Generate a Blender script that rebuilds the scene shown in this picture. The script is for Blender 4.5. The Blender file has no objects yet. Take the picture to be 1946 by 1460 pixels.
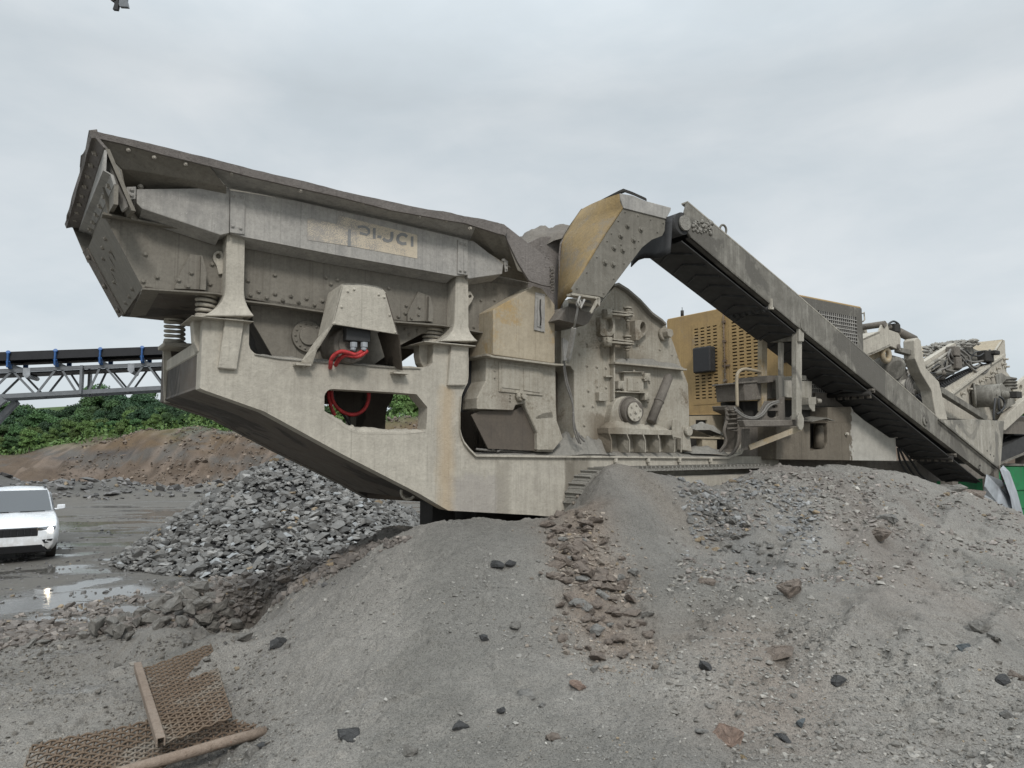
import bpy, bmesh, math, random
import numpy as np
from mathutils import Vector, Matrix
from mathutils.geometry import tessellate_polygon
random.seed(7); rng = np.random.default_rng(11)
scene = bpy.context.scene
COL = scene.collection
R = math.radians
# ------------------------------------------------------------------ camera
EYE = 2.9; PITCH = R(5.08); FP = 1350.0; CX, CY = 973.0, 730.0
cam_data = bpy.data.cameras.new('camera'); cam = bpy.data.objects.new('camera', cam_data); COL.objects.link(cam)
cam_data.sensor_width = 36.0; cam_data.lens = 36.0*FP/1946.0
cam_data.clip_start = 0.05; cam_data.clip_end = 3000
cam.location = (0, 0, EYE); cam.rotation_euler = (math.pi/2+PITCH, 0, 0)
scene.camera = cam
scene.view_settings.view_transform = 'Standard'; scene.view_settings.look = 'None'
scene.view_settings.exposure = 0.34; scene.view_settings.gamma = 1.0
scene.cycles.use_denoising = True
scene.cycles.max_bounces = 6
# ------------------------------------------------------------------ world and sun
SUN_EL, SUN_ROT = R(41), R(170)
w = bpy.data.worlds.new('World'); scene.world = w; w.use_nodes = True
nt = w.node_tree; nt.nodes.clear()
def wn(t, **k):
    n = nt.nodes.new(t)
    for a, b in k.items(): setattr(n, a, b)
    return n
out = wn('ShaderNodeOutputWorld'); bg = wn('ShaderNodeBackground'); bg.inputs['Strength'].default_value = 0.1
sky = wn('ShaderNodeTexSky', sky_type='NISHITA', sun_disc=False, sun_elevation=SUN_EL, sun_rotation=SUN_ROT)
tc = wn('ShaderNodeTexCoord'); sep = wn('ShaderNodeSeparateXYZ'); nt.links.new(tc.outputs['Generated'], sep.inputs[0])
mp = wn('ShaderNodeMapping'); mp.inputs['Scale'].default_value = (1.0, 1.0, 2.6); nt.links.new(tc.outputs['Generated'], mp.inputs[0])
n1 = wn('ShaderNodeTexNoise'); n1.inputs['Scale'].default_value = 1.7; n1.inputs['Detail'].default_value = 7; n1.inputs['Roughness'].default_value = .52; n1.inputs['Distortion'].default_value = .35
nt.links.new(mp.outputs[0], n1.inputs['Vector'])
n2 = wn('ShaderNodeTexNoise'); n2.inputs['Scale'].default_value = 5.5; n2.inputs['Detail'].default_value = 8; n2.inputs['Roughness'].default_value = .6; n2.inputs['Distortion'].default_value = .3
nt.links.new(mp.outputs[0], n2.inputs['Vector'])
mx = wn('ShaderNodeMath', operation='MULTIPLY_ADD'); nt.links.new(n2.outputs['Fac'], mx.inputs[0]); mx.inputs[1].default_value = .33
nt.links.new(n1.outputs['Fac'], mx.inputs[2])
cr = wn('ShaderNodeValToRGB'); e = cr.color_ramp.elements
e[0].position = .42; e[0].color = (5.45, 5.98, 6.32, 1); e[1].position = .88; e[1].color = (7.3, 7.7, 7.95, 1)
m_ = e.new(.62); m_.color = (6.0, 6.6, 7.0, 1)
nt.links.new(mx.outputs[0], cr.inputs[0])
# an overcast sky: even near the horizon, brighter towards the zenith
hr_ = wn('ShaderNodeValToRGB'); e2 = hr_.color_ramp.elements; e2[0].position = 0; e2[0].color = (.86,)*3+(1,); e2[1].position = 1; e2[1].color = (2.7,)*3+(1,)
k_ = e2.new(.45); k_.color = (.77,)*3+(1,); k_ = e2.new(.60); k_.color = (1.1,)*3+(1,); nt.links.new(sep.outputs['Z'], hr_.inputs[0])
hr = wn('ShaderNodeRGBToBW'); nt.links.new(hr_.outputs[0], hr.inputs[0])
vm = wn('ShaderNodeVectorMath', operation='SCALE'); nt.links.new(cr.outputs[0], vm.inputs[0]); nt.links.new(hr.outputs[0], vm.inputs['Scale'])
mix = wn('ShaderNodeMixRGB'); mix.inputs[0].default_value = .95
nt.links.new(sky.outputs[0], mix.inputs[1]); nt.links.new(vm.outputs[0], mix.inputs[2])
nt.links.new(mix.outputs[0], bg.inputs['Color']); nt.links.new(bg.outputs[0], out.inputs[0])
sd = bpy.data.lights.new('sun', 'SUN'); sd.energy = 1.5; sd.angle = R(12); sd.color = (1, .97, .93)
sun = bpy.data.objects.new('sun', sd); COL.objects.link(sun)
# sun_rotation is clockwise from +Y seen from above: direction towards the sun
sdir = Vector((math.sin(SUN_ROT)*math.cos(SUN_EL), math.cos(SUN_ROT)*math.cos(SUN_EL), math.sin(SUN_EL)))
sun.rotation_euler = sdir.to_track_quat('Z', 'Y').to_euler()
# ------------------------------------------------------------------ geometry of the place
FW = Vector((0, math.cos(PITCH), math.sin(PITCH))); UPV = Vector((0, -math.sin(PITCH), math.cos(PITCH))); RT = Vector((1, 0, 0))
EYEV = Vector((0, 0, EYE))
def ray(px, py): return FW + RT*((px-CX)/FP) + UPV*((CY-py)/FP)
def wY(px, py, Y):
    d = ray(px, py); return EYEV + d*(Y/d.y)
def wZ(px, py, z):
    d = ray(px, py); return EYEV + d*((z-EYE)/d.z)
YAW = math.atan2(.559, .829)
LV = Vector((math.cos(YAW), math.sin(YAW), 0)); CV = Vector((-math.sin(YAW), math.cos(YAW), 0))
ZB = 1.45
ORG = wY(383, 740, 6.0); ORG.z = ZB
def toL(p):
    q = p-ORG; return Vector((q.dot(LV), q.dot(CV), q.z))
def toW(p): return ORG + LV*p[0] + CV*p[1] + Vector((0, 0, p[2]))
E0 = toL(EYEV)
def rl(px, py):
    d = ray(px, py); return Vector((d.dot(LV), d.dot(CV), d.z))
def onC(px, py, c):
    d = rl(px, py); return E0 + d*((c-E0.y)/d.y)
def onL(px, py, l):
    d = rl(px, py); return E0 + d*((l-E0.x)/d.x)
# ------------------------------------------------------------------ node materials
class NT:
    def __init__(s, name):
        s.m = bpy.data.materials.new(name); s.m.use_nodes = True; s.t = s.m.node_tree
        s.b = s.t.nodes['Principled BSDF']; s.tc = s.t.nodes.new('ShaderNodeTexCoord')
    def n(s, t, **k):
        x = s.t.nodes.new(t)
        for a, b in k.items(): setattr(x, a, b)
        return x
    def l(s, a, b): s.t.links.new(a, b)
    def noise(s, scale, detail=4, rough=.55, dist=0, vec=None, map=None):
        x = s.n('ShaderNodeTexNoise'); x.inputs['Scale'].default_value = scale; x.inputs['Detail'].default_value = detail
        x.inputs['Roughness'].default_value = rough; x.inputs['Distortion'].default_value = dist
        v = vec or s.tc.outputs['Object']
        if map:
            q = s.n('ShaderNodeMapping'); q.inputs['Scale'].default_value = map; s.l(v, q.inputs[0]); v = q.outputs[0]
        s.l(v, x.inputs['Vector']); return x.outputs['Fac']
    def rng(s, v, a, b, c=0, d=1):
        x = s.n('ShaderNodeMapRange'); x.inputs['From Min'].default_value = a; x.inputs['From Max'].default_value = b
        x.inputs['To Min'].default_value = c; x.inputs['To Max'].default_value = d; s.l(v, x.inputs['Value']); return x.outputs[0]
    def mix(s, f, a, b, mode='MIX'):
        x = s.n('ShaderNodeMixRGB', blend_type=mode)
        for i, v in enumerate((f, a, b)):
            if isinstance(v, (int, float)): x.inputs[i].default_value = v
            elif isinstance(v, tuple): x.inputs[i].default_value = (*v, 1)
            else: s.l(v, x.inputs[i])
        return x.outputs[0]
    def math(s, op, a, b=0):
        x = s.n('ShaderNodeMath', operation=op)
        for i, v in enumerate((a, b)):
            if isinstance(v, (int, float)): x.inputs[i].default_value = v
            else: s.l(v, x.inputs[i])
        return x.outputs[0]
    def bump(s, h, st, dist=.01):
        x = s.n('ShaderNodeBump'); x.inputs['Strength'].default_value = st; x.inputs['Distance'].default_value = dist
        s.l(h, x.inputs['Height']); s.l(x.outputs[0], s.b.inputs['Normal'])
    def col(s, v):
        if isinstance(v, tuple): s.b.inputs['Base Color'].default_value = (*v, 1)
        else: s.l(v, s.b.inputs['Base Color'])
    def rough(s, v):
        if isinstance(v, (int, float)): s.b.inputs['Roughness'].default_value = v
        else: s.l(v, s.b.inputs['Roughness'])
def dusty(name, base, dark, under=None, uamt=.0, wet=None, wthr=.62, rough=.85, speck=.25, streak=.5, bump=.5, metal=0, bs=1.0, stains=False, tank=False, grime=False):
    """dried quarry dust over paint: patches, run marks, splashes, damp blotches"""
    s = NT(name)
    big = s.noise(1.3*bs, 6, .6, .4); mid = s.noise(7*bs, 5, .6); fine = s.noise(95, 3, .7)
    run = s.noise(1, 5, .65, .15, map=(13*bs, 13*bs, .75*bs)); run2 = s.noise(1, 4, .6, .1, map=(46*bs, 46*bs, 2.2*bs))
    f = s.math('ADD', s.math('MULTIPLY', big, .5), s.math('MULTIPLY', run, streak))
    f = s.math('ADD', f, s.math('MULTIPLY', run2, .22*streak*2))
    lo = .25+.36*streak; c = s.mix(s.rng(f, lo, lo+.36), base, dark)
    c = s.mix(s.rng(mid, .42, .68, 0, .35), c, tuple(min(1, x*1.22) for x in base))
    if under:
        u = s.noise(1.9*bs, 7, .68, .5); u2 = s.noise(38, 4, .7, 0)
        uu = s.math('ADD', s.math('MULTIPLY', u, .75), s.math('MULTIPLY', u2, .25))
        c = s.mix(s.rng(uu, .62-uamt*.35, .70-uamt*.28), c, under)
    if wet:
        wn_ = s.noise(.9*bs, 6, .58, .9, map=(1, 1, .55)); c = s.mix(s.rng(wn_, wthr, wthr+.03), c, wet)
    grain = s.noise(30, 5, .75); c = s.mix(s.rng(grain, .45, .62, 0, .32), c, tuple(x*.74 for x in dark))
    drip = s.noise(1, 3, .6, .1, map=(34, 34, .55)); c = s.mix(s.rng(drip, .60, .70, 0, .38), c, tuple(x*.62 for x in dark)); c = s.mix(s.rng(drip, .36, .28, 0, .3), c, tuple(min(1, x*1.25) for x in base))
    blot = s.noise(3.3, 7, .72, .8); c = s.mix(s.rng(blot, .56, .66, 0, .28), c, tuple(x*.72 for x in dark))
    if stains or tank or grime:
        sx = s.n('ShaderNodeSeparateXYZ'); s.l(s.tc.outputs['Object'], sx.inputs[0]); X_, Z_ = sx.outputs[0], sx.outputs[2]
        wob = s.math('ADD', s.math('MULTIPLY', s.math('SUBTRACT', s.noise(2.2, 5, .65, .3), .5), .9), s.math('MULTIPLY', s.math('SUBTRACT', run, .5), .5))
        def band(px, wpx, soft, amt, z_hi=None, z_lo=None):
            x0 = onC(px, 850, 0).x; wd = abs(onC(px+wpx, 850, 0).x-x0)
            d = s.math('ABSOLUTE', s.math('SUBTRACT', s.math('ADD', X_, s.math('MULTIPLY', wob, .35*wd/.3)), x0))
            k = s.rng(d, wd*(1-soft), wd, 1, 0)
            if z_hi: zz = onC(px, z_hi, 0).z; k = s.math('MULTIPLY', k, s.rng(s.math('ADD', Z_, s.math('MULTIPLY', wob, .5)), zz-.06, zz, 1, 0))
            if z_lo: zz = onC(px, z_lo, 0).z; k = s.math('MULTIPLY', k, s.rng(s.math('ADD', Z_, s.math('MULTIPLY', wob, .35)), zz, zz+.1, 0, 1))
            return s.math('MULTIPLY', k, amt)
    if stains:
        c = s.mix(band(848, 22, .8, .55, 735), c, (.40, .29, .17)); c = s.mix(band(905, 60, .5, .5, 900), c, (.29, .265, .25))
        c = s.mix(band(1082, 12, .35, .85, 865), c, (.18, .16, .13)); c = s.mix(band(1100, 24, .3, .7, 862, 915), c, (.17, .15, .12)); c = s.mix(band(955, 18, .5, .5, 868), c, (.24, .215, .175))
        c = s.mix(band(450, 45, .5, .5, 735, 690), c, (.24, .23, .225))
    if grime:
        c = s.mix(band(1150, 34, .8, .75, 780), c, (.15, .12, .085)); c = s.mix(band(1200, 60, .5, .5, 655, 690), c, (.20, .165, .12)); c = s.mix(band(955, 22, .6, .6, 745), c, (.24, .21, .17)); c = s.mix(band(1240, 40, .6, .45, 560, 640), c, (.22, .19, .15))
    if tank:
        x0 = onC(1622, 850, -.25).x; k = s.rng(s.math('ADD', X_, s.math('MULTIPLY', wob, .9)), x0, x0+.03, 0, 1); c = s.mix(k, c, s.mix(s.rng(mid, .35, .65), (.47, .45, .40), (.38, .36, .32)))
    sp = s.rng(fine, .60, .74, 0, speck); c = s.mix(sp, c, tuple(x*.45 for x in base))
    sp2 = s.rng(s.noise(60, 2, .5, 0, map=(1, 1, .8)), .66, .74, 0, speck); c = s.mix(sp2, c, tuple(min(1, x*1.35) for x in base))
    s.col(c); s.rough(s.rng(mid, .3, .7, rough-.12, min(1, rough+.1))); s.b.inputs['Metallic'].default_value = metal
    s.b.inputs['Specular IOR Level'].default_value = .25
    h = s.math('ADD', s.math('MULTIPLY', fine, .5), s.math('MULTIPLY', mid, 1.6)); h = s.math('ADD', h, s.math('MULTIPLY', grain, 1.2))
    s.bump(h, bump, .006); return s.m
M = {}
M['frame'] = dusty('dust_coated_steel', (.49, .455, .385), (.35, .32, .27), speck=.26, streak=.6, bump=.9, stains=True)
M['beam'] = dusty('dusty_grey_steel', (.41, .39, .355), (.25, .24, .225), under=(.44, .41, .35), uamt=.05, speck=.4, streak=.6, bump=.45)
M['side'] = dusty('dusty_trough_steel', (.22, .202, .17), (.15, .135, .112), speck=.22, bump=.4)
M['under'] = dusty('damp_and_shaded_steel', (.12, .10, .08), (.095, .08, .066), wet=(.045, .038, .031), wthr=.55, speck=.15, rough=.7, bump=.3)  # damp undersides; far and inner plates wear it too, shade put into their colour
M['crush'] = dusty('crusher_body_steel', (.42, .39, .33), (.27, .24, .19), under=(.17, .135, .095), uamt=.16, speck=.4, bump=.9, grime=True)
M['yellow'] = dusty('dusty_yellow_panel', (.40, .345, .26), (.32, .27, .195), under=(.36, .255, .125), uamt=.18, speck=.2, bump=.35)
M['cab'] = dusty('yellow_cabinet_paint', (.38, .26, .115), (.31, .21, .10), under=(.28, .225, .16), uamt=.16, speck=.18, streak=.6, bump=.2, rough=.6)
M['chute'] = dusty('worn_yellow_plate', (.27, .19, .085), (.20, .145, .075), under=(.19, .16, .12), uamt=.26, speck=.7, bump=.9, rough=.7)
M['chute_side'] = dusty('grey_chute_side', (.22, .205, .175), (.15, .138, .115), speck=.3, streak=.8, bump=.5)
M['rim'] = dusty('worn_rim_steel', (.20, .18, .165), (.14, .125, .115), speck=.5, bump=1.2, rough=.8)
M['conv'] = dusty('conveyor_side_steel', (.30, .285, .25), (.15, .14, .12), wet=(.12, .112, .098), wthr=.52, speck=.35, streak=1.0, bump=.5)
M['conv_light'] = dusty('conveyor_tail_steel', (.43, .405, .355), (.27, .25, .21), wet=(.17, .16, .14), wthr=.53, speck=.3, streak=.9, bump=.5)
M['mudsteel'] = dusty('mud_splashed_steel', (.19, .17, .145), (.125, .11, .095), under=(.33, .30, .25), uamt=.1, speck=.4, bump=1.2)
M['tank'] = dusty('splashed_tank_steel', (.19, .165, .13), (.13, .11, .085), under=(.25, .215, .16), uamt=.05, speck=.4, bump=1.0, tank=True)
M['dark'] = dusty('oily_steel_and_dark_recess', (.05, .047, .042), (.035, .032, .03), speck=.2, bump=.5)  # oily parts; cabinet core and hole discs carry inner shade in this colour
M['clay'] = dusty('packed_dust', (.27, .255, .225), (.21, .2, .18), speck=.6, streak=.2, bump=2.0)
def simple(name, c, rough=.6, metal=0, var=.2, sc=20, bump=.2, spec=.4):
    s = NT(name); f = s.noise(sc, 5, .6)
    s.col(s.mix(s.rng(f, .35, .7), tuple(x*(1-var) for x in c), tuple(min(1, x*(1+var)) for x in c)))
    s.rough(s.rng(f, .3, .7, max(.02, rough-.1), min(1, rough+.12))); s.b.inputs['Metallic'].default_value = metal
    s.b.inputs['Specular IOR Level'].default_value = spec
    if bump: s.bump(f, bump, .004)
    return s.m
M['rubber'] = simple('black_rubber', (.028, .028, .029), .65, sc=30, bump=.5)
M['belt'] = simple('dusty_belt_rubber', (.045, .044, .043), .75, var=.35, sc=9, bump=.6)
M['blackbelt'] = simple('clean_black_belt', (.014, .014, .016), .5, sc=6)
M['red'] = simple('red_hose', (.40, .035, .035), .5, var=.35, sc=26, bump=.3)
M['hose'] = simple('dusty_hose', (.17, .16, .145), .7, sc=30)
M['blackhose'] = simple('black_hose', (.035, .035, .035), .5, sc=30)
M['bluesteel'] = simple('blue_idler_paint', (.03, .10, .27), .45, sc=14)
M['truss'] = simple('grey_truss_paint', (.155, .165, .175), .5, sc=8, var=.12)
M['green'] = simple('green_machine_paint', (.01, .17, .055), .5, sc=5, var=.3)
M['sheet'] = simple('dull_galvanised_sheet', (.33, .35, .37), .5, var=.25, sc=5)
M['bolt'] = simple('dusty_bolt', (.33, .30, .255), .8, sc=60)
M['rusty'] = dusty('rusty_wire', (.155, .115, .082), (.08, .05, .035), under=(.24, .215, .18), uamt=.3, speck=.5, streak=.1, bump=1.0)
M['rustbar'] = dusty('rusty_edge_bar', (.25, .20, .16), (.17, .12, .085), under=(.28, .11, .06), uamt=.05, speck=.5, streak=.1, bump=1.4)
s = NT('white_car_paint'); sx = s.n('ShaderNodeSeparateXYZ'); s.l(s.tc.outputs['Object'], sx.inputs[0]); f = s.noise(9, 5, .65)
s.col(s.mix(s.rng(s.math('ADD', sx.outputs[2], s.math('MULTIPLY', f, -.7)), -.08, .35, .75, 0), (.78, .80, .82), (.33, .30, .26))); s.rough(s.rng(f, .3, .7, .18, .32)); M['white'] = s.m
M['carblack'] = simple('black_car_plastic', (.012, .012, .013), .45, sc=30, bump=0)
M['grille'] = simple('satin_grille', (.03, .03, .033), .3, sc=30, bump=0)
M['tyre'] = simple('muddy_tyre', (.05, .045, .04), .85, sc=12)
M['chrome'] = simple('lamp_reflector', (.55, .56, .58), .2, metal=1, sc=10, bump=0)
s = NT('windscreen_glass'); s.col((.03, .035, .04)); s.rough(.03); s.b.inputs['Specular IOR Level'].default_value = .9; M['glass'] = s.m
s = NT('lit_headlamp'); s.col((1, .9, .7)); s.b.inputs['Emission Color'].default_value = (1, .84, .6, 1); s.b.inputs['Emission Strength'].default_value = 14; M['lamp'] = s.m
# ------------------------------------------------------------------ mesh builder
class P:
    """collects shapes in the local coordinates of a thing, then links ONE mesh object"""
    def __init__(s): s.v = []; s.f = []; s.sm = []
    def add(s, vs, fs, smooth=False):
        o = len(s.v); s.v += [tuple(x) for x in vs]; s.f += [tuple(i+o for i in f) for f in fs]; s.sm += [smooth]*len(fs); return s
    def poly3(s, pts, vec, holes=()):
        loops = [list(pts)]+[list(h) for h in holes]; vec = Vector(vec); pts = [Vector(p) for p in pts]
        tri = tessellate_polygon([[Vector(p) for p in lp] for lp in loops])
        flat = [Vector(p) for lp in loops for p in lp]; n = len(flat)
        nn = Vector((0, 0, 0))
        for i in range(len(pts)): nn += pts[i].cross(pts[(i+1) % len(pts)])
        sgn = nn.dot(vec)
        fs = []
        for t in tri:
            a, b, c_ = flat[t[0]], flat[t[1]], flat[t[2]]
            fl = ((b-a).cross(c_-a)).dot(vec)
            fs.append(tuple(t) if fl < 0 else tuple(reversed(t)))
            fs.append(tuple(i+n for i in (tuple(reversed(t)) if fl < 0 else tuple(t))))
        o = 0
        for k, lp in enumerate(loops):
            m = len(lp)
            area = Vector((0, 0, 0))
            L2 = [Vector(p) for p in lp]
            for i in range(m): area += L2[i].cross(L2[(i+1) % m])
            ccw = area.dot(vec) > 0
            if k: ccw = not ccw
            for i in range(m):
                a, b = o+i, o+(i+1) % m
                fs.append((a, b, b+n, a+n) if ccw else (b, a, a+n, b+n))
            o += m
        return s.add(flat+[p+vec for p in flat], fs)
    def plate(s, c, th, pts, holes=()):
        return s.poly3([onC(x, y, c) for x, y in pts], (0, th, 0), [[onC(x, y, c) for x, y in h] for h in holes])
    def endplate(s, l, th, pts, holes=()):
        return s.poly3([onL(x, y, l) for x, y in pts], (th, 0, 0), [[onL(x, y, l) for x, y in h] for h in holes])
    def loft(s, A, ca, B, cb):
        a = [onC(x, y, ca) for x, y in A]; b = [onC(x, y, cb) for x, y in B]; return s.loft3(a, b)
    def loft3(s, a, b, caps=True):
        n = len(a); fs = [(i, (i+1) % n, (i+1) % n+n, i+n) for i in range(n)]
        if caps: fs += [tuple(range(n-1, -1, -1)), tuple(range(n, 2*n))]
        return s.add(list(a)+list(b), fs)
    def sheet(s, A, B, th):
        """strip between two polylines of 3d points, thickened by vector th"""
        n = len(A); th = Vector(th); vs = [Vector(p) for p in A]+[Vector(p) for p in B]; vs += [p+th for p in vs]; m = 2*n; fs = []
        for i in range(n-1):
            fs += [(i, i+1, n+i+1, n+i), (m+i+1, m+i, m+n+i, m+n+i+1), (i+1, i, m+i, m+i+1), (n+i, n+i+1, m+n+i+1, m+n+i)]
        fs += [(0, n, m+n, m), (2*n-1, n-1, m+n-1, m+2*n-1)]
        return s.add(vs, fs)
    def box(s, a, b):
        x0, y0, z0 = a; x1, y1, z1 = b
        return s.add([(x0, y0, z0), (x1, y0, z0), (x1, y1, z0), (x0, y1, z0), (x0, y0, z1), (x1, y0, z1), (x1, y1, z1), (x0, y1, z1)],
                     [(0, 3, 2, 1), (4, 5, 6, 7), (0, 1, 5, 4), (1, 2, 6, 5), (2, 3, 7, 6), (3, 0, 4, 7)])
    def bar(s, p, q, w, h, up=(0, 0, 1)):
        p, q = Vector(p), Vector(q); d = (q-p).normalized(); u = Vector(up); sd_ = d.cross(u)
        if sd_.length < 1e-4: sd_ = d.cross(Vector((1, 0, 0)))
        sd_.normalize(); u = sd_.cross(d).normalized(); a = sd_*w/2; b = u*h/2
        return s.loft3([p-a-b, p+a-b, p+a+b, p-a+b], [q-a-b, q+a-b, q+a+b, q-a+b])
    def cyl(s, p, q, r, n=16, r2=None, smooth=True):
        p, q = Vector(p), Vector(q); d = (q-p).normalized(); u = d.orthogonal().normalized(); v = d.cross(u); r2 = r if r2 is None else r2
        A = [p+(u*math.cos(t)+v*math.sin(t))*r for t in [2*math.pi*i/n for i in range(n)]]
        B = [q+(u*math.cos(t)+v*math.sin(t))*r2 for t in [2*math.pi*i/n for i in range(n)]]
        o = [(i, (i+1) % n, (i+1) % n+n, i+n) for i in range(n)]
        s.add(A+B, o, smooth); k = len(s.v)-2*n
        s.f += [tuple(k+i for i in range(n-1, -1, -1)), tuple(k+n+i for i in range(n))]; s.sm += [False, False]; return s
    def tube(s, pts, r, n=8, closed=False):
        pts = [Vector(p) for p in pts]; m = len(pts); rings = []; u = None
        for i in range(m):
            a = pts[i-1] if (i or closed) else pts[0]; b = pts[(i+1) % m] if (i < m-1 or closed) else pts[-1]
            d = (b-a).normalized()
            u = d.orthogonal().normalized() if u is None else (u-d*u.dot(d)).normalized()
            v = d.cross(u); rings.append([pts[i]+(u*math.cos(2*math.pi*k/n)+v*math.sin(2*math.pi*k/n))*r for k in range(n)])
        vs = [x for rg in rings for x in rg]; fs = []
        for i in range(m if closed else m-1):
            for k in range(n):
                j = (i+1) % m; fs.append((i*n+k, i*n+(k+1) % n, j*n+(k+1) % n, j*n+k))
        if not closed: fs += [tuple(range(n-1, -1, -1)), tuple((m-1)*n+i for i in range(n))]
        return s.add(vs, fs, True)
    def ring(s, c, axis, r, rt, n=20, k=8):
        c = Vector(c); ax = Vector(axis).normalized(); u = ax.orthogonal().normalized(); v = ax.cross(u)
        return s.tube([c+(u*math.cos(2*math.pi*i/n)+v*math.sin(2*math.pi*i/n))*r for i in range(n)], rt, k, True)
    def bolt(s, p, nrm, r=.014):
        p = Vector(p); nrm = Vector(nrm).normalized()
        s.cyl(p-nrm*.004, p+nrm*r*.35, r*1.45, 10, r*1.35); s.cyl(p+nrm*r*.35, p+nrm*r*1.15, r, 6, r*.85, False); return s
    def bolts(s, c, pts, r=.014):
        for x, y in pts: s.bolt(onC(x, y, c), (0, -1, 0), r)
        return s
    def build(s, name, mat, parent=None, label=None, bevel=0, smooth=False, seg=1):
        me = bpy.data.meshes.new(name); me.from_pydata(s.v, [], s.f)
        sm = s.sm if not smooth else [True]*len(s.f)
        me.polygons.foreach_set('use_smooth', sm)
        me.update(); me.materials.append(M[mat] if isinstance(mat, str) else mat)
        o = bpy.data.objects.new(name, me); COL.objects.link(o)
        if parent is not None: o.parent = parent
        if label: o['label'] = label
        if bevel:
            wm = o.modifiers.new('weld', 'WELD'); wm.merge_threshold = 1e-5
            b = o.modifiers.new('bevel', 'BEVEL'); b.width = bevel; b.segments = seg; b.limit_method = 'ANGLE'; b.angle_limit = R(35); b.use_clamp_overlap = True
        return o
def tag(o, label=None, cat=None, group=None, kind=None):
    for k, v in (('label', label), ('category', cat), ('group', group), ('kind', kind)):
        if v: o[k] = v
    return o
def empty(name, loc, rz=0):
    o = bpy.data.objects.new(name, None); COL.objects.link(o); o.location = loc; o.rotation_euler = (0, 0, rz); o.empty_display_size = .3; return o
def arc(cx, cy, r, a0, a1, n): return [(cx+r*math.cos(R(a0+(a1-a0)*i/n)), cy+r*math.sin(R(a0+(a1-a0)*i/n))) for i in range(n+1)]
def lerp2(a, b, t): return (a[0]+(b[0]-a[0])*t, a[1]+(b[1]-a[1])*t)
def row(a, b, n): return [lerp2(a, b, i/(n-1)) for i in range(n)]
def Z(ox, oy, sc, pts): return [(ox+x/sc, oy+y/sc) for x, y in pts]
# ------------------------------------------------------------------ noise
def _h(ix, iy, sd):
    h = (ix.astype(np.int64)*374761393 + iy.astype(np.int64)*668265263 + sd*1442695041) & 0xffffffff
    h = ((h ^ (h >> 13))*1274126177) & 0xffffffff
    return ((h ^ (h >> 16)) & 0xffff)/65535.0
def vnoise(x, y, sd=0):
    ix, iy = np.floor(x), np.floor(y); fx, fy = x-ix, y-iy; fx = fx*fx*(3-2*fx); fy = fy*fy*(3-2*fy)
    a, b, c, d = _h(ix, iy, sd), _h(ix+1, iy, sd), _h(ix, iy+1, sd), _h(ix+1, iy+1, sd)
    return (a+(b-a)*fx)*(1-fy)+(c+(d-c)*fx)*fy
def fbm(x, y, o=4, sd=0, g=.5):
    t = 0; a = 1; n = 0
    for i in range(o): t = t+a*(vnoise(x*2**i+i*17.3, y*2**i-i*9.1, sd+i)-.5); n += a; a *= g
    return t/n*2
def sstep(a, b, x): t = np.clip((x-a)/(b-a), 0, 1); return t*t*(3-2*t)
# ------------------------------------------------------------------ height field
CTRL = []
def cp(px, py, Y): p = wY(px, py, Y); CTRL.append((p.x, p.y, p.z))
for a in [(1946, 1460, 3.6), (1400, 1460, 3.6), (1000, 1460, 3.7), (700, 1460, 3.9), (520, 1460, 4.25), (300, 1460, 4.7), (0, 1460, 4.9),
          (1205, 888, 8.2), (1250, 899, 8.25), (1290, 914, 8.4), (1230, 940, 7.6), (1165, 883, 8.1), (1143, 897, 7.95), (1118, 928, 7.85), (1098, 963, 7.8), (1180, 960, 7.2), (980, 990, 7.55), (850, 988, 7.05), (780, 1003, 6.85), (640, 1100, 6.8), (560, 1160, 6.5), (440, 1250, 6.1), (400, 1310, 5.6), (470, 1400, 4.9),
          (60, 1430, 5.05), (250, 1370, 5.45), (350, 1240, 6.5), (0, 1300, 6.6), (200, 1280, 6.6), (0, 1185, 9.3), (200, 1200, 8.6), (330, 1165, 8.8), (450, 1140, 8.9), (560, 1090, 9.3), (690, 1035, 9.0), (745, 1003, 8.6),
          (500, 1190, 6.8), (560, 1125, 7.3), (640, 1068, 7.7), (600, 1090, 8.4), (520, 1150, 7.8), (430, 1218, 7.0), (350, 1218, 7.7), (270, 1228, 7.7), (700, 1045, 7.9), (1320, 935, 8.7), (1460, 893, 9.2), (1580, 887, 10.0), (1700, 907, 10.8), (1860, 937, 11.6), (1946, 1002, 11.0),
          (900, 1200, 5.15), (1250, 1200, 5.4), (1600, 1150, 5.6), (1200, 1050, 6.55), (1290, 1000, 7.4), (700, 1250, 5.15), (1900, 1100, 6.9), (1750, 990, 8.3)]: cp(*a)
CTRL += [(-2.5, 1.5, .9), (2.5, 1.0, 1.2), (6, 2, 1.0), (-5, 2.5, .5), (-8, 5, .3), (-9, 9, .2), (0, -3, 1.0), (-8, -3, .4), (9, -2, .6), (8.5, 6.5, 1.2), (10.5, 9.5, .9), (12.5, 13, .6), (12, 8, .3), (14, 12, .3)]
for x in (-12, -9, -6.5, -4.2): CTRL.append((x, 11.3, .03)); CTRL.append((x, 13.5, 0)); CTRL.append((x, 16.5, 0))
CTRL += [(-2.6, 11.0, .55), (-1.6, 12.5, .4), (-3, 14, 0), (0, 16.5, .1), (4, 18, .2), (-8.0, 10.3, .12), (-5.3, 10.3, .25)]
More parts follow.
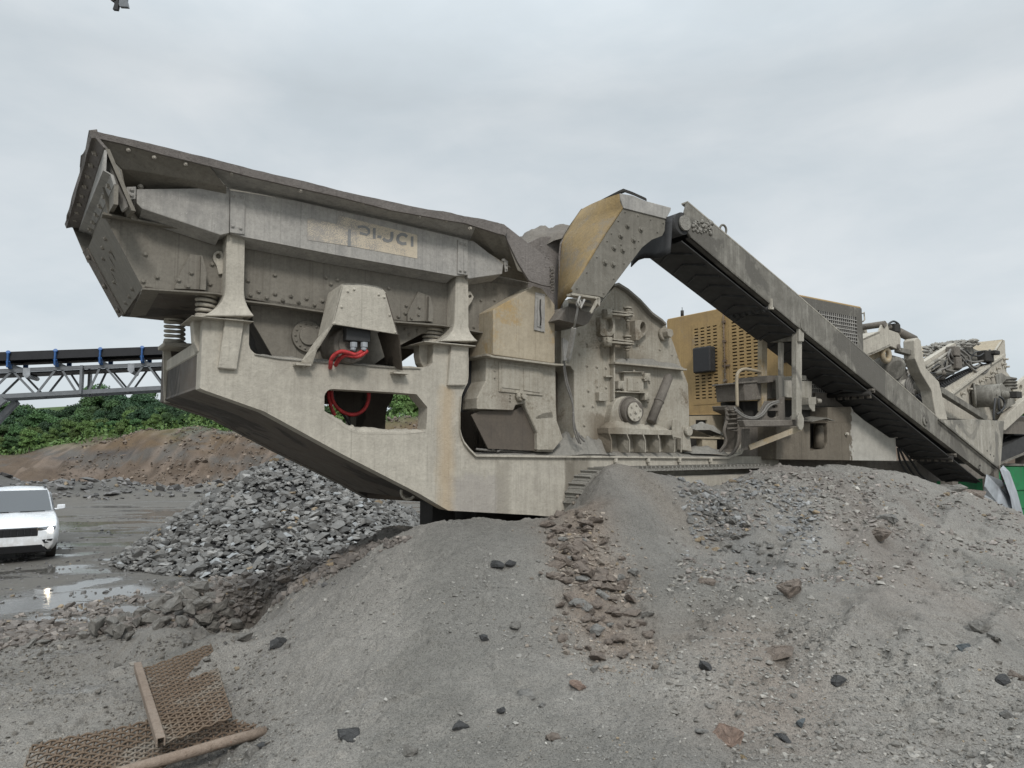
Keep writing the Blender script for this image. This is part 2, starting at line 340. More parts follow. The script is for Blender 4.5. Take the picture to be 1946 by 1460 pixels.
for l, c, z in [(3.2, 1.2, 1.72), (4.5, .6, 1.7), (5.5, 1.5, 1.62), (7.5, 1.2, 1.62), (10, 1.0, 1.75), (13, 1, 1.6), (6, 3.2, 1.5), (10, 3.2, 1.5), (2.2, 2.4, 1.5), (.6, 1.0, .55), (-.5, 2, .2), (1.2, 2.6, .45), (16, 1, 1.2), (5, 5.5, .5), (11, 6, .4)]:
    p = toW((l, c, 0)); CTRL.append((p.x, p.y, z))
CP = np.array(CTRL)
def _tps(r2): return np.where(r2 > 1e-12, .5*r2*np.log(np.maximum(r2, 1e-12)), 0)
_n = len(CP); _A = np.zeros((_n+3, _n+3)); _d2 = (CP[:, None, 0]-CP[None, :, 0])**2+(CP[:, None, 1]-CP[None, :, 1])**2
_A[:_n, :_n] = _tps(_d2)+np.eye(_n)*.01; _A[:_n, _n] = 1; _A[:_n, _n+1:] = CP[:, :2]; _A[_n:, :_n] = _A[:_n, _n:].T
_W = np.linalg.solve(_A, np.concatenate([CP[:, 2], [0, 0, 0]]))
def near_z(x, y):
    z = np.full(x.shape, _W[_n])+_W[_n+1]*x+_W[_n+2]*y
    for i in range(_n): z = z+_W[i]*_tps((x-CP[i, 0])**2+(y-CP[i, 1])**2)
    return z
def seg_d(x, y, a, b):
    ax, ay = a; bx, by = b; dx, dy = bx-ax, by-ay; t = np.clip(((x-ax)*dx+(y-ay)*dy)/(dx*dx+dy*dy), 0, 1)
    return np.hypot(x-ax-t*dx, y-ay-t*dy), t
def far_z(x, y):
    """quarry floor, the soil bank and the wooded rise behind it"""
    z = .05*fbm(x*.12, y*.12, 3, 5)
    az = x/np.maximum(y, 1)
    edge = 47+3.5*fbm(x*.06, y*.06, 3, 9)                                   # foot of the bank
    top = 2.35+1.9*sstep(-.74, -.50, az)+.9*sstep(-.35, -.1, az)+.5*fbm(az*9, az*0+3, 3, 31)
    f = sstep(0, 9, y-edge)*(.75+.25*sstep(.3, .6, sstep(0, 9, y-edge+1.2*fbm(x*.5, y*.2, 3, 14)))); gull = .55*np.abs(fbm(x*.6+y*.25, y*.10, 5, 12))*np.sin(np.pi*np.clip(f, 0, 1))*2-.5*fbm(x*1.3, y*1.3, 5, 15, .65)*np.sin(np.pi*np.clip(f, 0, 1))
    z = z+f*top-gull*1.2
    z = z+sstep(62, 120, y)*(1.6+1.2*fbm(x*.02, y*.02, 2, 44))+np.maximum(y-130, 0)*.018
    z = z+11*np.exp(-((x+160)/60)**2-((y-265)/60)**2)
    z = z+.5*sstep(50, 56, y)*fbm(x*.35, y*.35, 3, 19)
    # grey spoil heaps at the foot of the bank
    for hx, hy, hh, hr in ((-28.5, 40, 1.3, 5.2), (-23.5, 42, 1.0, 4.4), (-33, 40, 1.2, 5), (-18, 44, .8, 4.2)):
        d = np.hypot(x-hx, y-hy)/hr; z = z+hh*np.clip(1-d, 0, 1)**1.15*(1+.25*fbm(x*.9, y*.9, 3, 3))
    return z
def base_z(x, y):
    x = np.asarray(x, float); y = np.asarray(y, float)
    inside = sstep(17.5, 13.0, np.abs(x-1.0))*sstep(19.5, 16.0, y)*sstep(-6, -3.0, y)
    n = near_z(np.clip(x, -17, 19), np.clip(y, -7, 21)); n = np.clip(n, -.05, 3.0)
    return n*inside+far_z(x, y)*(1-inside*.9)
RUTS = [(wY(1480, 1330, 4.1), wY(1860, 960, 10.2)), (wY(1800, 1400, 3.9), wY(1946, 1120, 6.6)), (wY(1330, 1250, 4.9), wY(1600, 960, 8.6))]
sandA, sandB = wZ(283, 1335, 1.05), wZ(430, 1262, 1.12)
def hz(x, y, fine=True):
    x = np.asarray(x, float); y = np.asarray(y, float); z = base_z(x, y)
    if fine:
        nr = sstep(16, 11, y)*sstep(11, 8, np.abs(x))*(1-.8*sstep(.35, .12, z)*sstep(7.5, 9, y))
        left = sstep(-1.6, -2.6, x)
        z = z+nr*(.035*fbm(x*.9, y*.9, 3, 2)+.022*fbm(x*3.1, y*3.1, 4, 7)+.009*fbm(x*14, y*14, 3, 8, .7))
        z = z+nr*(.0065*fbm(x*27, y*27, 2, 45)+.004*fbm(x*55, y*55, 2, 46)); lump = fbm(x*7.5, y*7.5, 3, 41, .6); z = z+nr*.034*sstep(.10, .42, lump)*(.35+.65*sstep(-.1, .25, fbm(x*1.2, y*1.2, 3, 42)))
        z = z+nr*(.06*fbm(x*1.9+y*-.9+3, y*.55, 3, 43)*sstep(-.5, 1.5, x)+.03*fbm(x*2.2, y*2.2, 3, 44))
        cl = fbm(x*5.3+fbm(x*2, y*2, 2, 5), y*5.3, 3, 21); z = z+nr*.028*sstep(.28, .55, cl)*(.4+.6*sstep(-.2, .3, fbm(x*.7, y*.7, 2, 33)))
        ck = np.abs(fbm(x*2.3+.5*fbm(x*4, y*4, 2, 71), y*3.1, 3, 72)); z = z-nr*.016*sstep(.045, 0, ck)*sstep(.0, .35, fbm(x*.8, y*.8, 2, 73))
        z = z+nr*.012*np.abs(fbm(x*11+y*5, y*4, 4, 47))*sstep(.5, 2, x)*sstep(-.3, .3, fbm(x*.6, y*.6, 2, 48))*2
        for k, (a, b) in enumerate(RUTS):
            for off in (-.33, .33):
                d, t = seg_d(x, y, (a.x+off, a.y), (b.x+off, b.y)); wv = .03*np.sin(t*19+k)
                g = np.exp(-((d+wv)/.12)**2); lug = .5+.5*np.tanh(3*np.sin(t*120+d*20)); en = sstep(0, .12, t)*sstep(1, .85, t)*(.6+.6*fbm(x*1.5, y*1.5, 2, 49+k)); z = z+en*(-.075*g*(.5+.6*lug)+.04*np.exp(-((d-.25+wv)/.08)**2))
        # left mud: old tyre tracks running across
        for q, yy in enumerate((6.1, 6.55, 7.2)):
            g = np.exp(-((y-yy-.10*x-.05*np.sin(x*1.3+q))/.11)**2)*sstep(-2.7, -3.4, x); z = z-.045*g*(.6+.4*np.sin(x*24+q))
        d, t = seg_d(x, y, (sandA.x, sandA.y), (sandB.x, sandB.y)); z = z+.13*np.exp(-(d/.13)**2)
    return z
def axis(lo, hi, step, far_lo, far_hi, g=1.13, mid=0, cap=.25):
    a = list(np.arange(lo, hi, step)); st = step; v = lo; pre = []
    while v > far_lo: st *= g; st = min(st, cap if v > -mid else 16); v -= st; pre.append(v)
    st = step; v = a[-1]; post = []
    while v < far_hi: st = min(st*g, cap if v < mid else 16); v += st; post.append(v)
    return np.array(pre[::-1]+a+post)
def grid_mesh(name, xs, ys, zf, mat, attrs=None, smooth=True):
    X, Y = np.meshgrid(xs, ys); Zv = zf(X, Y); nx, ny = len(xs), len(ys)
    co = np.stack([X, Y, Zv], -1).reshape(-1, 3).astype(np.float32)
    i = np.arange(nx*ny).reshape(ny, nx); q = np.stack([i[:-1, :-1], i[:-1, 1:], i[1:, 1:], i[1:, :-1]], -1).reshape(-1, 4)
    me = bpy.data.meshes.new(name); me.vertices.add(len(co)); me.vertices.foreach_set('co', co.ravel())
    me.loops.add(q.size); me.loops.foreach_set('vertex_index', q.ravel().astype(np.int32))
    me.polygons.add(len(q)); me.polygons.foreach_set('loop_start', np.arange(0, q.size, 4, dtype=np.int32)); me.polygons.foreach_set('use_smooth', np.full(len(q), smooth))
    me.update(calc_edges=True)
    if attrs:
        for k, fn in attrs.items():
            val = fn(X, Y, Zv)
            if val.ndim == 3:
                a = me.color_attributes.new(k, 'FLOAT_COLOR', 'POINT'); rgba = np.concatenate([val, np.ones(val.shape[:2]+(1,))], -1); a.data.foreach_set('color', rgba.reshape(-1).astype(np.float32))
            else:
                a = me.attributes.new(k, 'FLOAT', 'POINT'); a.data.foreach_set('value', val.ravel().astype(np.float32))
    me.materials.append(mat); o = bpy.data.objects.new(name, me); COL.objects.link(o); return o
# soil colours belong to the soil: grey stone sand, brown clay of the bank, dark shale, grass
def soil(X, Y, Zv):
    sand = np.array([.268, .252, .225]); mud = np.array([.16, .15, .133]); brown = np.array([.135, .10, .072]); pink = np.array([.19, .15, .12]); grey = np.array([.13, .118, .105])
    grass = np.array([.07, .115, .03]); orange = np.array([.165, .115, .07]); rub = np.array([.215, .185, .16])
    c = np.broadcast_to(sand, X.shape+(3,)).copy()
    def mixc(m, col): c[:] = c*(1-m[..., None])+col*m[..., None]
    dk = sstep(-.05, .3, fbm(X*.75+2.2, Y*.75+.7, 4, 57)+.12*fbm(X*7, Y*7, 3, 58)); mixc(dk*.6*sstep(8.5, 7, Y), np.array([.15, .145, .13]))
    mixc(sstep(-.2, .5, fbm(X*.8, Y*.8, 4, 51))*.35, np.array([.20, .19, .175]))
    mixc(sstep(.1, .5, fbm(X*1.1+4, Y*.6, 4, 52))*sstep(1.5, 3, X)*sstep(4.5, 6.5, Y)*.6, rub)
    for a_, b_, w_, cc_, am in ((wY(1085, 1000, 7.3), wY(1160, 1240, 5.2), .32, np.array([.235, .185, .145]), .8), (wY(1200, 900, 8.1), wY(1330, 1010, 7.2), .3, np.array([.22, .19, .155]), .6), (wY(1330, 960, 8.3), wY(1450, 1070, 6.6), .35, np.array([.17, .168, .16]), .7), (wY(1480, 1340, 4.1), wY(1400, 1180, 5.2), .45, np.array([.235, .19, .155]), .55), (wY(0, 1180, 9.3), wY(700, 1035, 9.0), .6, np.array([.175, .152, .132]), .75)):
        d, t = seg_d(X+.2*fbm(X*2, Y*2, 3, 68), Y+.2*fbm(X*2+9, Y*2, 3, 69), (a_.x, a_.y), (b_.x, b_.y)); mixc(am*np.exp(-(d/w_)**2), cc_)
    fl = sstep(.55, .25, Zv)*sstep(7.5, 9, Y); mixc(fl, mud)
    gate = sstep(43, 46, Y+2.5*fbm(X*.3, Y*.3, 3, 6))
    mixc(gate*(Zv > -1), brown)
    mixc(gate*sstep(-.05, .35, fbm(X*.25+3, Zv*.9+Y*.05, 4, 61)), pink)
    mixc(gate*sstep(-.1, .35, fbm(X*1.9, Y*1.9, 5, 165, .7))*.5, np.array([.12, .09, .07])); tt = Zv/4.2; mixc(gate*sstep(.62, .8, tt+.25*fbm(X*.3, Y*.3, 4, 62)), orange*.9); mixc(gate*sstep(.1, .0, np.abs(tt-.55+.12*fbm(X*.2, Y*.2, 3, 67)))*sstep(-.05, .2, fbm(X*.12+5, Y*.0+2, 3, 68)), np.array([.085, .08, .078]))
    mixc(gate*sstep(.12, .3, fbm(X*.2+23, Zv*1.8+Y*.1, 4, 63)), grey)
    mixc(gate*sstep(.1, .5, fbm(X*1.3+Y*.5, Y*.35+Zv*2, 5, 65))*.8, np.array([.10, .075, .055])); mixc(gate*sstep(.05, .5, fbm(X*2.3-Y*.8, Y*.5, 4, 66))*.55, np.array([.27, .21, .165]))
    mixc(sstep(.3, .1, np.abs(Y-38)/24)*sstep(.15, .5, Zv)*sstep(45, 42, Y), np.array([.125, .12, .11]))
    mixc(sstep(55, 60, Y+3*fbm(X*.2, Y*.2, 2, 64)), grass)
    return c
PUD = [((100, 1085), (330, 1080), .55), ((0, 1152), (300, 1118), .9), ((250, 1125), (430, 1095), .6), ((60, 1130), (200, 1105), .5), ((300, 975), (420, 968), .8), ((120, 1000), (260, 990), .7), ((140, 1056), (170, 1052), .35), ((195, 1062), (260, 1060), .25), ((0, 1090), (160, 1075), .4), ((0, 1062), (70, 1058), .5)]
def wetf(X, Y, Zv):
    fl = sstep(.22, .08, Zv)*sstep(7.6, 8.6, Y)*sstep(42, 34, Y)
    n = fbm(X*.35, Y*1.5, 4, 81); pd = 0*X
    for a, b, r_ in PUD:
        a_, b_ = wZ(*a, 0), wZ(*b, 0); d, t = seg_d(X, Y+.5*fbm(X*.8, Y*1.5, 3, 84), (a_.x, a_.y), (b_.x, b_.y)); pd = np.maximum(pd, .75*np.exp(-(d/r_)**2))
    return np.clip(pd*(Zv < .5)+fl*sstep(-.12, .42, n)+sstep(.12, .5, fbm(X*.5, Y*2.2, 4, 83))*sstep(-2.6, -3.4, X)*sstep(5, 6, Y)*sstep(9, 8, Y)*.45, 0, 1)
s = NT('quarry_ground')
at = s.n('ShaderNodeAttribute', attribute_name='soil'); wt = s.n('ShaderNodeAttribute', attribute_name='wet')
f1 = s.noise(130, 3, .75); f2 = s.noise(34, 4, .7); f3 = s.noise(7, 6, .7, .4); f4 = s.noise(300, 2, .6)
c = s.mix(s.rng(f3, .35, .65, .0, .45), at.outputs['Color'], s.mix(1, at.outputs['Color'], (.78, .78, .79), 'MULTIPLY'))
f5 = s.noise(1.1, 7, .72, .3); c = s.mix(s.rng(f5, .42, .62, 0, .35), c, s.mix(1, c, (.66, .65, .64), 'MULTIPLY')); f6 = s.noise(75, 3, .8); c = s.mix(s.rng(f6, .50, .62, 0, .6), c, s.mix(1, c, (.5, .5, .5), 'MULTIPLY')); c = s.mix(s.rng(f1, .50, .62, 0, .9), c, s.mix(1, c, (.42, .42, .42), 'MULTIPLY')); c = s.mix(s.rng(f2, .52, .68, 0, .5), c, s.mix(1, c, (.6, .6, .6), 'MULTIPLY'))
c = s.mix(s.rng(f4, .58, .7, 0, .7), c, s.mix(1, c, (1.7, 1.7, 1.72), 'MULTIPLY'))
c = s.mix(s.math('MULTIPLY', wt.outputs['Fac'], .42), c, s.mix(1, c, (.5, .5, .52), 'MULTIPLY'))
s.col(c)
wm = s.rng(s.math('ADD', wt.outputs['Fac'], s.math('MULTIPLY', s.noise(5, 6, .7, .6, map=(.5, 2.2, 1)), .9)), .74, .96)
rr0 = s.math('MULTIPLY', s.rng(wt.outputs['Fac'], 0, .8, 1, .55), .93); s.rough(s.math('ADD', s.math('MULTIPLY', rr0, s.math('SUBTRACT', 1, wm)), s.math('MULTIPLY', wm, .06))); s.l(s.rng(wm, 0, 1, .3, .8), s.b.inputs['Specular IOR Level'])
h = s.math('ADD', s.math('MULTIPLY', f1, .35), s.math('ADD', s.math('MULTIPLY', f2, 1.1), s.math('MULTIPLY', f3, 2.2)))
h = s.math('MULTIPLY', h, s.rng(wm, 0, 1, 1, .04)); s.bump(h, .9, .012)
M['ground'] = s.m
xs = axis(-5.2, 7.2, .0135, -420, 420, 1.1, 46, .3); ys = axis(3.0, 9.4, .0135, -30, 700, 1.05, 62, .25)
ground = grid_mesh('ground', xs, ys, hz, M['ground'], {'soil': soil, 'wet': wetf}); tag(ground, kind='structure')
# ================================================================== the mobile crusher
crusher = empty('mobile_crusher', ORG, YAW)
tag(crusher, 'huge dust coated tracked stone crusher with hopper, side conveyor and yellow engine cabinet', 'rock crusher')
z3 = lambda pts: Z(290, 560, 3.318, pts); z4 = lambda pts: Z(780, 520, 3.041, pts); z2 = lambda pts: Z(520, 350, 3.475, pts)
z1 = lambda pts: Z(100, 230, 3.477, pts); zh = lambda pts: Z(540, 600, 6.08, pts); z7 = lambda pts: Z(1250, 600, 4.5625, pts); z6 = lambda pts: Z(1230, 370, 3.562, pts)
z5 = lambda pts: Z(980, 340, 4.0545, pts); zr = lambda pts: Z(1640, 600, 6.36, pts); zc = lambda pts: Z(1100, 640, 6.083, pts)
# ---- side frames
top_edge = [(380.5, 738), (384, 640), (386, 607), (474, 612), (473, 655), (476, 664), (483, 671), (492, 675), (501, 677), (528, 678.5), (561, 681), (591, 685), (667, 691), (742, 697), (779, 696), (795, 698), (808, 698), (817, 695), (822, 690), (823.6, 655),
            (891, 655), (890.5, 715), (889, 727), (880, 745), (877.3, 753), (875, 780), (875, 816), (878, 828), (882, 838), (893, 852), (905, 864)]
low_edge = [(1480, 868), (1480, 900), (1300, 903), (1180, 903), (1140, 925), (1080, 985), (1010, 979), (852, 970.5), (825, 955), (800, 940), (652, 864), (501, 781.5), (389, 742)]
hole = zh([(465, 990), (465, 930), (478, 895), (500, 870), (528, 853), (560, 847), (1250, 885), (1530, 908), (1655, 1060), (1650, 1200), (1640, 1310), (1600, 1345), (1400, 1352), (850, 1340), (720, 1285), (600, 1195), (465, 1100)])
P().plate(0, .20, top_edge+low_edge, [hole]).build('side_frame', 'frame', crusher, 'thick pale side frame with long cut-out hole', bevel=.012, seg=2)
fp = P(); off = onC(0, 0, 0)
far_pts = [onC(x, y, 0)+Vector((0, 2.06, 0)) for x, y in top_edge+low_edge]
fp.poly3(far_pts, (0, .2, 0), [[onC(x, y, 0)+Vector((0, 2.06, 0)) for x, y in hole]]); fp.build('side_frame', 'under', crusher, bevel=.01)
# underside and end plates of the frame
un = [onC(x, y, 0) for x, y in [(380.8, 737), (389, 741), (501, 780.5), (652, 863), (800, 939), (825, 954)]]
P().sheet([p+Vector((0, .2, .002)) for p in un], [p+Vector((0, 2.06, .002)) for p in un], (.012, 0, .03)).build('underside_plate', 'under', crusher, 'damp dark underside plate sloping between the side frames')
a, b = onC(381, 737, 0), onC(384.5, 648, 0)
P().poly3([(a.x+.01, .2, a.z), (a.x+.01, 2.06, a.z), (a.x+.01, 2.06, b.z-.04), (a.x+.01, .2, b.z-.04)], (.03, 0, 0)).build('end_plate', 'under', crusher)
# lighter cross tube above the end plate
a = onC(384, 668, 0); b = onC(385, 640, 0)
P().box((a.x+.0, .15, a.z), (a.x+.16, 2.1, b.z)).build('cross_beam', 'frame', crusher, bevel=.01)
# flange along the shelf and lower rail
sh = [(877.3, 753), (875, 780), (875, 816), (878, 828), (882, 838), (893, 852), (905, 864), (1053, 866), (1200, 867), (1385, 869), (1410, 860), (1420, 838)]
A = [onC(x, y, -.035) for x, y in sh]; B = [p+Vector((0, .32, 0)) for p in A]
P().sheet(A, B, (.0, 0, -.022)).build('flange', 'frame', crusher)
pb = P()
for x in (1170, 1232, 1291, 1350):
    q = onC(x, 868, -.02); pb.cyl(q+Vector((0, 0, -.02)), q+Vector((0, 0, -.07)), .028, 6, None, False); pb.cyl(q+Vector((0, 0, -.07)), q+Vector((0, 0, -.11)), .014, 8)
pb.build('flange_bolt', 'frame', crusher)
# lifting eye at the lower edge, stain-free ring
q = onC(776, 935, .35); P().ring(q, (.25, 1, 0), .075, .016).build('lifting_eye', 'frame', crusher)
# deck floor inside the frame
a, b = onC(905, 866, 0), onC(1480, 868, 0); P().box((a.x, .2, a.z-.10), (b.x, 2.06, a.z-.03)).build('deck', 'mudsteel', crusher)
# ---- crawler track, mostly buried
trk = empty('crawler_track', (0, 0, 0)); trk.parent = crusher
tp = P(); l0, l1 = onC(1120, 890, -.25).x, onC(1475, 886, -.25).x; zt = onC(1300, 889, -.25).z; zr_ = .42
path = []
for i in range(41): path.append((l0+.25+(l1-l0-.5)*i/40, zt))
for i in range(1, 12): t = math.pi/2-math.pi*i/12; path.append((l1-.25+zr_*math.cos(t), zt-zr_+zr_*math.sin(t)))
for i in range(41): path.append((l1-.25-(l1-l0-.5)*i/40, zt-2*zr_))
for i in range(1, 12): t = -math.pi/2-math.pi*i/12; path.append((l0+.25+zr_*math.cos(t), zt-zr_+zr_*math.sin(t)))
n = len(path)
for i in range(n):
    x, zz = path[i]; x2, z2_ = path[(i+1) % n]; d = Vector((x2-x, 0, z2_-zz)).normalized(); nn = Vector((d.z, 0, -d.x))*-1
    m = Vector(((x+x2)/2, .05, (zz+z2_)/2)); L = math.hypot(x2-x, z2_-zz)*.47
    for (yy0, yy1) in ((-.28, .12),):
        c0 = m-d*L; c1 = m+d*L
        tp.loft3([Vector((c0.x, yy0, c0.z)), Vector((c1.x, yy0, c1.z)), Vector((c1.x, yy0, c1.z))+nn*-.03, Vector((c0.x, yy0, c0.z))+nn*-.03],
                 [Vector((c0.x, yy1, c0.z)), Vector((c1.x, yy1, c1.z)), Vector((c1.x, yy1, c1.z))+nn*-.03, Vector((c0.x, yy1, c0.z))+nn*-.03])
        g0 = m+nn*.0; tp.bar(Vector((m.x, yy0-.005, m.z))+nn*.012, Vector((m.x, yy1, m.z))+nn*.012, .02, .03, nn)
tp.build('track_shoes', 'clay', trk)
P().box((l0+.1, -.2, zt-.62), (l1-.1, .12, zt-.1)).build('track_frame', 'frame', trk, bevel=.02)
# ---- posts with their caps and springs
def spring(cx0, y0, y1, rpx, c, name='spring'):
    top, bot = onC(cx0, y0, c), onC(cx0, y1, c); r = (onC(cx0+rpx, y0, c)-top).length-.014; turns = 5; pts = []
    for i in range(turns*16+1):
        t = i/(turns*16); a = 2*math.pi*turns*t; pts.append(top.lerp(bot, t)+Vector((r*math.cos(a), r*math.sin(a), 0)))
    o = P().tube(pts, .0165, 8); o.cyl(top+Vector((0, 0, .012)), top+Vector((0, 0, -.012)), r+.012, 20); o.cyl(bot+Vector((0, 0, .012)), bot+Vector((0, 0, -.012)), r+.02, 20); return o.build(name, 'frame', crusher)
def post(face, c0, c1, skirt_t, skirt_b, lip, stub, gus):
    o = empty('post', (0, 0, 0)); o.parent = crusher
    P().plate(c0, c1-c0, face).build('column', 'frame', o, bevel=.015, seg=2)
    # flared boot welded round the column, its lip and the stub below
    (x0, x1, yt), (X0, X1, yb) = skirt_t, skirt_b; q = P()
    prev = None
    for i in range(6):
        t = i/5; k = t**2.2; xa, xb, yy = x0+(X0-x0)*k, x1+(X1-x1)*k, yt+(yb-yt)*t
        cc = c0-.005-.06*k; A_ = [onC(xa, yy, c0), onC(xb, yy, c0)]
        r_ = [Vector((A_[0].x, cc, A_[0].z)), Vector((A_[1].x, cc, A_[1].z)), Vector((A_[1].x, c1+.09*k, A_[1].z)), Vector((A_[0].x, c1+.24*k, A_[0].z))]
        if prev: q.loft3(prev, r_, caps=(i == 5))
        prev = r_
    q.build('boot', 'clay' if False else 'frame', o, bevel=.008)
    a_, b_ = onC(lip[0], lip[2], c0-.07), onC(lip[1], lip[3], c0-.07)
    P().box((a_.x, c0-.075, b_.z), (b_.x, c1+.26, a_.z)).build('lip', 'frame', o, bevel=.008, seg=2)
    P().plate(-.045, .05, stub).build('stub', 'frame', o, bevel=.008)
    P().plate(.12, .14, gus).build('gusset', 'frame', o, bevel=.006)
    return o
post([(431, 440), (466, 440), (463, 606), (427, 604)], -.03, .2, (428, 464, 552), (383, 480, 603), (364, 482, 601, 611), [(428.6, 603), (464.8, 607), (449.7, 703), (415, 700)],
     [(366, 608), (390, 608), (390, 668), (377, 669), (369, 650)])
post([(867, 520), (890, 522), (891, 652), (862, 650)], -.03, .2, (863, 890, 615), (832, 903, 650), (806, 904, 650, 657), [(858, 655), (891, 657), (885.5, 733), (852, 733)],
     [(797, 655), (830, 655), (830, 700), (806, 700), (800, 690), (797, 675)])
spring(392, 556, 605, 21, .22); spring(823, 616, 652, 18.5, .28)
spring(332, 609, 652, 20.5, 1.72); spring(690, 636, 668, 16, 1.75)
for c_ in (1.7,):
    a_, b_ = onC(308, 652, c_), onC(356, 660, c_); P().box((a_.x, c_-.14, b_.z-.02), (b_.x+.1, c_+.3, a_.z)).build('spring_seat', 'frame', crusher, bevel=.008)
    P().plate(1.95, .03, [(310, 656), (322, 656), (330, 700), (345, 765), (312, 765)]).build('gusset', 'frame', crusher)
# lifting lugs on the posts
def lug(c, pts, hc, hr, th=.03):
    return P().plate(c, th, pts, [[(hc[0]+hr*math.cos(t), hc[1]+hr*math.sin(t)) for t in [2*math.pi*i/12 for i in range(12)]]])
lug(.1, z1([(1060, 900), (1068, 872), (1090, 858), (1115, 860), (1132, 880), (1138, 920), (1125, 1010), (1098, 1015), (1085, 960), (1066, 925)]), z1([(1097, 893)])[0], 5).build('lug', 'frame', crusher, bevel=.004)
lug(.05, z2([(1280, 706), (1302, 710), (1322, 745), (1310, 775), (1285, 812), (1278, 800)]), z2([(1298, 742)])[0], 3.2).build('lug', 'frame', crusher, bevel=.004)
# ================= hopper
hop = empty('feed_hopper', (0, 0, 0)); hop.parent = crusher
beamL = [(258, 359.5), (436.5, 357), (438, 362), (436, 443), (419, 447), (270, 397), (260, 387)]
P().plate(-.09, .30, beamL).build('side_beam', 'beam', hop, bevel=.008, seg=2)
beamM = [(437, 362), (466, 366), (560, 381), (675, 408), (780, 431), (889, 456), (888, 523), (865, 524.5), (640, 485), (466, 451), (440, 443)]
P().plate(-.095, .30, beamM).build('side_beam', 'beam', hop, bevel=.012, seg=2)
beamR = [(889, 457), (900, 458), (957, 502.5), (954.5, 521), (891, 530), (889, 528)]
P().plate(-.09, .30, beamR).build('side_beam', 'beam', hop, bevel=.008, seg=2)
# beam lower flange, returning inwards
q = P()
for seg in ([(419, 447), (270, 397)], [(466, 451), (640, 485), (865, 524.5)], [(891, 530), (954, 521)]):
    A = [onC(x, y-.5, -.085) for x, y in seg]; q.sheet(A, [p+Vector((0, .2, -.045)) for p in A], (0, 0, .012))
q.build('beam_flange', 'beam', hop)
q = P(); q.plate(-.108, .012, [(438, 363), (467, 369), (465, 446), (437, 442)]); q.bolts(-.11, [(443, 372), (460, 375), (442, 430), (457, 434)], .013); q.build('splice_plate', 'beam', hop, bevel=.003); q = P()
q.plate(-.108, .012, z2([(1217, 365), (1285, 371), (1282, 602), (1214, 592)])); q.bolts(-.11, z2([(1236, 392), (1268, 402), (1232, 570), (1264, 575)]), .014); q.build('splice_plate', 'beam', hop, bevel=.003)
q = P(); q.plate(-.11, .012, z1([(488, 436), (552, 434), (548, 515), (500, 520), (490, 505)])); q.bolts(-.11, z1([(522, 455), (520, 492)]), .016); q.build('bracket', 'beam', hop, bevel=.003)
q = P(); q.plate(-.10, .012, z2([(1520, 490), (1548, 510), (1546, 575), (1530, 580)])); q.bolts(-.10, z2([(1514, 503), (1536, 530), (1536, 560)]), .012); q.build('bracket', 'beam', hop)
# worn sticker with the letters that are left of it
st = [(584, 414), (640, 426), (643, 409.5), (793, 447), (793, 491.5), (664, 467.5), (584, 456)]
s = NT('worn_sticker'); f = s.noise(110, 2, .6); g_ = s.noise(9, 4, .6, 0); sepx = s.n('ShaderNodeSeparateXYZ'); s.l(s.tc.outputs['Object'], sepx.inputs[0])
xa, xb = onC(584, 430, -.1).x, onC(793, 460, -.1).x
fade = s.rng(sepx.outputs[0], xa, xb, .12, -.10)
k = s.rng(s.math('ADD', s.math('SUBTRACT', f, fade), s.math('MULTIPLY', s.math('SUBTRACT', g_, .5), .5)), .40, .52)
s.col(s.mix(k, (.31, .29, .265), s.mix(g_, (.50, .41, .29), (.56, .50, .40)))); s.rough(.85); M['sticker'] = s.m
P().plate(-.0985, .003, st).build('sticker', 'sticker', hop, 'faded speckled cream sticker with remains of grey letters')
zl = lambda pts: Z(560, 380, 7.485, pts)
q = P(); lc, lt = -.1012, .003
def stroke(pts, w_):
    """flat painted stroke following a bent line"""
    pts = zl(pts); w_ /= 7.485*2; L_, R_ = [], []
    for i, p in enumerate(pts):
        a_ = pts[max(0, i-1)]; b_ = pts[min(len(pts)-1, i+1)]; dx, dy = b_[0]-a_[0], b_[1]-a_[1]; d_ = math.hypot(dx, dy) or 1
        L_.append((p[0]-dy/d_*w_, p[1]+dx/d_*w_)); R_.append((p[0]+dy/d_*w_, p[1]-dx/d_*w_))
    q.sheet([onC(*p, lc) for p in L_], [onC(*p, lc) for p in R_], (0, lt, 0))
stroke([(782, 420), (778, 540), (776, 658)], 46)
stroke([(900, 385), (960, 378), (1020, 392), (1056, 425), (1058, 470), (1030, 496), (970, 482), (925, 470)], 34)
stroke([(1133, 400), (1133, 555)], 40); stroke([(1180, 520), (1235, 530)], 34)
stroke([(1384, 455), (1384, 540), (1370, 575), (1330, 588), (1285, 575), (1262, 545)], 44)
stroke([(1600, 525), (1565, 495), (1515, 490), (1475, 515), (1465, 560), (1480, 600), (1530, 625), (1590, 620)], 44)
stroke([(1672, 520), (1672, 665)], 36)
M['letter'] = simple('faded_letter_print', (.235, .235, .23), .85, sc=200, var=.25, bump=0)
q.build('lettering', 'letter', hop, 'worn grey letters on the sticker')
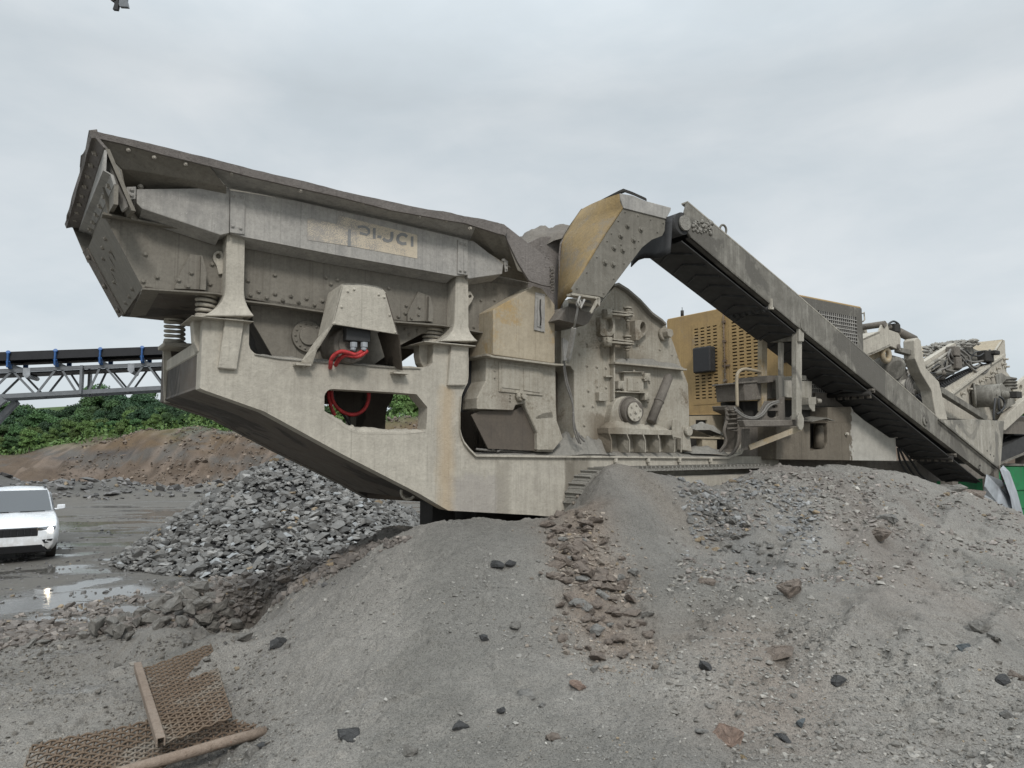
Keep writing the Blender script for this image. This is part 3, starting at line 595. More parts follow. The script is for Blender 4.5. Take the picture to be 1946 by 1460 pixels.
# rim and wing plates
rimT = [(172, 247.5), (240, 263), (313, 280), (400, 301), (480, 322), (580, 345), (640, 361), (675, 369), (745, 384), (813, 398), (850, 403), (883, 411), (915, 416), (946, 423), (958, 427), (967.5, 433.5)]
rimB = [(172, 260), (240, 275), (313, 295), (400, 316), (480, 337), (580, 360), (640, 373), (675, 382), (745, 400), (813, 412), (850, 419), (883, 424), (915, 434), (946, 444), (956, 446), (960, 448)]
cr_ = -.33
def densify(T, B, k=5):
    t2, b2 = [], []
    for i in range(len(T)-1):
        for j in range(k):
            u = j/k; t2.append(lerp2(T[i], T[i+1], u)); b2.append(lerp2(B[i], B[i+1], u))
    return t2+[T[-1]], b2+[B[-1]]
T2, B2 = densify(rimT, rimB)
q = P(); jit = [random.uniform(-1.0, 1.0)*.35+.6*math.sin(i*.61)*.5 for i in range(len(T2))]
q.sheet([onC(x, y+jit[i], cr_-.012-.003*jit[(i*3) % len(jit)]) for i, (x, y) in enumerate(T2)], [onC(x, y, cr_-.002*jit[(i*7) % len(jit)]) for i, (x, y) in enumerate(B2)], (0, .03, 0))
A = [onC(x, y+jit[i], cr_) for i, (x, y) in enumerate(T2)]
q.sheet([p+Vector((0, .03, -.002)) for p in A], [p+Vector((0, .16, -.03)) for p in A], (0, 0, -.02)); q.build('rim', 'rim', hop, 'battered dark rim of the hopper')
# wing plate: from under the rim inwards and down to the fold, then under
def strip(pA, cA, pB, cB, th, mat, name, par=hop, lab=None):
    return P().sheet([onC(x, y, cA) for x, y in pA], [onC(x, y, cB) for x, y in pB], th).build(name, mat, par, lab, bevel=.003)
up1 = [(176, 262), (240, 277), (313, 296), (399, 317)]; fold = [(231, 321), (290, 329), (360, 342), (430, 356)]
strip(up1, -.31, fold, -.17, (0, .02, 0), 'side', 'wing_plate')
strip(fold, -.17, [(238, 357), (300, 372), (360, 380), (430, 400)], .12, (0, 0, .02), 'side', 'wing_plate')
up2 = [(399, 316), (480, 337), (580, 360), (675, 382), (745, 400), (813, 412), (883, 424), (905, 430)]
lo2 = [(433, 357), (500, 369), (590, 388), (680, 408), (745, 422), (810, 437), (880, 454), (893, 457)]
strip(up2, -.31, lo2, -.02, (0, .02, 0), 'beam', 'wing_plate')
up3 = [(905, 432), (946, 445), (960, 449)]; lo3 = [(893, 457), (945, 490), (985, 516)]
strip(up3, -.30, lo3, .02, (0, .02, 0), 'side', 'wing_plate')
strip([(905, 470), (950, 500), (1000, 520)], .03, [(905, 520), (950, 524), (1006, 536)], .12, (0, .02, 0), 'side', 'wing_plate')
q = P()
q.bolts(-.30, [(244, 285), (293, 299), (353, 312), (440, 330)], .012); q.bolts(-.30, [(571, 362), (689, 386), (746, 396.5), (797, 411.5), (848, 419), (893, 434)], .016); q.bolts(-.02, [(267, 355)], .016); q.build('rim_bolts', 'bolt', hop)
P().plate(.145, .015, [(176, 262), (313, 296), (480, 337), (675, 382), (813, 412), (960, 449), (1004, 470), (1004, 552), (866, 530), (640, 491), (420, 450), (300, 426), (205, 406)]).build('trough_wall', 'side', hop)
# front corner post of the wing
strip([(200, 283), (213, 300), (226, 322), (243, 393)], -.28, [(205, 286), (196, 312), (208, 345), (231, 402)], -.20, (.012, .03, 0), 'beam', 'corner_prop')
# right-hand end plate of the hopper, bent down towards the crusher
q = P(); q.plate(-.27, .03, [(960, 448), (967.5, 434), (985, 450), (1003, 462), (1020, 475), (1038, 488), (1052, 505), (1052, 546), (1030, 542), (1006, 534), (985, 500)])
q.bolts(-.27, [(1036, 489), (1042, 491), (1037, 507), (1044, 507), (1028, 460+8)], .008)
q.build('end_wing', 'rim', hop, bevel=.006)
q = P(); e1 = [onC(x, y, -.26) for x, y in [(967.5, 434), (1003, 462), (1038, 488)]]; q.sheet(e1, [p+Vector((0, .12, -.02)) for p in e1], (0, 0, -.02)); q.build('rim', 'rim', hop)
# rear end wall of the hopper (left in view), runs across the machine
cn, cf = -.33, 2.5
def wob(pn, pf, n, amp, seed):
    rr = random.Random(seed); out_ = []
    for i in range(n+1):
        t = i/n; a_ = onC(*pn, cn).lerp(onC(*pf, cf), t); out_.append(a_+Vector((rr.uniform(-1, 1)*amp, 0, rr.uniform(-1, 1)*amp)))
    return out_
P().sheet(wob((171, 248), (122, 431), 14, .018, 3), wob((198, 281), (148, 436), 14, .003, 4), (.03, 0, .0)).build('end_rim', 'rim', hop, 'wavy bent end rim of the hopper', bevel=.004)
P().sheet(wob((171, 248), (122, 427), 14, .008, 3), wob((174, 262), (126, 434), 14, .003, 4), (.05, 0, .02)).build('end_rim', 'rim', hop)
q = P(); q.sheet(wob((196, 324), (149, 441), 6, 0, 1), wob((210, 332), (160, 446), 6, 0, 1), (.02, 0, 0)); q.sheet(wob((210, 332), (160, 446), 6, 0, 1), wob((216, 352), (171, 450), 6, 0, 1), (.02, 0, 0))
q.sheet(wob((198, 285), (150, 436), 6, 0, 1), wob((196, 324), (149, 441), 6, 0, 1), (.02, 0, 0)); q.build('end_rib', 'beam', hop)
q = P(); q.sheet(wob((217, 350), (172, 450), 6, 0, 1), wob((216, 388), (176, 461), 6, 0, 1), (.03, 0, 0)); q.sheet(wob((200, 282), (152, 430), 3, 0, 1), wob((250, 400), (200, 470), 3, 0, 1), (.03, 0, 0)); q.build('end_wall', 'side', hop)
q = P()
for i in range(6):
    t = .08+i*.15; p_ = onC(213, 342, cn).lerp(onC(166, 449, cf), t); q.bolt(p_, (-1, -.35, -.2), .02)
for i in range(8):
    t = .1+i*.11; p_ = onC(188, 268, cn).lerp(onC(138, 433, cf), t); q.bolt(p_, (-1, 0, -.4), .02)
q.build('end_bolts', 'bolt', hop)
# far wing, so the hopper is a real trough
P().sheet([Vector((onC(172, 250, cr_).x, 2.5, onC(172, 250, cr_).z)), Vector((onC(960, 440, cr_).x, 2.5, onC(960, 440, cr_).z))], [Vector((onC(195, 404, .12).x, 2.0, onC(195, 404, .12).z)), Vector((onC(950, 560, .12).x, 2.0, onC(950, 560, .12).z))], (0, .03, 0)).build('wing_plate', 'side', hop)
# ================= vibrating feeder under the hopper
fe = empty('vibrating_feeder', (0, 0, 0)); fe.parent = crusher
side = [(195, 404), (300, 424), (420, 448), (440, 449), (640, 489), (866, 528), (960, 540), (1000, 548), (1000, 640), (934, 634), (891, 627), (842, 617), (750, 610), (606, 590), (520, 577), (413, 556), (271, 547)]
q = P(); q.plate(.13, .02, side)
q.bolts(.13, z1([(375, 657), (665, 692), (612, 882), (690, 1032), (597, 1060), (1052, 948), (1040, 1078), (1290, 1055), (1360, 1127), (1468, 1143), (1574, 1158), (1305, 1150), (1412, 1168), (1520, 1186), (1625, 1198), (1465, 1018), (1100, 770)]), .017)
q.bolts(.13, z2([(8, 600), (10, 725), (112, 740), (216, 756), (60, 768), (163, 780), (268, 797), (320, 772), (345, 617), (376, 660), (420, 633), (757, 688), (873, 802), (960, 814), (868, 852), (823, 875), (1018, 607), (720, 548), (395, 490), (80, 420)]), .017)
q.bolts(.13, z2([(1390, 683), (1458, 692), (1367, 768), (1457, 768), (1362, 873), (1438, 885), (1362, 917), (1440, 910), (1320, 945), (1398, 955), (1440, 935)]), .014)
q.build('side_plate', 'side', fe, bevel=.003)
A = [onC(x, y, .05) for x, y in [(271, 547), (413, 556), (470, 571), (520, 577), (606, 590), (750, 610), (842, 617), (934, 634), (1000, 641)]]
P().sheet(A, [p+Vector((0, .12, 0)) for p in A], (0, 0, -.014)).build('flange', 'side', fe)
A = [onC(x, y, .04) for x, y in [(195, 404), (300, 424), (420, 448)]]
P().sheet(A, [p+Vector((0, .12, 0)) for p in A], (0, 0, -.014)).build('flange', 'side', fe)
q = P(); q.plate(.10, .03, z1([(805, 1108), (850, 990), (910, 880), (985, 890), (980, 1000), (975, 1113)])); q.bolts(.10, z1([(915, 1003), (832, 1052), (892, 1092)]), .017); q.build('gusset', 'side', fe)
P().plate(.05, .08, z1([(983, 890), (990, 892), (1017, 1000), (1012, 1118), (975, 1113)])).build('gusset', 'side', fe)
q = P(); q.plate(.10, .03, z2([(885, 905), (885, 850), (955, 710), (1030, 740), (1025, 830), (1020, 905)])); q.bolts(.10, z2([(960, 814), (955, 862), (908, 885)]), .015); q.build('gusset', 'side', fe)
P().plate(.05, .08, z2([(1028, 740), (1034, 742), (1056, 830), (1052, 910), (1022, 905)])).build('gusset', 'side', fe)
# rear end plate, slanting, with three slots
En = [onC(x, y, .13) for x, y in [(195, 404), (271, 547)]]; Ef = [onC(x, y, 1.9) for x, y in [(165, 477), (233, 601)]]
nn = (En[1]-En[0]).cross(Ef[0]-En[0]).normalized()
if nn.x > 0: nn = -nn
def ep(u, v): return En[0].lerp(Ef[0], u).lerp(En[1].lerp(Ef[1], u), v)
q = P(); slots = [(.30, .52, .10), (.42, .60, .12), (.56, .70, .11)]; us = [0]; 
def slot_loop(u, v, hl):
    return [ep(u+.018*math.cos(t), v+hl*math.sin(t)) for t in [2*math.pi*i/12 for i in range(12)]]
q.poly3([ep(0, 0), ep(1, 0), ep(1, 1), ep(0, 1)], -nn*.02, [slot_loop(.30, .43, .085), slot_loop(.42, .47, .11), slot_loop(.60, .60, .10)])
for u, v in ((.25, .2), (.45, .22), (.6, .3), (.3, .35), (.5, .5), (.66, .62), (.25, .9), (.45, .92), (.65, .93)): q.bolt(ep(u, v), nn, .017)
q.build('end_plate', 'side', fe, 'slotted end plate of the feeder')
q = P(); q.sheet([ep(1, 0)+nn*.03, ep(1, 1)+nn*.03], [ep(.9, -.0)+nn*.002, ep(.9, 1)+nn*.002], nn*.012)
for v in (.12, .55, .92): q.bolt(ep(.93, v)+nn*.03, nn, .02)
q.build('end_fold', 'mudsteel', fe)
# bottom of the feeder
A = [onC(x, y, .13) for x, y in [(271, 548), (301, 553), (413, 558), (640, 596), (934, 636)]]; B = [Vector((p.x, 1.9, p.z)) for p in A]; B[0] = onC(237, 601, 1.9); B[1] = onC(260, 604, 1.9); B[2].x -= .05
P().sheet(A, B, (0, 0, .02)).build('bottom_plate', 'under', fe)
P().sheet([onC(271, 547, .12), onC(258, 600, 1.9)+Vector((-.06, 0, 0))], [onC(302, 552, .12), onC(258, 600, 1.9)+Vector((.08, 0, 0))], (0, 0, -.02)).build('bottom_beam', 'side', fe)
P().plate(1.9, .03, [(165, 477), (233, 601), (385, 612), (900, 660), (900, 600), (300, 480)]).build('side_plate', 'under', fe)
# exciter box between the side plates
q = P(); q.plate(.22, .03, [(476, 580), (606, 592), (750, 612), (842, 620), (836, 628), (803, 634), (762, 656), (707, 696), (530, 700), (505, 655), (482, 616)])
q.bolts(.22, z2([(867, 960), (950, 970), (896, 996)]), .015)
q.build('exciter_plate', 'side', fe, bevel=.003)
q = P(); cc = onC(584, 640, .21)
q.cyl(cc+Vector((0, .02, 0)), cc+Vector((0, -.025, 0)), .150, 32); q.cyl(cc+Vector((0, -.02, 0)), cc+Vector((0, -.045, 0)), .085, 28)
for i in range(14): t = 2*math.pi*i/14; q.bolt(cc+Vector((.122*math.cos(t), -.026, .122*math.sin(t))), (0, -1, 0), .010)
q.build('bearing_cover', 'side', fe, bevel=.003)
P().plate(.8, 1.0, [(500, 600), (830, 640), (760, 690), (700, 740), (560, 720)]).build('exciter_box', 'under', fe)
# drive motor with red hoses
mo = empty('drive_motor', (0, 0, 0)); mo.parent = crusher
q = P(); c0 = onC(668, 655, -.12); q.cyl(c0, c0+Vector((0, .34, 0)), .17, 28, .19); q.cyl(c0+Vector((0, -.02, -.0)), c0+Vector((0, .01, 0)), .13, 24); q.build('motor_body', 'mudsteel', mo, bevel=.006)
q = P(); a_ = onC(684, 640, -.2); q.box((a_.x-.14, -.22, a_.z-.05), (a_.x+.10, -.12, a_.z+.13)); q.build('valve_block', 'blackhose', mo, bevel=.008)
q = P(); 
for px_ in (672, 692):
    a_ = onC(px_, 660, -.2); q.cyl(a_+Vector((0, 0, .045)), a_+Vector((0, 0, .0)), .034, 8, None, False); q.cyl(a_, a_+Vector((-.01, 0, -.035)), .026, 12)
q.build('hose_fitting', 'sheet', mo)
def px_path(pts, n=6): # smooth path through (px, py, c)
    P3 = [onC(x, y, c) for x, y, c in pts]; out_ = []
    for i in range(len(P3)-1):
        p0, p1, p2, p3 = P3[max(0, i-1)], P3[i], P3[i+1], P3[min(len(P3)-1, i+2)]
        for j in range(n):
            t = j/n; out_.append(.5*((2*p1)+(p2-p0)*t+(2*p0-5*p1+4*p2-p3)*t*t+(3*p1-p0-3*p2+p3)*t**3))
    return out_+[P3[-1]]
def ribbed(pts, r):
    q = P(); q.tube(pts, r, 10); d = 0
    for i in range(1, len(pts)-1): q.ring(pts[i], pts[i+1]-pts[i-1], r*.92, r*.22, 10, 5)
    return q
ribbed(px_path([(688, 668, -.2), (676, 674, -.2), (664, 671, -.2), (650, 668, -.19), (638, 673, -.17), (630, 683, -.13), (628, 696, -.06), (626, 715, .3), (624, 745, .32), (628, 770, .30), (636, 790, .28)], 8), .018).build('red_hose', 'red', mo, 'red hose curving from the motor')
ribbed(px_path([(698, 667, -.2), (680, 678, -.2), (655, 676, -.16), (640, 690, -.05), (633, 715, .27), (630, 745, .3), (634, 765, .3), (648, 781, .3), (668, 788, .3), (685, 784, .3), (697, 770, .3), (701, 752, .3), (698, 735, .3), (690, 715, .32)], 8), .018).build('red_hose', 'red', mo, 'looped red hose seen through the frame hole')
P().tube(px_path([(633, 745, .36), (636, 765, .36), (650, 785, .36), (662, 802, .4), (670, 815, .42)]), .014).build('hose', 'blackhose', mo)
P().plate(1.1, .05, [(636, 738), (752, 744), (748, 750), (744, 763), (736, 775), (733, 790), (732, 818), (668, 818), (668, 795), (652, 780), (640, 765)]).build('belly_plate', 'under', mo)
P().plate(1.0, .06, zh([(760, 1170), (830, 1170), (832, 1290), (775, 1290)])).build('hanger', 'side', mo)
# shield over the motor
sh_ = empty('motor_shield', (0, 0, 0)); sh_.parent = crusher
F = [(651, 539), (690, 540), (715, 544), (727, 549), (734, 557), (757, 636), (631, 616)]
q = P(); q.plate(-.30, .015, F); q.bolts(-.30, z2([(490, 708), (530, 696), (693, 730), (730, 748), (447, 812), (765, 865), (402, 920), (803, 980)]), .012); q.build('front_plate', 'frame', sh_, bevel=.004)
lf = [onC(651, 539, -.30), onC(631, 616, -.30)]; ba = [onC(624, 557, .05), onC(604, 640, .02)]
q = P(); q.sheet(lf, ba, (.012, 0, -.004)); q.sheet([onC(631, 615, -.30), onC(616, 640, -.22), onC(600, 664, -.13), onC(591, 692, -.06)], [onC(605, 640, -.1), onC(594, 655, -.08), onC(584, 670, -.05), onC(570, 690, .0)], (.012, 0, -.006)); q.build('side_plate', 'frame', sh_)
q = P(); q.sheet([onC(x, y, -.30) for x, y in [(651, 539), (690, 540), (715, 544), (727, 549)]], [onC(x, y, .05) for x, y in [(625, 557), (670, 556), (700, 560), (712, 566)]], (0, 0, -.012)); q.build('top_plate', 'clay', sh_)
q = P(); q.sheet([onC(757, 636, -.3), onC(763, 704, -.07)], [onC(717, 633, .12), onC(736, 695, .1)], (.014, 0, 0)); q.sheet([onC(734, 557, -.3), onC(757, 636, -.3)], [onC(712, 566, .05), onC(722, 634, .1)], (-.012, 0, 0)); q.build('side_plate', 'under', sh_)
q = P()
for x, y in ((579, 693), (765, 709)):
    a_ = onC(x-17, y-1, -.09); b_ = onC(x+12, y, -.09); q.box((a_.x, -.10, a_.z-.008), (b_.x, .02, a_.z+.008)); q.bolt(onC(x-2, y+4, -.03), (0, -1, -.2), .014)
q.build('foot', 'frame', sh_)
# dust lying on ledges
def dust_heap(pts, c0, c1, h, name='dust_bank', par=None, mat='clay', n=14):
    """low ragged bank of fines along a ledge given by pixel points on plane c0"""
    A = []; T = []
    P3 = [onC(x, y, c0) for x, y in pts]; seg = []
    for i in range(len(P3)-1):
        for j in range(n): seg.append(P3[i].lerp(P3[i+1], j/n))
    seg.append(P3[-1]); m = len(seg); K = 7; vs = []
    rr = random.Random(len(seg)+int(c0*100))
    w_ = (.5+.8*fbm(np.repeat(np.arange(m), K)*.23+rr.random()*50, np.tile(np.arange(K), m)*.5, 3, 7)).tolist()
    for i, p in enumerate(seg):
        e_ = math.sin(math.pi*min(1, i/(m-1)*1.0))**.5
        for k in range(K):
            t = k/(K-1); cc = c0+(c1-c0)*t; hh = h*e_*(math.sin(math.pi*(t*.9+.08))**.8)*(.6+.8*w_[i*K+k])
            vs.append((p.x, cc, p.z+(hh if 0 < k < K-1 else -.01)))
    fs = [(i*K+k, (i+1)*K+k, (i+1)*K+k+1, i*K+k+1) for i in range(m-1) for k in range(K-1)]
    return P().add(vs, fs, True).build(name, mat, par or crusher)
dust_heap([(484, 672), (530, 680), (591, 686), (667, 692), (742, 698), (800, 699)], -.015, .2, .03)
dust_heap(zh([(470, 1120), (600, 1215), (720, 1300), (850, 1352), (1400, 1356), (1640, 1335)]), -.003, .2, .055, mat='frame')
dust_heap([(910, 864), (1053, 866), (1130, 867), (1300, 867), (1400, 868)], -.03, .5, .06)
dust_heap([(1040, 866), (1085, 864), (1110, 862), (1140, 862), (1170, 864)], -.02, .4, .22)
# ================= crusher house, guards and inlet
gb = empty('guard_box', (0, 0, 0)); gb.parent = crusher
gF = z4([(478, 210), (712, 72), (762, 88), (835, 180), (836, 515), (820, 518), (480, 470)])
P().plate(-.16, .5, gF).build('box_shell', 'yellow', gb, 'dusty yellow guard box with sloping corner', bevel=.012, seg=2)
q = P(); q.plate(-.175, .014, z4([(724, 108), (778, 120), (777, 340), (716, 326)])); q.plate(-.185, .01, z4([(738, 135), (760, 140), (758, 312), (735, 306)])); q.bolts(-.178, z4([(732, 117), (770, 125), (725, 325), (768, 332)]), .006); q.build('hinge_strap', 'beam', gb, bevel=.003)
q = P(); q.tube([onC(*p, -.20) for p in z4([(752, 150), (750, 200), (755, 260), (752, 300)])], .007); q.build('handle', 'dark', gb)
A = [onC(x, y, -.18) for x, y in z4([(440, 462), (480, 474), (836, 520), (885, 522)])]; P().sheet(A, [p+Vector((0, .5, 0)) for p in A], (0, 0, -.02)).build('ledge', 'crush', gb)
lc_ = empty('feed_chute_housing', (0, 0, 0)); lc_.parent = crusher
hs = z4([(440, 468), (840, 525), (843, 760), (848, 850), (884, 955), (830, 1020), (735, 1020), (733, 920), (655, 752), (610, 760), (597, 790), (385, 783), (386, 720), (410, 672), (437, 620)])
q = P(); q.plate(-.06, .5, hs); q.build('shell', 'crush', lc_, bevel=.01)
q = P(); q.plate(-.075, .02, z4([(512, 512), (768, 548), (766, 706), (512, 682)])); q.plate(-.083, .01, z4([(530, 530), (635, 545), (635, 672), (530, 660)])); q.plate(-.083, .01, z4([(655, 548), (752, 560), (750, 690), (655, 676)]))
q.bolts(-.07, z4([(488, 560), (488, 602), (547, 605), (577, 702), (577, 718), (577, 735), (757, 688)]), .008); q.build('access_hatch', 'crush', lc_, bevel=.003)
q = P(); c0 = onC(*z4([(628, 714)])[0], -.06); q.cyl(c0, c0+Vector((0, -.07, 0)), .06, 8, .05); q.cyl(c0+Vector((0, -.07, 0)), c0+Vector((0, -.11, 0)), .03, 6)
for i in range(6): t = i*math.pi/3; q.bolt(c0+Vector((.043*math.cos(t), -.072, .043*math.sin(t))), (0, -1, 0), .008)
q.build('clamp_knob', 'crush', lc_)
P().plate(.0, .02, z4([(352, 818), (400, 795), (600, 790), (655, 760), (735, 920), (737, 1025), (450, 1012)])).build('slope_plate', 'under', lc_)
P().plate(.25, .02, z4([(345, 500), (445, 400), (445, 620), (395, 700), (385, 790), (292, 800), (296, 715), (338, 610)])).build('rubber_curtain', 'rubber', lc_)
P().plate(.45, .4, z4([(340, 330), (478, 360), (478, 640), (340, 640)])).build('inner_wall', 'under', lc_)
q = P(); q.plate(-.03, .16, z4([(732, 835), (790, 835), (822, 830), (826, 1030), (735, 1030)])); q.plate(-.06, .2, z4([(722, 826), (760, 808), (820, 800), (828, 832), (722, 842)])); q.build('stop_post', 'crush', crusher, bevel=.006)
for pts in ([(470, 1018), (540, 985), (600, 980), (650, 1005), (705, 1030)], [(500, 1030), (560, 1000), (610, 995), (620, 1025)], [(590, 975), (612, 1000), (625, 1028)], [(380, 1015), (460, 1022), (560, 1026), (700, 1035)]):
    P().tube(px_path([(*z4([p])[0], .02+.02*i) for i, p in enumerate(pts)]), .012).build('hose', 'hose', crusher)
# recess between guard and main house
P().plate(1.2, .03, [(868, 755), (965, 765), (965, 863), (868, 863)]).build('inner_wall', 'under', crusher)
q = P()
for x_, r_ in ((902, .02), (910, .03), (919, .016)): q.cyl(onC(x_, 770, .95), onC(x_+2, 862, .95), r_, 8)
q.build('pipe', 'mudsteel', crusher)
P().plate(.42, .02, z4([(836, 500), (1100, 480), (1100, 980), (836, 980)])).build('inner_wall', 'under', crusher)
# main house side plate
main = z4([(1000, 1030), (985, 990), (945, 965), (945, 565), (925, 535), (870, 530), (870, 330), (960, 320), (1035, 250), (1180, 75), (1205, 70), (1260, 105), (1330, 165), (1400, 240), (1455, 280), (1480, 305), (1520, 400), (1560, 520), (1605, 640), (1612, 800), (1608, 1030)])
ho = empty('crusher_house', (0, 0, 0)); ho.parent = crusher
q = P(); q.plate(.10, 1.9, main)
q.bolts(.10, z4([(1022, 418), (1076, 425), (1020, 533), (1077, 540), (1127, 545), (1078, 652), (1129, 658), (1027, 677), (1000, 762), (1052, 766), (1002, 877), (978, 468), (1128, 428), (975, 350), (1020, 600-250+60)]), .017)
q.bolts(.10, z4([(1262, 490), (1195, 405), (1310, 415), (1380, 630), (1372, 740), (1385, 800), (1425, 880), (1510, 470), (1190, 570), (1190, 665), (1440, 440), (1200, 500)]), .015); q.build('house_shell', 'crush', ho, bevel=.006)
A = [onC(x, y, -.02) for x, y in z4([(1183, 510), (1400, 530), (1598, 551)])]; P().sheet(A, [p+Vector((0, .13, 0)) for p in A], (0, 0, -.02)).build('ledge', 'crush', ho)
dust_heap(z4([(1190, 509), (1400, 529), (1590, 549)]), -.015, .11, .07, par=ho)
P().plate(.03, .08, z4([(1176, 205), (1184, 205), (1182, 735), (1174, 735)])).build('rib', 'crush', ho)
P().plate(.05, .05, z4([(1130, 590), (1172, 590), (1172, 598), (1130, 598)])).build('rib', 'crush', ho)
A = [onC(x, y, .02) for x, y in z4([(1180, 72), (1205, 66), (1260, 100), (1330, 160), (1400, 236), (1456, 276), (1480, 300)])]; P().sheet(A, [p+Vector((0, .3, 0)) for p in A], (0, 0, .03)).build('roof_edge', 'clay', ho)
q = P(); q.plate(.02, .09, z4([(1098, 250), (1120, 236), (1180, 236), (1182, 340), (1165, 360), (1110, 360), (1098, 350)]), [z4([(1150+22*math.cos(t), 298+42*math.sin(t)) for t in [2*math.pi*i/14 for i in range(14)]])]); q.build('lifting_lug', 'crush', ho, bevel=.006)
q = P(); q.plate(.0, .10, z4([(1300, 270), (1340, 268), (1372, 290), (1378, 325), (1350, 360), (1320, 385), (1302, 385)]), [z4([(1345+16*math.cos(t), 312+34*math.sin(t)) for t in [2*math.pi*i/14 for i in range(14)]])]); q.build('lifting_lug', 'crush', ho, bevel=.006)
def stackbolt(cx_, y0, y1):
    q = P(); k_ = z4([(cx_, y0)])[0]; e_ = z4([(cx_, y1)])[0]
    top, bot = onC(*k_, -.02), onC(*e_, -.02)
    q.cyl(top, bot, .017, 10)
    for t, r_ in ((0, .055), (.12, .04), (.25, .07), (.36, .07), (.5, .045), (.62, .03)): p_ = top.lerp(bot, t); q.cyl(p_+Vector((0, 0, .010)), p_-Vector((0, 0, .010)), r_, 16)
    q.build('clamp_bolt', 'crush', ho)
stackbolt(1255, 200, 318); stackbolt(1252, 365, 490)
for yy in (240, 402):
    q = P(); a_, b_ = onC(*z4([(1120, yy-6)])[0], -.02), onC(*z4([(1275, yy+8)])[0], -.02)
    q.bar(a_, b_, .12, .022); q.bar(a_+Vector((0, 0, .04)), b_+Vector((0, 0, .03)), .10, .018); q.cyl(a_+Vector((.05, 0, .06)), a_+Vector((.05, 0, -.05)), .06, 18); q.build('clamp_strap', 'crush', ho)
q = P(); c0 = onC(*z4([(1458, 352)])[0], .1); q.cyl(c0, c0+Vector((0, -.05, 0)), .09, 18); q.cyl(c0+Vector((0, -.05, 0)), c0+Vector((0, -.14, 0)), .06, 6, None, False); q.build('nut', 'crush', ho, bevel=.005)
# inspection hatch
q = P(); q.plate(.04, .06, zc([(525, 410), (755, 415), (750, 640), (525, 640)])); q.plate(.025, .02, zc([(565, 475), (690, 480), (708, 500), (708, 630), (565, 628)])); q.plate(-.01, .11, zc([(520, 400), (760, 405), (760, 414), (520, 410)])); q.plate(-.01, .11, zc([(440, 628), (770, 642), (770, 655), (440, 642)]))
q.plate(.0, .05, zc([(750, 470), (790, 478), (790, 495), (750, 490)]))
for x, y in ((475, 560), (778, 470), (778, 690)):
    c0 = onC(*zc([(x, y)])[0], .03); q.cyl(c0+Vector((0, 0, .045)), c0+Vector((0, 0, -.045)), .042, 8); q.box((c0.x-.05, 0, c0.z-.05), (c0.x+.05, .1, c0.z+.05))
q.bolts(.03, zc([(672, 525), (602, 620), (812, 525), (545, 420), (640, 395)]), .012); q.build('inspection_hatch', 'crush', ho, bevel=.004)
q = P(); q.plate(.03, .07, zc([(235, 640), (335, 640), (335, 745), (235, 740)])); q.bolts(.03, zc([(270, 655), (325, 655), (270, 725), (322, 730)]), .006); q.build('junction_box', 'crush', ho, bevel=.005)
# bearing
be = empty('rotor_bearing', (0, 0, 0)); be.parent = crusher
hb = [(360, 960), (372, 880), (395, 790), (440, 720), (510, 690), (600, 690), (680, 715), (730, 770), (740, 850), (735, 960), (800, 1020), (880, 1060), (340, 1060)]
q = P(); q.plate(.0, .12, zc(hb)); q.build('bearing_housing', 'crush', be, bevel=.02, seg=2)
c0 = onC(*zc([(585, 860)])[0], .0); c1 = onC(*zc([(640, 870)])[0], -.10)
q = P(); q.cyl(c0, c1, .165, 32, .14); q.ring(c0, (0, 1, 0), .17, .014, 32); q.build('bearing_drum', 'mudsteel', be, bevel=.006)
q = P(); q.cyl(c1, c1+Vector((0, -.02, 0)), .115, 28)
for i in range(6): t = 2*math.pi*i/6+.3; q.bolt(c1+Vector((.085*math.cos(t), -.02, .085*math.sin(t))), (0, -1, 0), .014)
q.bolt(c1+Vector((0, -.02, 0)), (0, -1, 0), .02); q.build('bearing_cap', 'frame', be)
# ribbed foot of the bearing
q = P(); q.plate(-.10, .25, zc([(340, 1052), (450, 1045), (900, 1075), (1080, 1080), (1075, 1140), (345, 1118)])); 
for x0_, x1_ in ((345, 382), (548, 590), (733, 775), (905, 942), (1075, 1110)):
    q.plate(-.10, .014, zc([(x0_, 1118), (x0_+12, 1118), (x1_+3, 1200), (x1_, 1340), (x1_-9, 1340), (x1_-9, 1200)]))
    a_ = onC(*zc([(x0_+6, 1118)])[0], -.1); b_ = onC(*zc([(x1_-4, 1340)])[0], -.1); q.poly3([(a_.x, -.1, a_.z), (b_.x, -.1, onC(*zc([(x1_, 1200)])[0], -.1).z), (b_.x, -.1, b_.z), (b_.x, .14, b_.z), (a_.x, .14, a_.z)], (.014, 0, 0))
q.build('bearing_foot', 'crush', be, bevel=.004)
dust_heap(zc([(340, 1050), (450, 1043), (620, 1050), (800, 1062), (1060, 1076)]), -.09, .1, .09, par=be, mat='crush')
q = P(); q.plate(.02, .10, zc([(885, 965), (1100, 968), (1110, 1090), (900, 1075)])); q.plate(-.08, .02, zc([(1085, 960), (1130, 958), (1165, 975), (1188, 1010), (1195, 1340), (1185, 1340), (1180, 1180), (1080, 1160)])); q.bolts(.0, zc([(965, 1055), (1055, 1062)]), .014); q.build('foot_bracket', 'crush', be, bevel=.005)
q = P(); q.plate(-.02, .1, zc([(1200, 1100), (1215, 1040), (1250, 1030), (1290, 1080), (1290, 1180), (1310, 1330), (1200, 1310)])); c0 = onC(*zc([(1250, 1095)])[0], -.02); q.cyl(c0, c0+Vector((0, -.05, 0)), .07, 18, .06); q.build('clamp', 'crush', be, bevel=.006)
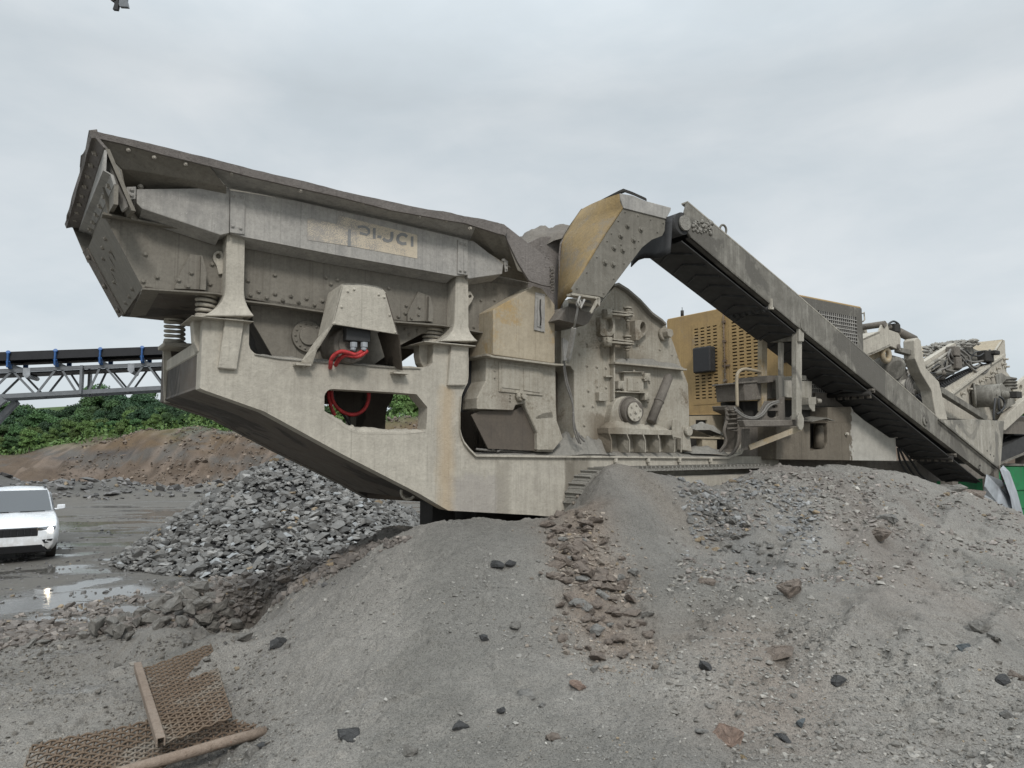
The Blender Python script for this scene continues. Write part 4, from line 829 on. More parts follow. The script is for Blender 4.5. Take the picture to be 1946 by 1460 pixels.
# gas strut / ram
a_, b_ = onC(*zc([(1050, 440)])[0], -.05), onC(*zc([(830, 990)])[0], -.08)
q = P(); q.cyl(a_.lerp(b_, .06), b_, .058, 18); q.cyl(a_, a_.lerp(b_, .12), .025, 10); q.cyl(a_.lerp(b_, .55), b_.lerp(a_, .42), .064, 18); q.build('ram', 'mudsteel', ho)
q = P(); p_ = a_.lerp(b_, .78)+Vector((.08, 0, .0)); q.tube([p_+Vector((.04, 0, .04)), p_, p_+Vector((-.02, 0, -.05)), b_+Vector((.05, 0, 0))], .02); q.build('ram_pipe', 'crush', ho)
# cable draped down the middle gap
for pts in ([(893, 430), (888, 500), (905, 620), (935, 730), (945, 850), (965, 930), (985, 985)], [(893, 430), (884, 520), (900, 640), (938, 760), (948, 880), (978, 940), (1005, 972)], [(940, 800), (942, 880), (955, 940), (975, 980)]):
    P().tube(px_path([(*z4([p])[0], -.12+.005*i) for i, p in enumerate(pts)]), .010).build('cable', 'hose', ho)
# ================= fines caked in the inlet
q = P(); ci = onC(1046, 470, .75); NA, NR = 40, 16; vs = [(ci.x, ci.y, ci.z+.235)]
for j in range(1, NR):
    for i in range(NA):
        a_ = 2*math.pi*i/NA; t = j/(NR-1); n_ = float(fbm(np.array([3+t*4*math.cos(a_)]), np.array([5+t*4*math.sin(a_)]), 4, 77)[0])
        vs.append((ci.x+.50*t*math.cos(a_), ci.y+.75*t*math.sin(a_), ci.z+.235-.35*t**2.4+.09*n_))
fs = [(0, 1+i, 1+(i+1) % NA) for i in range(NA)]+[(1+(j-1)*NA+i, 1+j*NA+i, 1+j*NA+(i+1) % NA, 1+(j-1)*NA+(i+1) % NA) for j in range(1, NR-1) for i in range(NA)]
q.add(vs, fs, True); q.build('caked_fines', 'mudsteel', crusher)
P().plate(.3, .9, [(1003, 462), (1030, 450), (1062, 450), (1070, 600), (1000, 600), (1000, 540)]).build('inlet_box', 'rim', crusher)
# ================= discharge chute of the return conveyor
ch = empty('discharge_chute', (0, 0, 0)); ch.parent = crusher
cc_ = -.62
face = z5([(832, 225), (1165, 310), (1150, 400), (1130, 440), (1050, 470), (975, 530), (680, 920), (640, 905), (437, 880), (435, 845), (700, 420)])
q = P(); q.plate(cc_, .03, face); q.bolts(cc_, z5([(860, 363), (962, 392), (808, 440), (907, 472), (756, 532), (824, 550), (687, 646), (750, 661)]), .026)
q.bolts(cc_, z5([(840, 256), (940, 286), (1038, 315), (788, 325), (736, 422), (703, 480), (624, 604), (546, 722), (470, 845), (918, 533), (834, 653), (754, 770), (677, 883), (810, 508), (946, 480), (1135, 342), (1090, 412)]), .011); q.build('liner_plate', 'chute_side', ch, 'bolted grey side plate of the chute', bevel=.004)
q = P(); q.plate(cc_-.015, .02, z5([(803, 112), (905, 130), (1000, 170), (1198, 222), (1195, 245), (1160, 308), (832, 225), (812, 165)])); q.build('top_plate', 'beam', ch, bevel=.004)
# yellow back plate: from the slanted edge across to the left
N_ = z5([(803, 115), (832, 225), (766, 325), (700, 420), (630, 535), (560, 650), (498, 760), (437, 870)]); Fp = z5([(505, 250), (440, 345), (385, 440), (350, 510), (342, 640), (340, 760), (336, 900), (335, 1030)])
NJ = 14; vs = []
for i in range(8):
    a_, b_ = onC(*N_[i], cc_), onC(*Fp[i], .10)
    for j in range(NJ): t = j/(NJ-1); p_ = a_.lerp(b_, t); vs.append(p_+Vector((-.03*math.sin(math.pi*t), 0, .0)))
q = P(); q.add(vs, [(i*NJ+j, (i+1)*NJ+j, (i+1)*NJ+j+1, i*NJ+j+1) for i in range(7) for j in range(NJ-1)], True); o_ = q.build('back_plate', 'chute', ch, 'rusty yellow back plate of the chute'); mm = o_.modifiers.new('solid', 'SOLIDIFY'); mm.thickness = .02
edge = [(340, 505), (420, 370), (505, 250), (560, 240), (620, 200), (800, 108), (830, 95), (900, 120), (1000, 165)]
ec = [.12, .10, .08, -.05, -.2, -.62, -.64, -.64, -.64]
A = [onC(*z5([p])[0], c_) for p, c_ in zip(edge, ec)]; q = P(); q.sheet(A, [p+Vector((.10, .08, .03)) for p in A], (0, 0, .03)); q.build('rubber_lip', 'dark', ch)
q = P(); q.sheet([onC(*z5([p])[0], .10) for p in [(385, 430), (372, 540), (378, 700), (345, 1030)]], [onC(*z5([p])[0], .06) for p in [(340, 500), (330, 600), (335, 760), (325, 1010)]], (.02, 0, 0)); q.build('back_edge', 'rim', ch)
q = P(); q.plate(cc_-.03, .10, z5([(437, 878), (650, 912), (655, 930), (650, 985), (640, 975), (620, 925), (437, 898)])); q.plate(cc_+.12, .05, z5([(420, 920), (600, 965), (625, 985), (420, 950)])); 
q.plate(cc_-.03, .02, z5([(635, 905), (652, 925), (585, 1040), (575, 1025)])); q.build('chute_bracket', 'crush', ch, bevel=.004)
P().plate(-.35, .5, z5([(330, 1085), (400, 985), (570, 1030), (600, 1040), (560, 1110), (530, 1130)])).build('lower_lip', 'mudsteel', ch)
P().plate(.12, .6, z5([(640, 900), (820, 940), (1100, 1110), (1180, 1170), (1180, 1240), (640, 1100)])).build('lower_box', 'clay', ch)
# turnbuckle holding the chute
a_, b_ = onC(*z5([(485, 960)])[0], cc_-.02), onC(*z5([(400, 1420)])[0], -.25)
q = P(); q.cyl(a_, a_.lerp(b_, .42), .012, 8); q.bar(a_.lerp(b_, .40), b_.lerp(a_, .08), .035, .05, (0, 1, 0)); q.cyl(b_.lerp(a_, .1), b_, .014, 8); q.ring(a_, (1, .2, 0), .03, .012, 12, 6); q.build('turnbuckle', 'beam', ch)
q = P(); q.tube([onC(*z5([p])[0], cc_-.06) for p in [(495, 905), (478, 950), (500, 1000), (530, 930)]], .012); q.build('chain', 'beam', ch)
P().plate(-.18, .03, z5([(365, 1225), (415, 1260), (410, 1400), (372, 1400)])).build('strut_plate', 'beam', ch)
for i in range(9):
    p_ = onC(*z5([(282+2*(i % 2), 690+i*22)])[0], -.3); P().ring(p_, (1, .3, 0) if i % 2 else (.3, 1, 0), .022, .006, 10, 5).build('chain_link', 'mudsteel', ch)
# ================= return conveyor
rc = empty('return_conveyor', (0, 0, 0)); rc.parent = crusher
cN, cF = -.75, -.05
top = [(1307, 385), (1370, 438), (1511, 557), (1606, 640), (1700, 722), (1785, 797)]; bot = [(1877, 906), (1850, 884), (1700, 769.5), (1600, 688), (1513.5, 619), (1400, 525), (1314, 452), (1300, 430), (1299, 415)]
P().plate(cN, .04, top+[(1800, 806), (1896, 887)]+bot).build('side_panel', 'conv', rc, bevel=.006)
near = [onC(x, y, cN) for x, y in top]
P().sheet(near, [p+Vector((0, .10, 0)) for p in near], (.0, 0, .018)).build('panel_flange', 'conv_light', rc)
nb = [onC(x, y, cN) for x, y in [(1314, 452), (1400, 525), (1513.5, 619), (1600, 688), (1700, 769.5), (1877, 906)]]
P().sheet(nb, [p+Vector((0, .09, .0)) for p in nb], (0, 0, .016)).build('panel_flange', 'conv', rc)
P().poly3([onC(x, y, cN)+Vector((0, .70, 0)) for x, y in top+[(1800, 806), (1896, 887)]+bot], (0, .03, 0)).build('side_panel', 'conv', rc)
dirv = (onC(1877, 906, cN)-onC(1400, 525, cN)).normalized(); upn = Vector((-dirv.z, 0, dirv.x)); upn = upn if upn.z > 0 else -upn
b0, b1 = onC(1303, 455, cN), onC(1872, 915, cN)
A = [b0+upn*.0+Vector((0, .06, 0)), b1-upn*.01+Vector((0, .06, 0))]; q = P()
q.sheet(A, [p+Vector((0, .64, 0)) for p in A], -upn*.014)
Lr = (A[1]-A[0]).length; m = int(Lr/.26)
for i in range(m):  # chevron cleats of the belt
    p_ = A[0]+(A[1]-A[0])*((i+.5)/m)-upn*.022
    q.bar(p_+Vector((0, .06, 0))+dirv*.13, p_+Vector((0, .32, 0)), .024, .03, upn); q.bar(p_+Vector((0, .58, 0))+dirv*.13, p_+Vector((0, .32, 0)), .024, .03, upn)
q.build('belt', 'belt', rc, 'dark cleated return belt')
A2 = [onC(1312, 410, cN)+Vector((0, .06, -.02)), onC(1880, 880, cN)+Vector((0, .06, -.02))]; P().sheet(A2, [p+Vector((0, .60, 0)) for p in A2], upn*.012).build('belt', 'belt', rc)
hd = onC(1296, 424, cN); q = P(); q.cyl(hd+Vector((.02, .01, -.0)), hd+Vector((.02, .72, 0)), .135, 28); q.build('head_drum', 'belt', rc)
q = P(); q.cyl(hd+Vector((.03, -.03, 0)), hd+Vector((.03, .0, 0)), .09, 18); q.build('drum_bearing', 'clay', rc)
q = P(); a_ = hd+Vector((-.12, .0, .02)); vs = []
for j in range(9):
    for i in range(7):
        t = i/6; vs.append((a_.x-.02*math.sin(j*1.3)-.06*t, .03+cN+j*.085, a_.z+.06-.46*t-.03*math.sin(j*.9)*t))
q.add(vs, [(j*7+i, (j+1)*7+i, (j+1)*7+i+1, j*7+i+1) for j in range(8) for i in range(6)], True); o_ = q.build('rubber_skirt', 'rubber', rc); mm = o_.modifiers.new('solid', 'SOLIDIFY'); mm.thickness = .012
q = P(); p_ = onC(1374, 437, cN+.03); q.ring(p_, (0, 1, .1), .06, .014); q.build('lifting_ring', 'conv', rc)
q = P(); c0 = onC(1757, 800, cN); q.cyl(c0, c0+Vector((0, -.025, 0)), .075, 22); q.cyl(c0+Vector((0, -.025, 0)), c0+Vector((0, -.05, 0)), .03, 12); q.build('bearing_cap', 'conv', rc); q = P()
c0 = onC(1528, 618, cN); q.cyl(c0, c0+Vector((0, -.012, 0)), .09, 22); q.build('bearing_cap', 'conv', rc)
dd = P(); rr = random.Random(4)
for i in range(60):
    p_ = onC(1316+rr.random()*38, 418+rr.random()*22+(i % 7), cN); dd.cyl(p_, p_+Vector((0, -.006-.02*rr.random(), 0)), .012+.03*rr.random(), 6, .008)
dd.build('mud_clots', 'clay', rc)
r0 = onC(1462, 586, cN+.02); q = P(); q.cyl(r0, r0+Vector((0, .66, 0)), .028, 14); 
for k_ in range(6): q.cyl(r0+Vector((0, .06+.1*k_, 0)), r0+Vector((0, .11+.1*k_, 0)), .045, 14)
q.build('return_roller', 'bluesteel' if False else 'belt', rc); q = P(); q.bar(r0+Vector((0, -.02, .12)), r0+Vector((0, -.02, -.02)), .05, .02); q.bar(r0+Vector((-.03, -.02, 0)), r0+Vector((.05, -.02, .0)), .03, .03); q.build('roller_bracket', 'frame', rc)
for x0_, x1_, y_ in ((1588, 1662, 745), (1742, 1817, 868)):
    br = empty('roller_guard', (0, 0, 0)); br.parent = crusher
    q = P(); a_ = onC(x1_, y_-5, cN+.0)
    q.box((a_.x-.06, cN+.0, a_.z-.02), (a_.x+.02, cN+.72, a_.z+.01))
    q.box((a_.x-.01, cN+.0, a_.z-.05), (a_.x+.01, cN+.72, a_.z-.0))
    for k_ in range(6): q.box((a_.x-.012, cN+.06+k_*.115, a_.z-.13), (a_.x+.012, cN+.12+k_*.115, a_.z-.045))
    q.build('comb_plate', 'mudsteel', br); q = P(); q.cyl(Vector((a_.x-.08, cN+.02, a_.z-.06)), Vector((a_.x-.08, cN+.7, a_.z-.06)), .035, 12); q.build('roller', 'dark', br)
# tail hopper of the return conveyor
q = P(); q.plate(cN-.03, .03, [(1785, 797), (1800, 799), (1850, 797), (1907, 800.5), (1900, 884), (1896, 888)]); q.bolts(cN-.03, [(1846, 807), (1866, 808), (1886, 808), (1823, 806)], .010)
q.build('tail_box', 'conv_light', rc, bevel=.004)
q = P(); A = [onC(x, y, cN-.035) for x, y in [(1785, 797), (1896, 888)]]; q.sheet(A, [p+Vector((0, 0, -.03)) for p in A], (0, -.02, 0)); q.build('panel_flange', 'conv', rc)
q = P(); e1 = onC(1907, 800.5, cN-.03); e2 = onC(1900, 884, cN-.03); q.poly3([e1, e2, e2+Vector((0, .8, 0)), e1+Vector((0, .9, 0))], (.03, 0, 0)); e0 = onC(1790, 798, cN)
q.poly3([e0+Vector((0, .75, 0)), e1+Vector((0, .85, 0)), e2+Vector((0, .75, 0))], (0, .03, 0)); q.build('tail_box', 'conv_light', rc)
q = P()
for x, y in ((1876, 857), (1882, 864), (1888.5, 867), (1863, 885), (1862, 892)): c0 = onC(x, y, cN-.031); q.cyl(c0+Vector((0, .01, 0)), c0+Vector((0, -.002, 0)), .016, 10)
q.build('bolt_hole_discs', 'dark', rc)  # dark discs on the plate, shade of the holes painted as flat colour
# torn sheet flap hanging at the tail
s_ = [[(1876, 902), (1902, 912), (1915, 925), (1922, 945)], [(1872, 925), (1898, 925), (1915, 940), (1925, 955)], [(1869, 938), (1895, 955), (1918, 975), (1935, 990)], [(1866, 990), (1895, 1000), (1920, 1010), (1940, 1020)]]
q = P(); vs = [onC(x, y, cN-.12-.05*math.sin(i*1.7+j*2.1)) for j, r_ in enumerate(s_) for i, (x, y) in enumerate(r_)]; q.add(vs, [(j*4+i, (j+1)*4+i, (j+1)*4+i+1, j*4+i+1) for j in range(3) for i in range(3)], False); o_ = q.build('torn_flap', 'sheet', rc, 'bent pale sheet hanging at the conveyor tail'); mm = o_.modifiers.new('solid', 'SOLIDIFY'); mm.thickness = .012
q = P(); A = [onC(x, y, cN+.1) for x, y in [(1906, 885), (1918, 897), (1932, 935), (1943, 975), (1948, 1010)]]; B = [onC(x, y, cN-.2) for x, y in [(1900, 892), (1908, 912), (1920, 945), (1925, 975), (1932, 1010)]]
q.sheet(A, B, (.02, 0, 0)); q.build('torn_flap', 'sheet', rc)
q = P(); q.tube([onC(x, y, cN-.12) for x, y in [(1898, 885), (1903, 900), (1907, 915), (1905, 928)]], .02, 6); q.build('chain', 'mudsteel', rc)
# ================= engine cabinet
cb = empty('engine_cabinet', (0, 0, 0)); cb.parent = crusher
LK = onC(1514, 700, 0).x; ztop = onC(1634, 586, 0).z; zbot = onL(1400, 784, LK).z; lend = onC(1637, 600, 0).x
WC = 2.62
# walls: end face with door openings is built from cells
def cellplate(l, th, cs, zs, holes, name, mat, par, lab=None):
    """sheet in a plane l=const made of cells, leaving the listed cells open"""
    q = P(); 
    for i in range(len(cs)-1):
        for j in range(len(zs)-1):
            if (i, j) in holes: continue
            q.add([(l, cs[i], zs[j]), (l, cs[i+1], zs[j]), (l, cs[i+1], zs[j+1]), (l, cs[i], zs[j+1])], [(0, 1, 2, 3)])
    o = q.build(name, mat, par, lab); mm = o.modifiers.new('weld', 'WELD'); mm = o.modifiers.new('solid', 'SOLIDIFY'); mm.thickness = th; mm.offset = 0; return o
def dpt(x, y): p = onL(*z7([(x, y)])[0], LK); return p.y, p.z
d1a, d1b = dpt(297, 60), dpt(575, 760); d2a, d2b = dpt(622, 20), dpt(905, 745)
q = P(); q.box((LK+.03, .0, zbot+.02), (lend, WC, ztop-.02))
o_ = q.build('cabinet_core', 'dark', cb)  # solid dark block; interior shade behind the louvres is put into its colour
fr = P(); e_ = .012
cl, cr2 = max(d1a[0], d1b[0]), 0
xs_ = sorted([0, WC, d1a[0], d1b[0], d2a[0], d2b[0]]); zt_, zb_ = d1a[1], d1b[1]
c1L, c1R = d1a[0], dpt(575, 400)[0]; c2L, c2R = dpt(622, 400)[0], dpt(905, 400)[0]
zt2, zb2 = dpt(622, 20)[1], dpt(630, 757)[1]
zt_ = (dpt(297, 78)[1]+dpt(575, 36)[1])/2; zb_ = (dpt(305, 775)[1]+dpt(580, 762)[1])/2
holes = set(); csx = [WC, c1L, c1R, c2L, c2R, 0.0]; csx = csx[::-1]; zsx = [zbot, zb_, zt_, ztop]
cellplate(LK, .012, csx, zsx, {(1, 1), (3, 1)}, 'end_wall', 'cab', cb, 'yellow end wall round the louvred doors')
def door(cA, cB, cols, rows, name, lab):
    cs = sorted({cA, cB, *[v for c_ in cols for v in c_]}); zs = sorted({zb_, zt_, *[v for r_ in rows for v in r_]})
    hs_ = {(cs.index(min(c_)), zs.index(min(r_))) for c_ in cols for r_ in rows}
    return cellplate(LK-.006, .012, cs, zs, hs_, name, 'cab', cb, lab)
def slot_grid(xz, y0, y1, n, wz, ref):
    cols = []
    for x in xz: a_ = dpt(x, ref)[0]; b_ = dpt(x+wz, ref)[0]; cols.append((min(a_, b_), max(a_, b_)))
    return cols
cols1 = slot_grid([326, 380, 434, 488, 545], 0, 0, 0, 34, 400); cols2 = slot_grid([652, 713, 775, 838], 0, 0, 0, 42, 400)
nr = 22; rows = [(zb_+.10+(zt_-zb_-.20)*i/nr, zb_+.10+(zt_-zb_-.20)*i/nr+.022) for i in range(nr+1)]
door(c1R+.006, c1L-.006, cols1, rows, 'louvred_door', 'yellow louvred door behind the black box'); door(c2R+.006, c2L-.006, cols2, rows, 'louvred_door', 'yellow louvred door beside the frame post')
q = P()
hx = (c1R+c2L)/2
q.cyl((LK-.03, hx+.02, zb_-.05), (LK-.03, hx+.02, zt_+.08), .012, 8)
for k_ in range(5): zz = zb_+.05+(zt_-zb_-.1)*k_/4; q.box((LK-.045, hx-.01, zz-.02), (LK-.01, hx+.05, zz+.02))
q.box((LK-.03, c2L-.02, zb_+(zt_-zb_)*.43), (LK-.008, c1R+.02, zb_+(zt_-zb_)*.43+.03)); q.build('door_hinge', 'rusty', cb)
a_, b_ = dpt(1075, 350); q = P(); q.cyl((LK-.02, dpt(1103, 380)[0], dpt(1103, 380)[1]), (LK+.02, dpt(1103, 380)[0], dpt(1103, 380)[1]), .055, 14); q.build('dark_opening_disc', 'dark', cb)  # dark disc proud of the wall, shade of the opening put into colour
# roof and near side with grille panels
P().box((LK, .0, ztop-.02), (lend, WC, ztop+.03)).build('roof', 'cab', cb, bevel=.01)
gx0, gx1 = onC(1553, 593, 0).x, onC(1626, 606, 0).x; gz1 = onC(1553, 590, 0).z; gz0 = onC(1600, 650, 0).z-.25
def ybox(q, x0, x1, z0, z1, y0=-.01, y1=.02): q.box((x0, y0, z0), (x1, y1, z1))
q = P(); zmid0, zmid1 = onC(1530, 752, 0).z, onC(1530, 700, 0).z; gxl = onC(1524, 700, 0).x
ybox(q, LK, gx0, gz0, ztop); ybox(q, gx1, lend, gz0, ztop); ybox(q, gx0, gx1, gz1, ztop); ybox(q, LK, lend, zmid1, gz0); ybox(q, LK, gxl, zbot, zmid1); ybox(q, gxl, lend, zbot, zmid0); q.build('side_wall', 'conv', cb, 'grey dusty side wall of the cabinet')
q = P()
for (xa_, xb_, za_, zb2_) in ((gx0, gx1, gz0, gz1), (gxl, lend, zmid0, zmid1)):
    n_ = int((xb_-xa_)/.055)
    for i in range(1, n_): x_ = xa_+(xb_-xa_)*i/n_; q.box((x_-.006, -.012, za_), (x_+.006, .0, zb2_))
    n_ = int((zb2_-za_)/.055)
    for i in range(1, n_): z_ = za_+(zb2_-za_)*i/n_; q.box((xa_, -.018, z_-.006), (xb_, -.006, z_+.006))
q.build('grille', 'beam', cb, 'square mesh grille')
q = P(); p_ = onC(1639, 596, .1); q.tube([p_+Vector((0, 0, .0)), p_+Vector((.05, 0, .03)), p_+Vector((.06, 0, -.1)), p_+Vector((0, 0, -.14))], .012); q.build('handle', 'frame', cb)
P().box((LK-.04, .2, zbot-.08), (lend, WC-.1, zbot)).build('sill', 'cab', cb, bevel=.006)
# black box on the door, lamp bits, little masts
q = P(); a_ = onL(1316, 662, LK-.16); b_ = onL(1350, 706, LK-.16); q.box((LK-.17, b_.y, b_.z), (LK-.012, a_.y, a_.z)); q.build('control_box', 'rubber', cb, 'black padded box on the yellow door', bevel=.025, seg=3)
q = P(); a_ = onL(1293, 604, LK); q.cyl((LK+.05, a_.y, ztop+.03), (LK+.05, a_.y, ztop+.14), .03, 10); q.cyl((LK+.05, a_.y, ztop+.14), (LK+.05, a_.y, ztop+.2), .006, 6); q.build('beacon', 'dark', cb)
q = P(); a_ = onL(1376, 582, LK); q.cyl((LK+.4, a_.y, ztop), (LK+.4, a_.y, ztop+.18), .008, 6); q.cyl((LK+.4, a_.y+.14, ztop), (LK+.4, a_.y+.14, ztop+.12), .008, 6); q.build('mast', 'conv_light', cb)
# ================= parts below the cabinet
lw = empty('chassis_rear', (0, 0, 0)); lw.parent = crusher
q = P(); zc0 = onC(1340, 866, .2).z; xa_ = onC(1312, 830, .3).x; xb_ = onC(1420, 830, .3).x
q.plate(.35, .03, z7([(275, 870), (590, 865), (590, 1060), (275, 1060)]), [z7([(330, 905), (430, 905), (430, 950), (330, 950)])]); q.build('web_plate', 'yellow', lw)
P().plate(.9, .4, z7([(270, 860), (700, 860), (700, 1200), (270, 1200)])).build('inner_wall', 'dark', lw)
q = P(); q.plate(.12, .10, z7([(383, 1058), (512, 1060), (512, 1190), (390, 1190)])); q.plate(.1, .4, z7([(270, 1048), (600, 1058), (600, 1072), (270, 1062)])); q.build('step_block', 'yellow', lw)
dust_heap(z7([(330, 985), (450, 985), (590, 1040)]), .1, .34, .09, par=lw); dust_heap(z7([(300, 1190), (500, 1195), (620, 1200)]), -.02, .3, .10, par=lw)
q = P(); q.plate(.06, .25, z7([(590, 780), (700, 780), (760, 850), (1020, 960), (1020, 1290), (640, 1290), (690, 1160), (690, 860), (600, 820)])); q.build('corner_plate', 'mudsteel', lw, bevel=.01)
q = P()
for pts, r_ in (([(590, 800), (600, 900), (575, 1000), (590, 1100), (530, 1190)], .022), ([(690, 820), (700, 1000), (690, 1120), (650, 1190), (600, 1230)], .02), ([(610, 860), (690, 870), (695, 990), (620, 990)], .014)):
    q.tube(px_path([(*z7([p])[0], .02) for p in pts]), r_)
for y_ in (820, 860, 900, 940, 980): q.tube([onC(*z7([(600, y_)])[0], .0), onC(*z7([(690, y_-4)])[0], .0)], .014)
q.build('hose_bundle', 'mudsteel', lw)
# long lower sill running back
q = P(); q.plate(.25, .25, [(1475, 872), (1760, 876), (1870, 880), (1870, 910), (1760, 916), (1640, 908), (1475, 900)]); q.build('rear_rail', 'mudsteel', lw, bevel=.008)
# side tank
tk = empty('side_tank', (0, 0, 0)); tk.parent = crusher
zt9 = lambda pts: Z(1480, 740, 6.95, pts)
tank = zt9([(-30, 430), (400, 430), (410, 440), (650, 440), (650, 235), (960, 230), (1000, 300), (1120, 400), (1470, 640), (1545, 640), (1560, 950), (0, 932), (-30, 930)])
P().plate(-.25, .9, tank, [zt9([(418, 448), (640, 448), (642, 700), (615, 775), (560, 800), (418, 815)])]).build('tank_shell', 'tank', tk, 'grey tank with a splash of pale dust', bevel=.012)
q = P(); q.plate(-.02, .02, zt9([(418, 448), (642, 448), (642, 790), (418, 790)])); q.build('recess_back', 'dark', tk)
q = P(); a_, b_ = onC(*zt9([(530, 780)])[0], -.15), onC(*zt9([(540, 520)])[0], -.15); q.cyl(a_, b_, .075, 18, .06); q.cyl(b_, b_+Vector((0, 0, .05)), .06, 18, .045); q.build('filler_neck', 'tank', tk)
q = P(); A = [onC(*p, -.42) for p in zt9([(435, 420), (630, 375), (740, 412)])]; q.sheet(A, [p+Vector((0, .25, .03)) for p in A], (0, 0, -.012)); q.build('rain_flap', 'conv', tk)
q = P(); c0 = onC(*zt9([(880, 590)])[0], -.25); q.cyl(c0, c0+Vector((0, -.05, 0)), .03, 12, .022); q.plate(-.26, .02, zt9([(1545, 632), (1640, 636), (1638, 644), (1545, 642)])); q.build('fitting', 'frame', tk)
P().plate(-.05, .6, zt9([(480, 40), (720, 60), (960, 170), (980, 235), (480, 220)])).build('deck_edge', 'mudsteel', tk)
P().plate(.1, .5, zt9([(300, 60), (500, 80), (660, 240), (650, 430), (300, 420)])).build('filter_box', 'mudsteel', tk)
q = P()
for d_ in (0, 10, 22): q.tube(px_path([(1706+d_*.3, 852, -.1), (1712+d_, 880, -.05), (1730+d_, 905, 0), (1762+d_, 928, .1)]), .018)
q.build('hose', 'blackhose', tk)
# ================= support frame with ladder posts and boxes
sf = empty('support_frame', (0, 0, 0)); sf.parent = crusher
fp_ = lambda pts: z7(pts)
q = P(); q.plate(-.70, .08, fp_([(1203, 150), (1250, 165), (1248, 890), (1205, 900)])); q.plate(-.74, .05, fp_([(1225, 100), (1270, 115), (1268, 225), (1230, 225)])); q.build('post', 'conv_light', sf, 'pale frame post', bevel=.006)
q = P(); q.plate(-.14, .08, fp_([(905, 180), (950, 185), (948, 720), (940, 830), (905, 830)])); q.build('post', 'yellow', sf, bevel=.006)
q = P(); q.plate(-.40, .05, fp_([(1068, 230), (1095, 232), (1090, 520), (1070, 520)])); q.plate(-.40, .05, fp_([(1045, 520), (1095, 520), (1098, 880), (1062, 880)])); q.build('post', 'conv_light', sf, bevel=.005)
a_ = onC(*fp_([(1203, 190)])[0], -.66); b_ = onC(*fp_([(945, 215)])[0], -.10); q = P(); q.bar(a_, b_, .06, .085); q.build('cross_bar', 'conv', sf, bevel=.004)
q = P(); a_, b_ = onC(*fp_([(745, 580)])[0], -.1), onC(*fp_([(1340, 720)])[0], -.35)
q.plate(-.32, .5, fp_([(1095, 560), (1340, 568), (1335, 716), (1140, 712), (1095, 705)])); q.plate(-.30, .3, fp_([(1250, 515), (1292, 520), (1292, 562), (1250, 560)])); q.build('tool_box', 'conv_light', sf, 'pale dusty box between the posts', bevel=.01)
q = P(); q.plate(-.12, .5, fp_([(745, 585), (905, 572), (1045, 560), (1045, 715), (905, 728), (760, 738)])); q.plate(-.14, .54, fp_([(735, 575), (905, 560), (1045, 552), (1045, 566), (735, 592)])); q.build('battery_box', 'mudsteel', sf, bevel=.008)
q = P(); q.plate(-.30, .5, fp_([(950, 520), (1100, 518), (1100, 560), (950, 580)])); q.build('tool_box', 'mudsteel', sf)
q = P(); q.plate(-.45, .2, fp_([(1310, 710), (1375, 705), (1375, 770), (1310, 772)])); c0 = onC(*fp_([(1375, 740)])[0], -.35); q.cyl(c0, c0+Vector((.07, -.02, 0)), .035, 14); q.plate(-.45, .02, fp_([(1310, 770), (1365, 770), (1365, 830), (1345, 830), (1320, 800)])); q.build('work_lamp', 'conv_light', sf, bevel=.004)
# curved grab rail
q = P(); q.tube(px_path([(*fp_([(690, 790)])[0], -.2), (*fp_([(685, 600)])[0], -.2), (*fp_([(690, 510)])[0], -.2), (*fp_([(725, 470)])[0], -.2), (*fp_([(780, 465)])[0], -.2), (*fp_([(900, 490)])[0], -.1)]), .022, 10); q.build('grab_rail', 'yellow', sf)
# cranked bracket plates with holes and the lower beam
pl = fp_([(900, 830), (945, 740), (1045, 735), (1100, 700), (1105, 880), (1160, 880), (1200, 850), (1225, 850), (1225, 960), (760, 965), (700, 890), (760, 870), (850, 885)])
q = P(); q.plate(-.45, .04, pl, [fp_([(950, 825), (1045, 825), (1045, 870), (1020, 885), (970, 885), (950, 865)]), fp_([(990, 780), (1040, 775), (1040, 798), (995, 800)])]); q.build('bracket_plate', 'mudsteel', sf, bevel=.004)
q = P(); q.plate(-.62, .10, fp_([(740, 905), (1225, 905), (1225, 955), (760, 965)])); q.build('lower_beam', 'mudsteel', sf, bevel=.008)
q = P(); q.plate(-.76, .03, fp_([(1232, 840), (1250, 845), (1270, 890), (1268, 960), (1252, 992), (1232, 990), (1220, 960), (1220, 890)])); q.build('end_cap', 'conv_light', sf, 'pale oval end cap of the beam', bevel=.006)
q = P(); q.bar(onC(*fp_([(1235, 975)])[0], -.68), onC(*fp_([(790, 1145)])[0], -.3), .05, .07); q.build('brace', 'yellow', sf)
q = P(); q.plate(-.3, .05, fp_([(750, 980), (800, 980), (790, 1150), (770, 1165), (715, 1168), (750, 1150)])); q.build('brace_foot', 'mudsteel', sf)
q = P()
for pts in ([(660, 800), (740, 860), (820, 885), (900, 850), (960, 770), (1045, 740)], [(670, 820), (740, 875), (830, 895), (910, 860), (970, 785), (1050, 750)]): q.tube(px_path([(*fp_([p])[0], -.5) for p in pts]), .014)
q.build('hose', 'hose', sf)
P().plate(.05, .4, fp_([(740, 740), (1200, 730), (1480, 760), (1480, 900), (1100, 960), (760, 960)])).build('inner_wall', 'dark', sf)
# jack leg and dark pads under the front of the frame
q = P(); a_ = onC(822, 965, .6); q.box((a_.x, .6, a_.z-.9), (a_.x+.28, .9, a_.z+.1)); q.box((a_.x+.5, .5, a_.z-.9), (a_.x+3.0, 1.9, a_.z+.02)); q.build('jack_leg', 'dark', crusher)
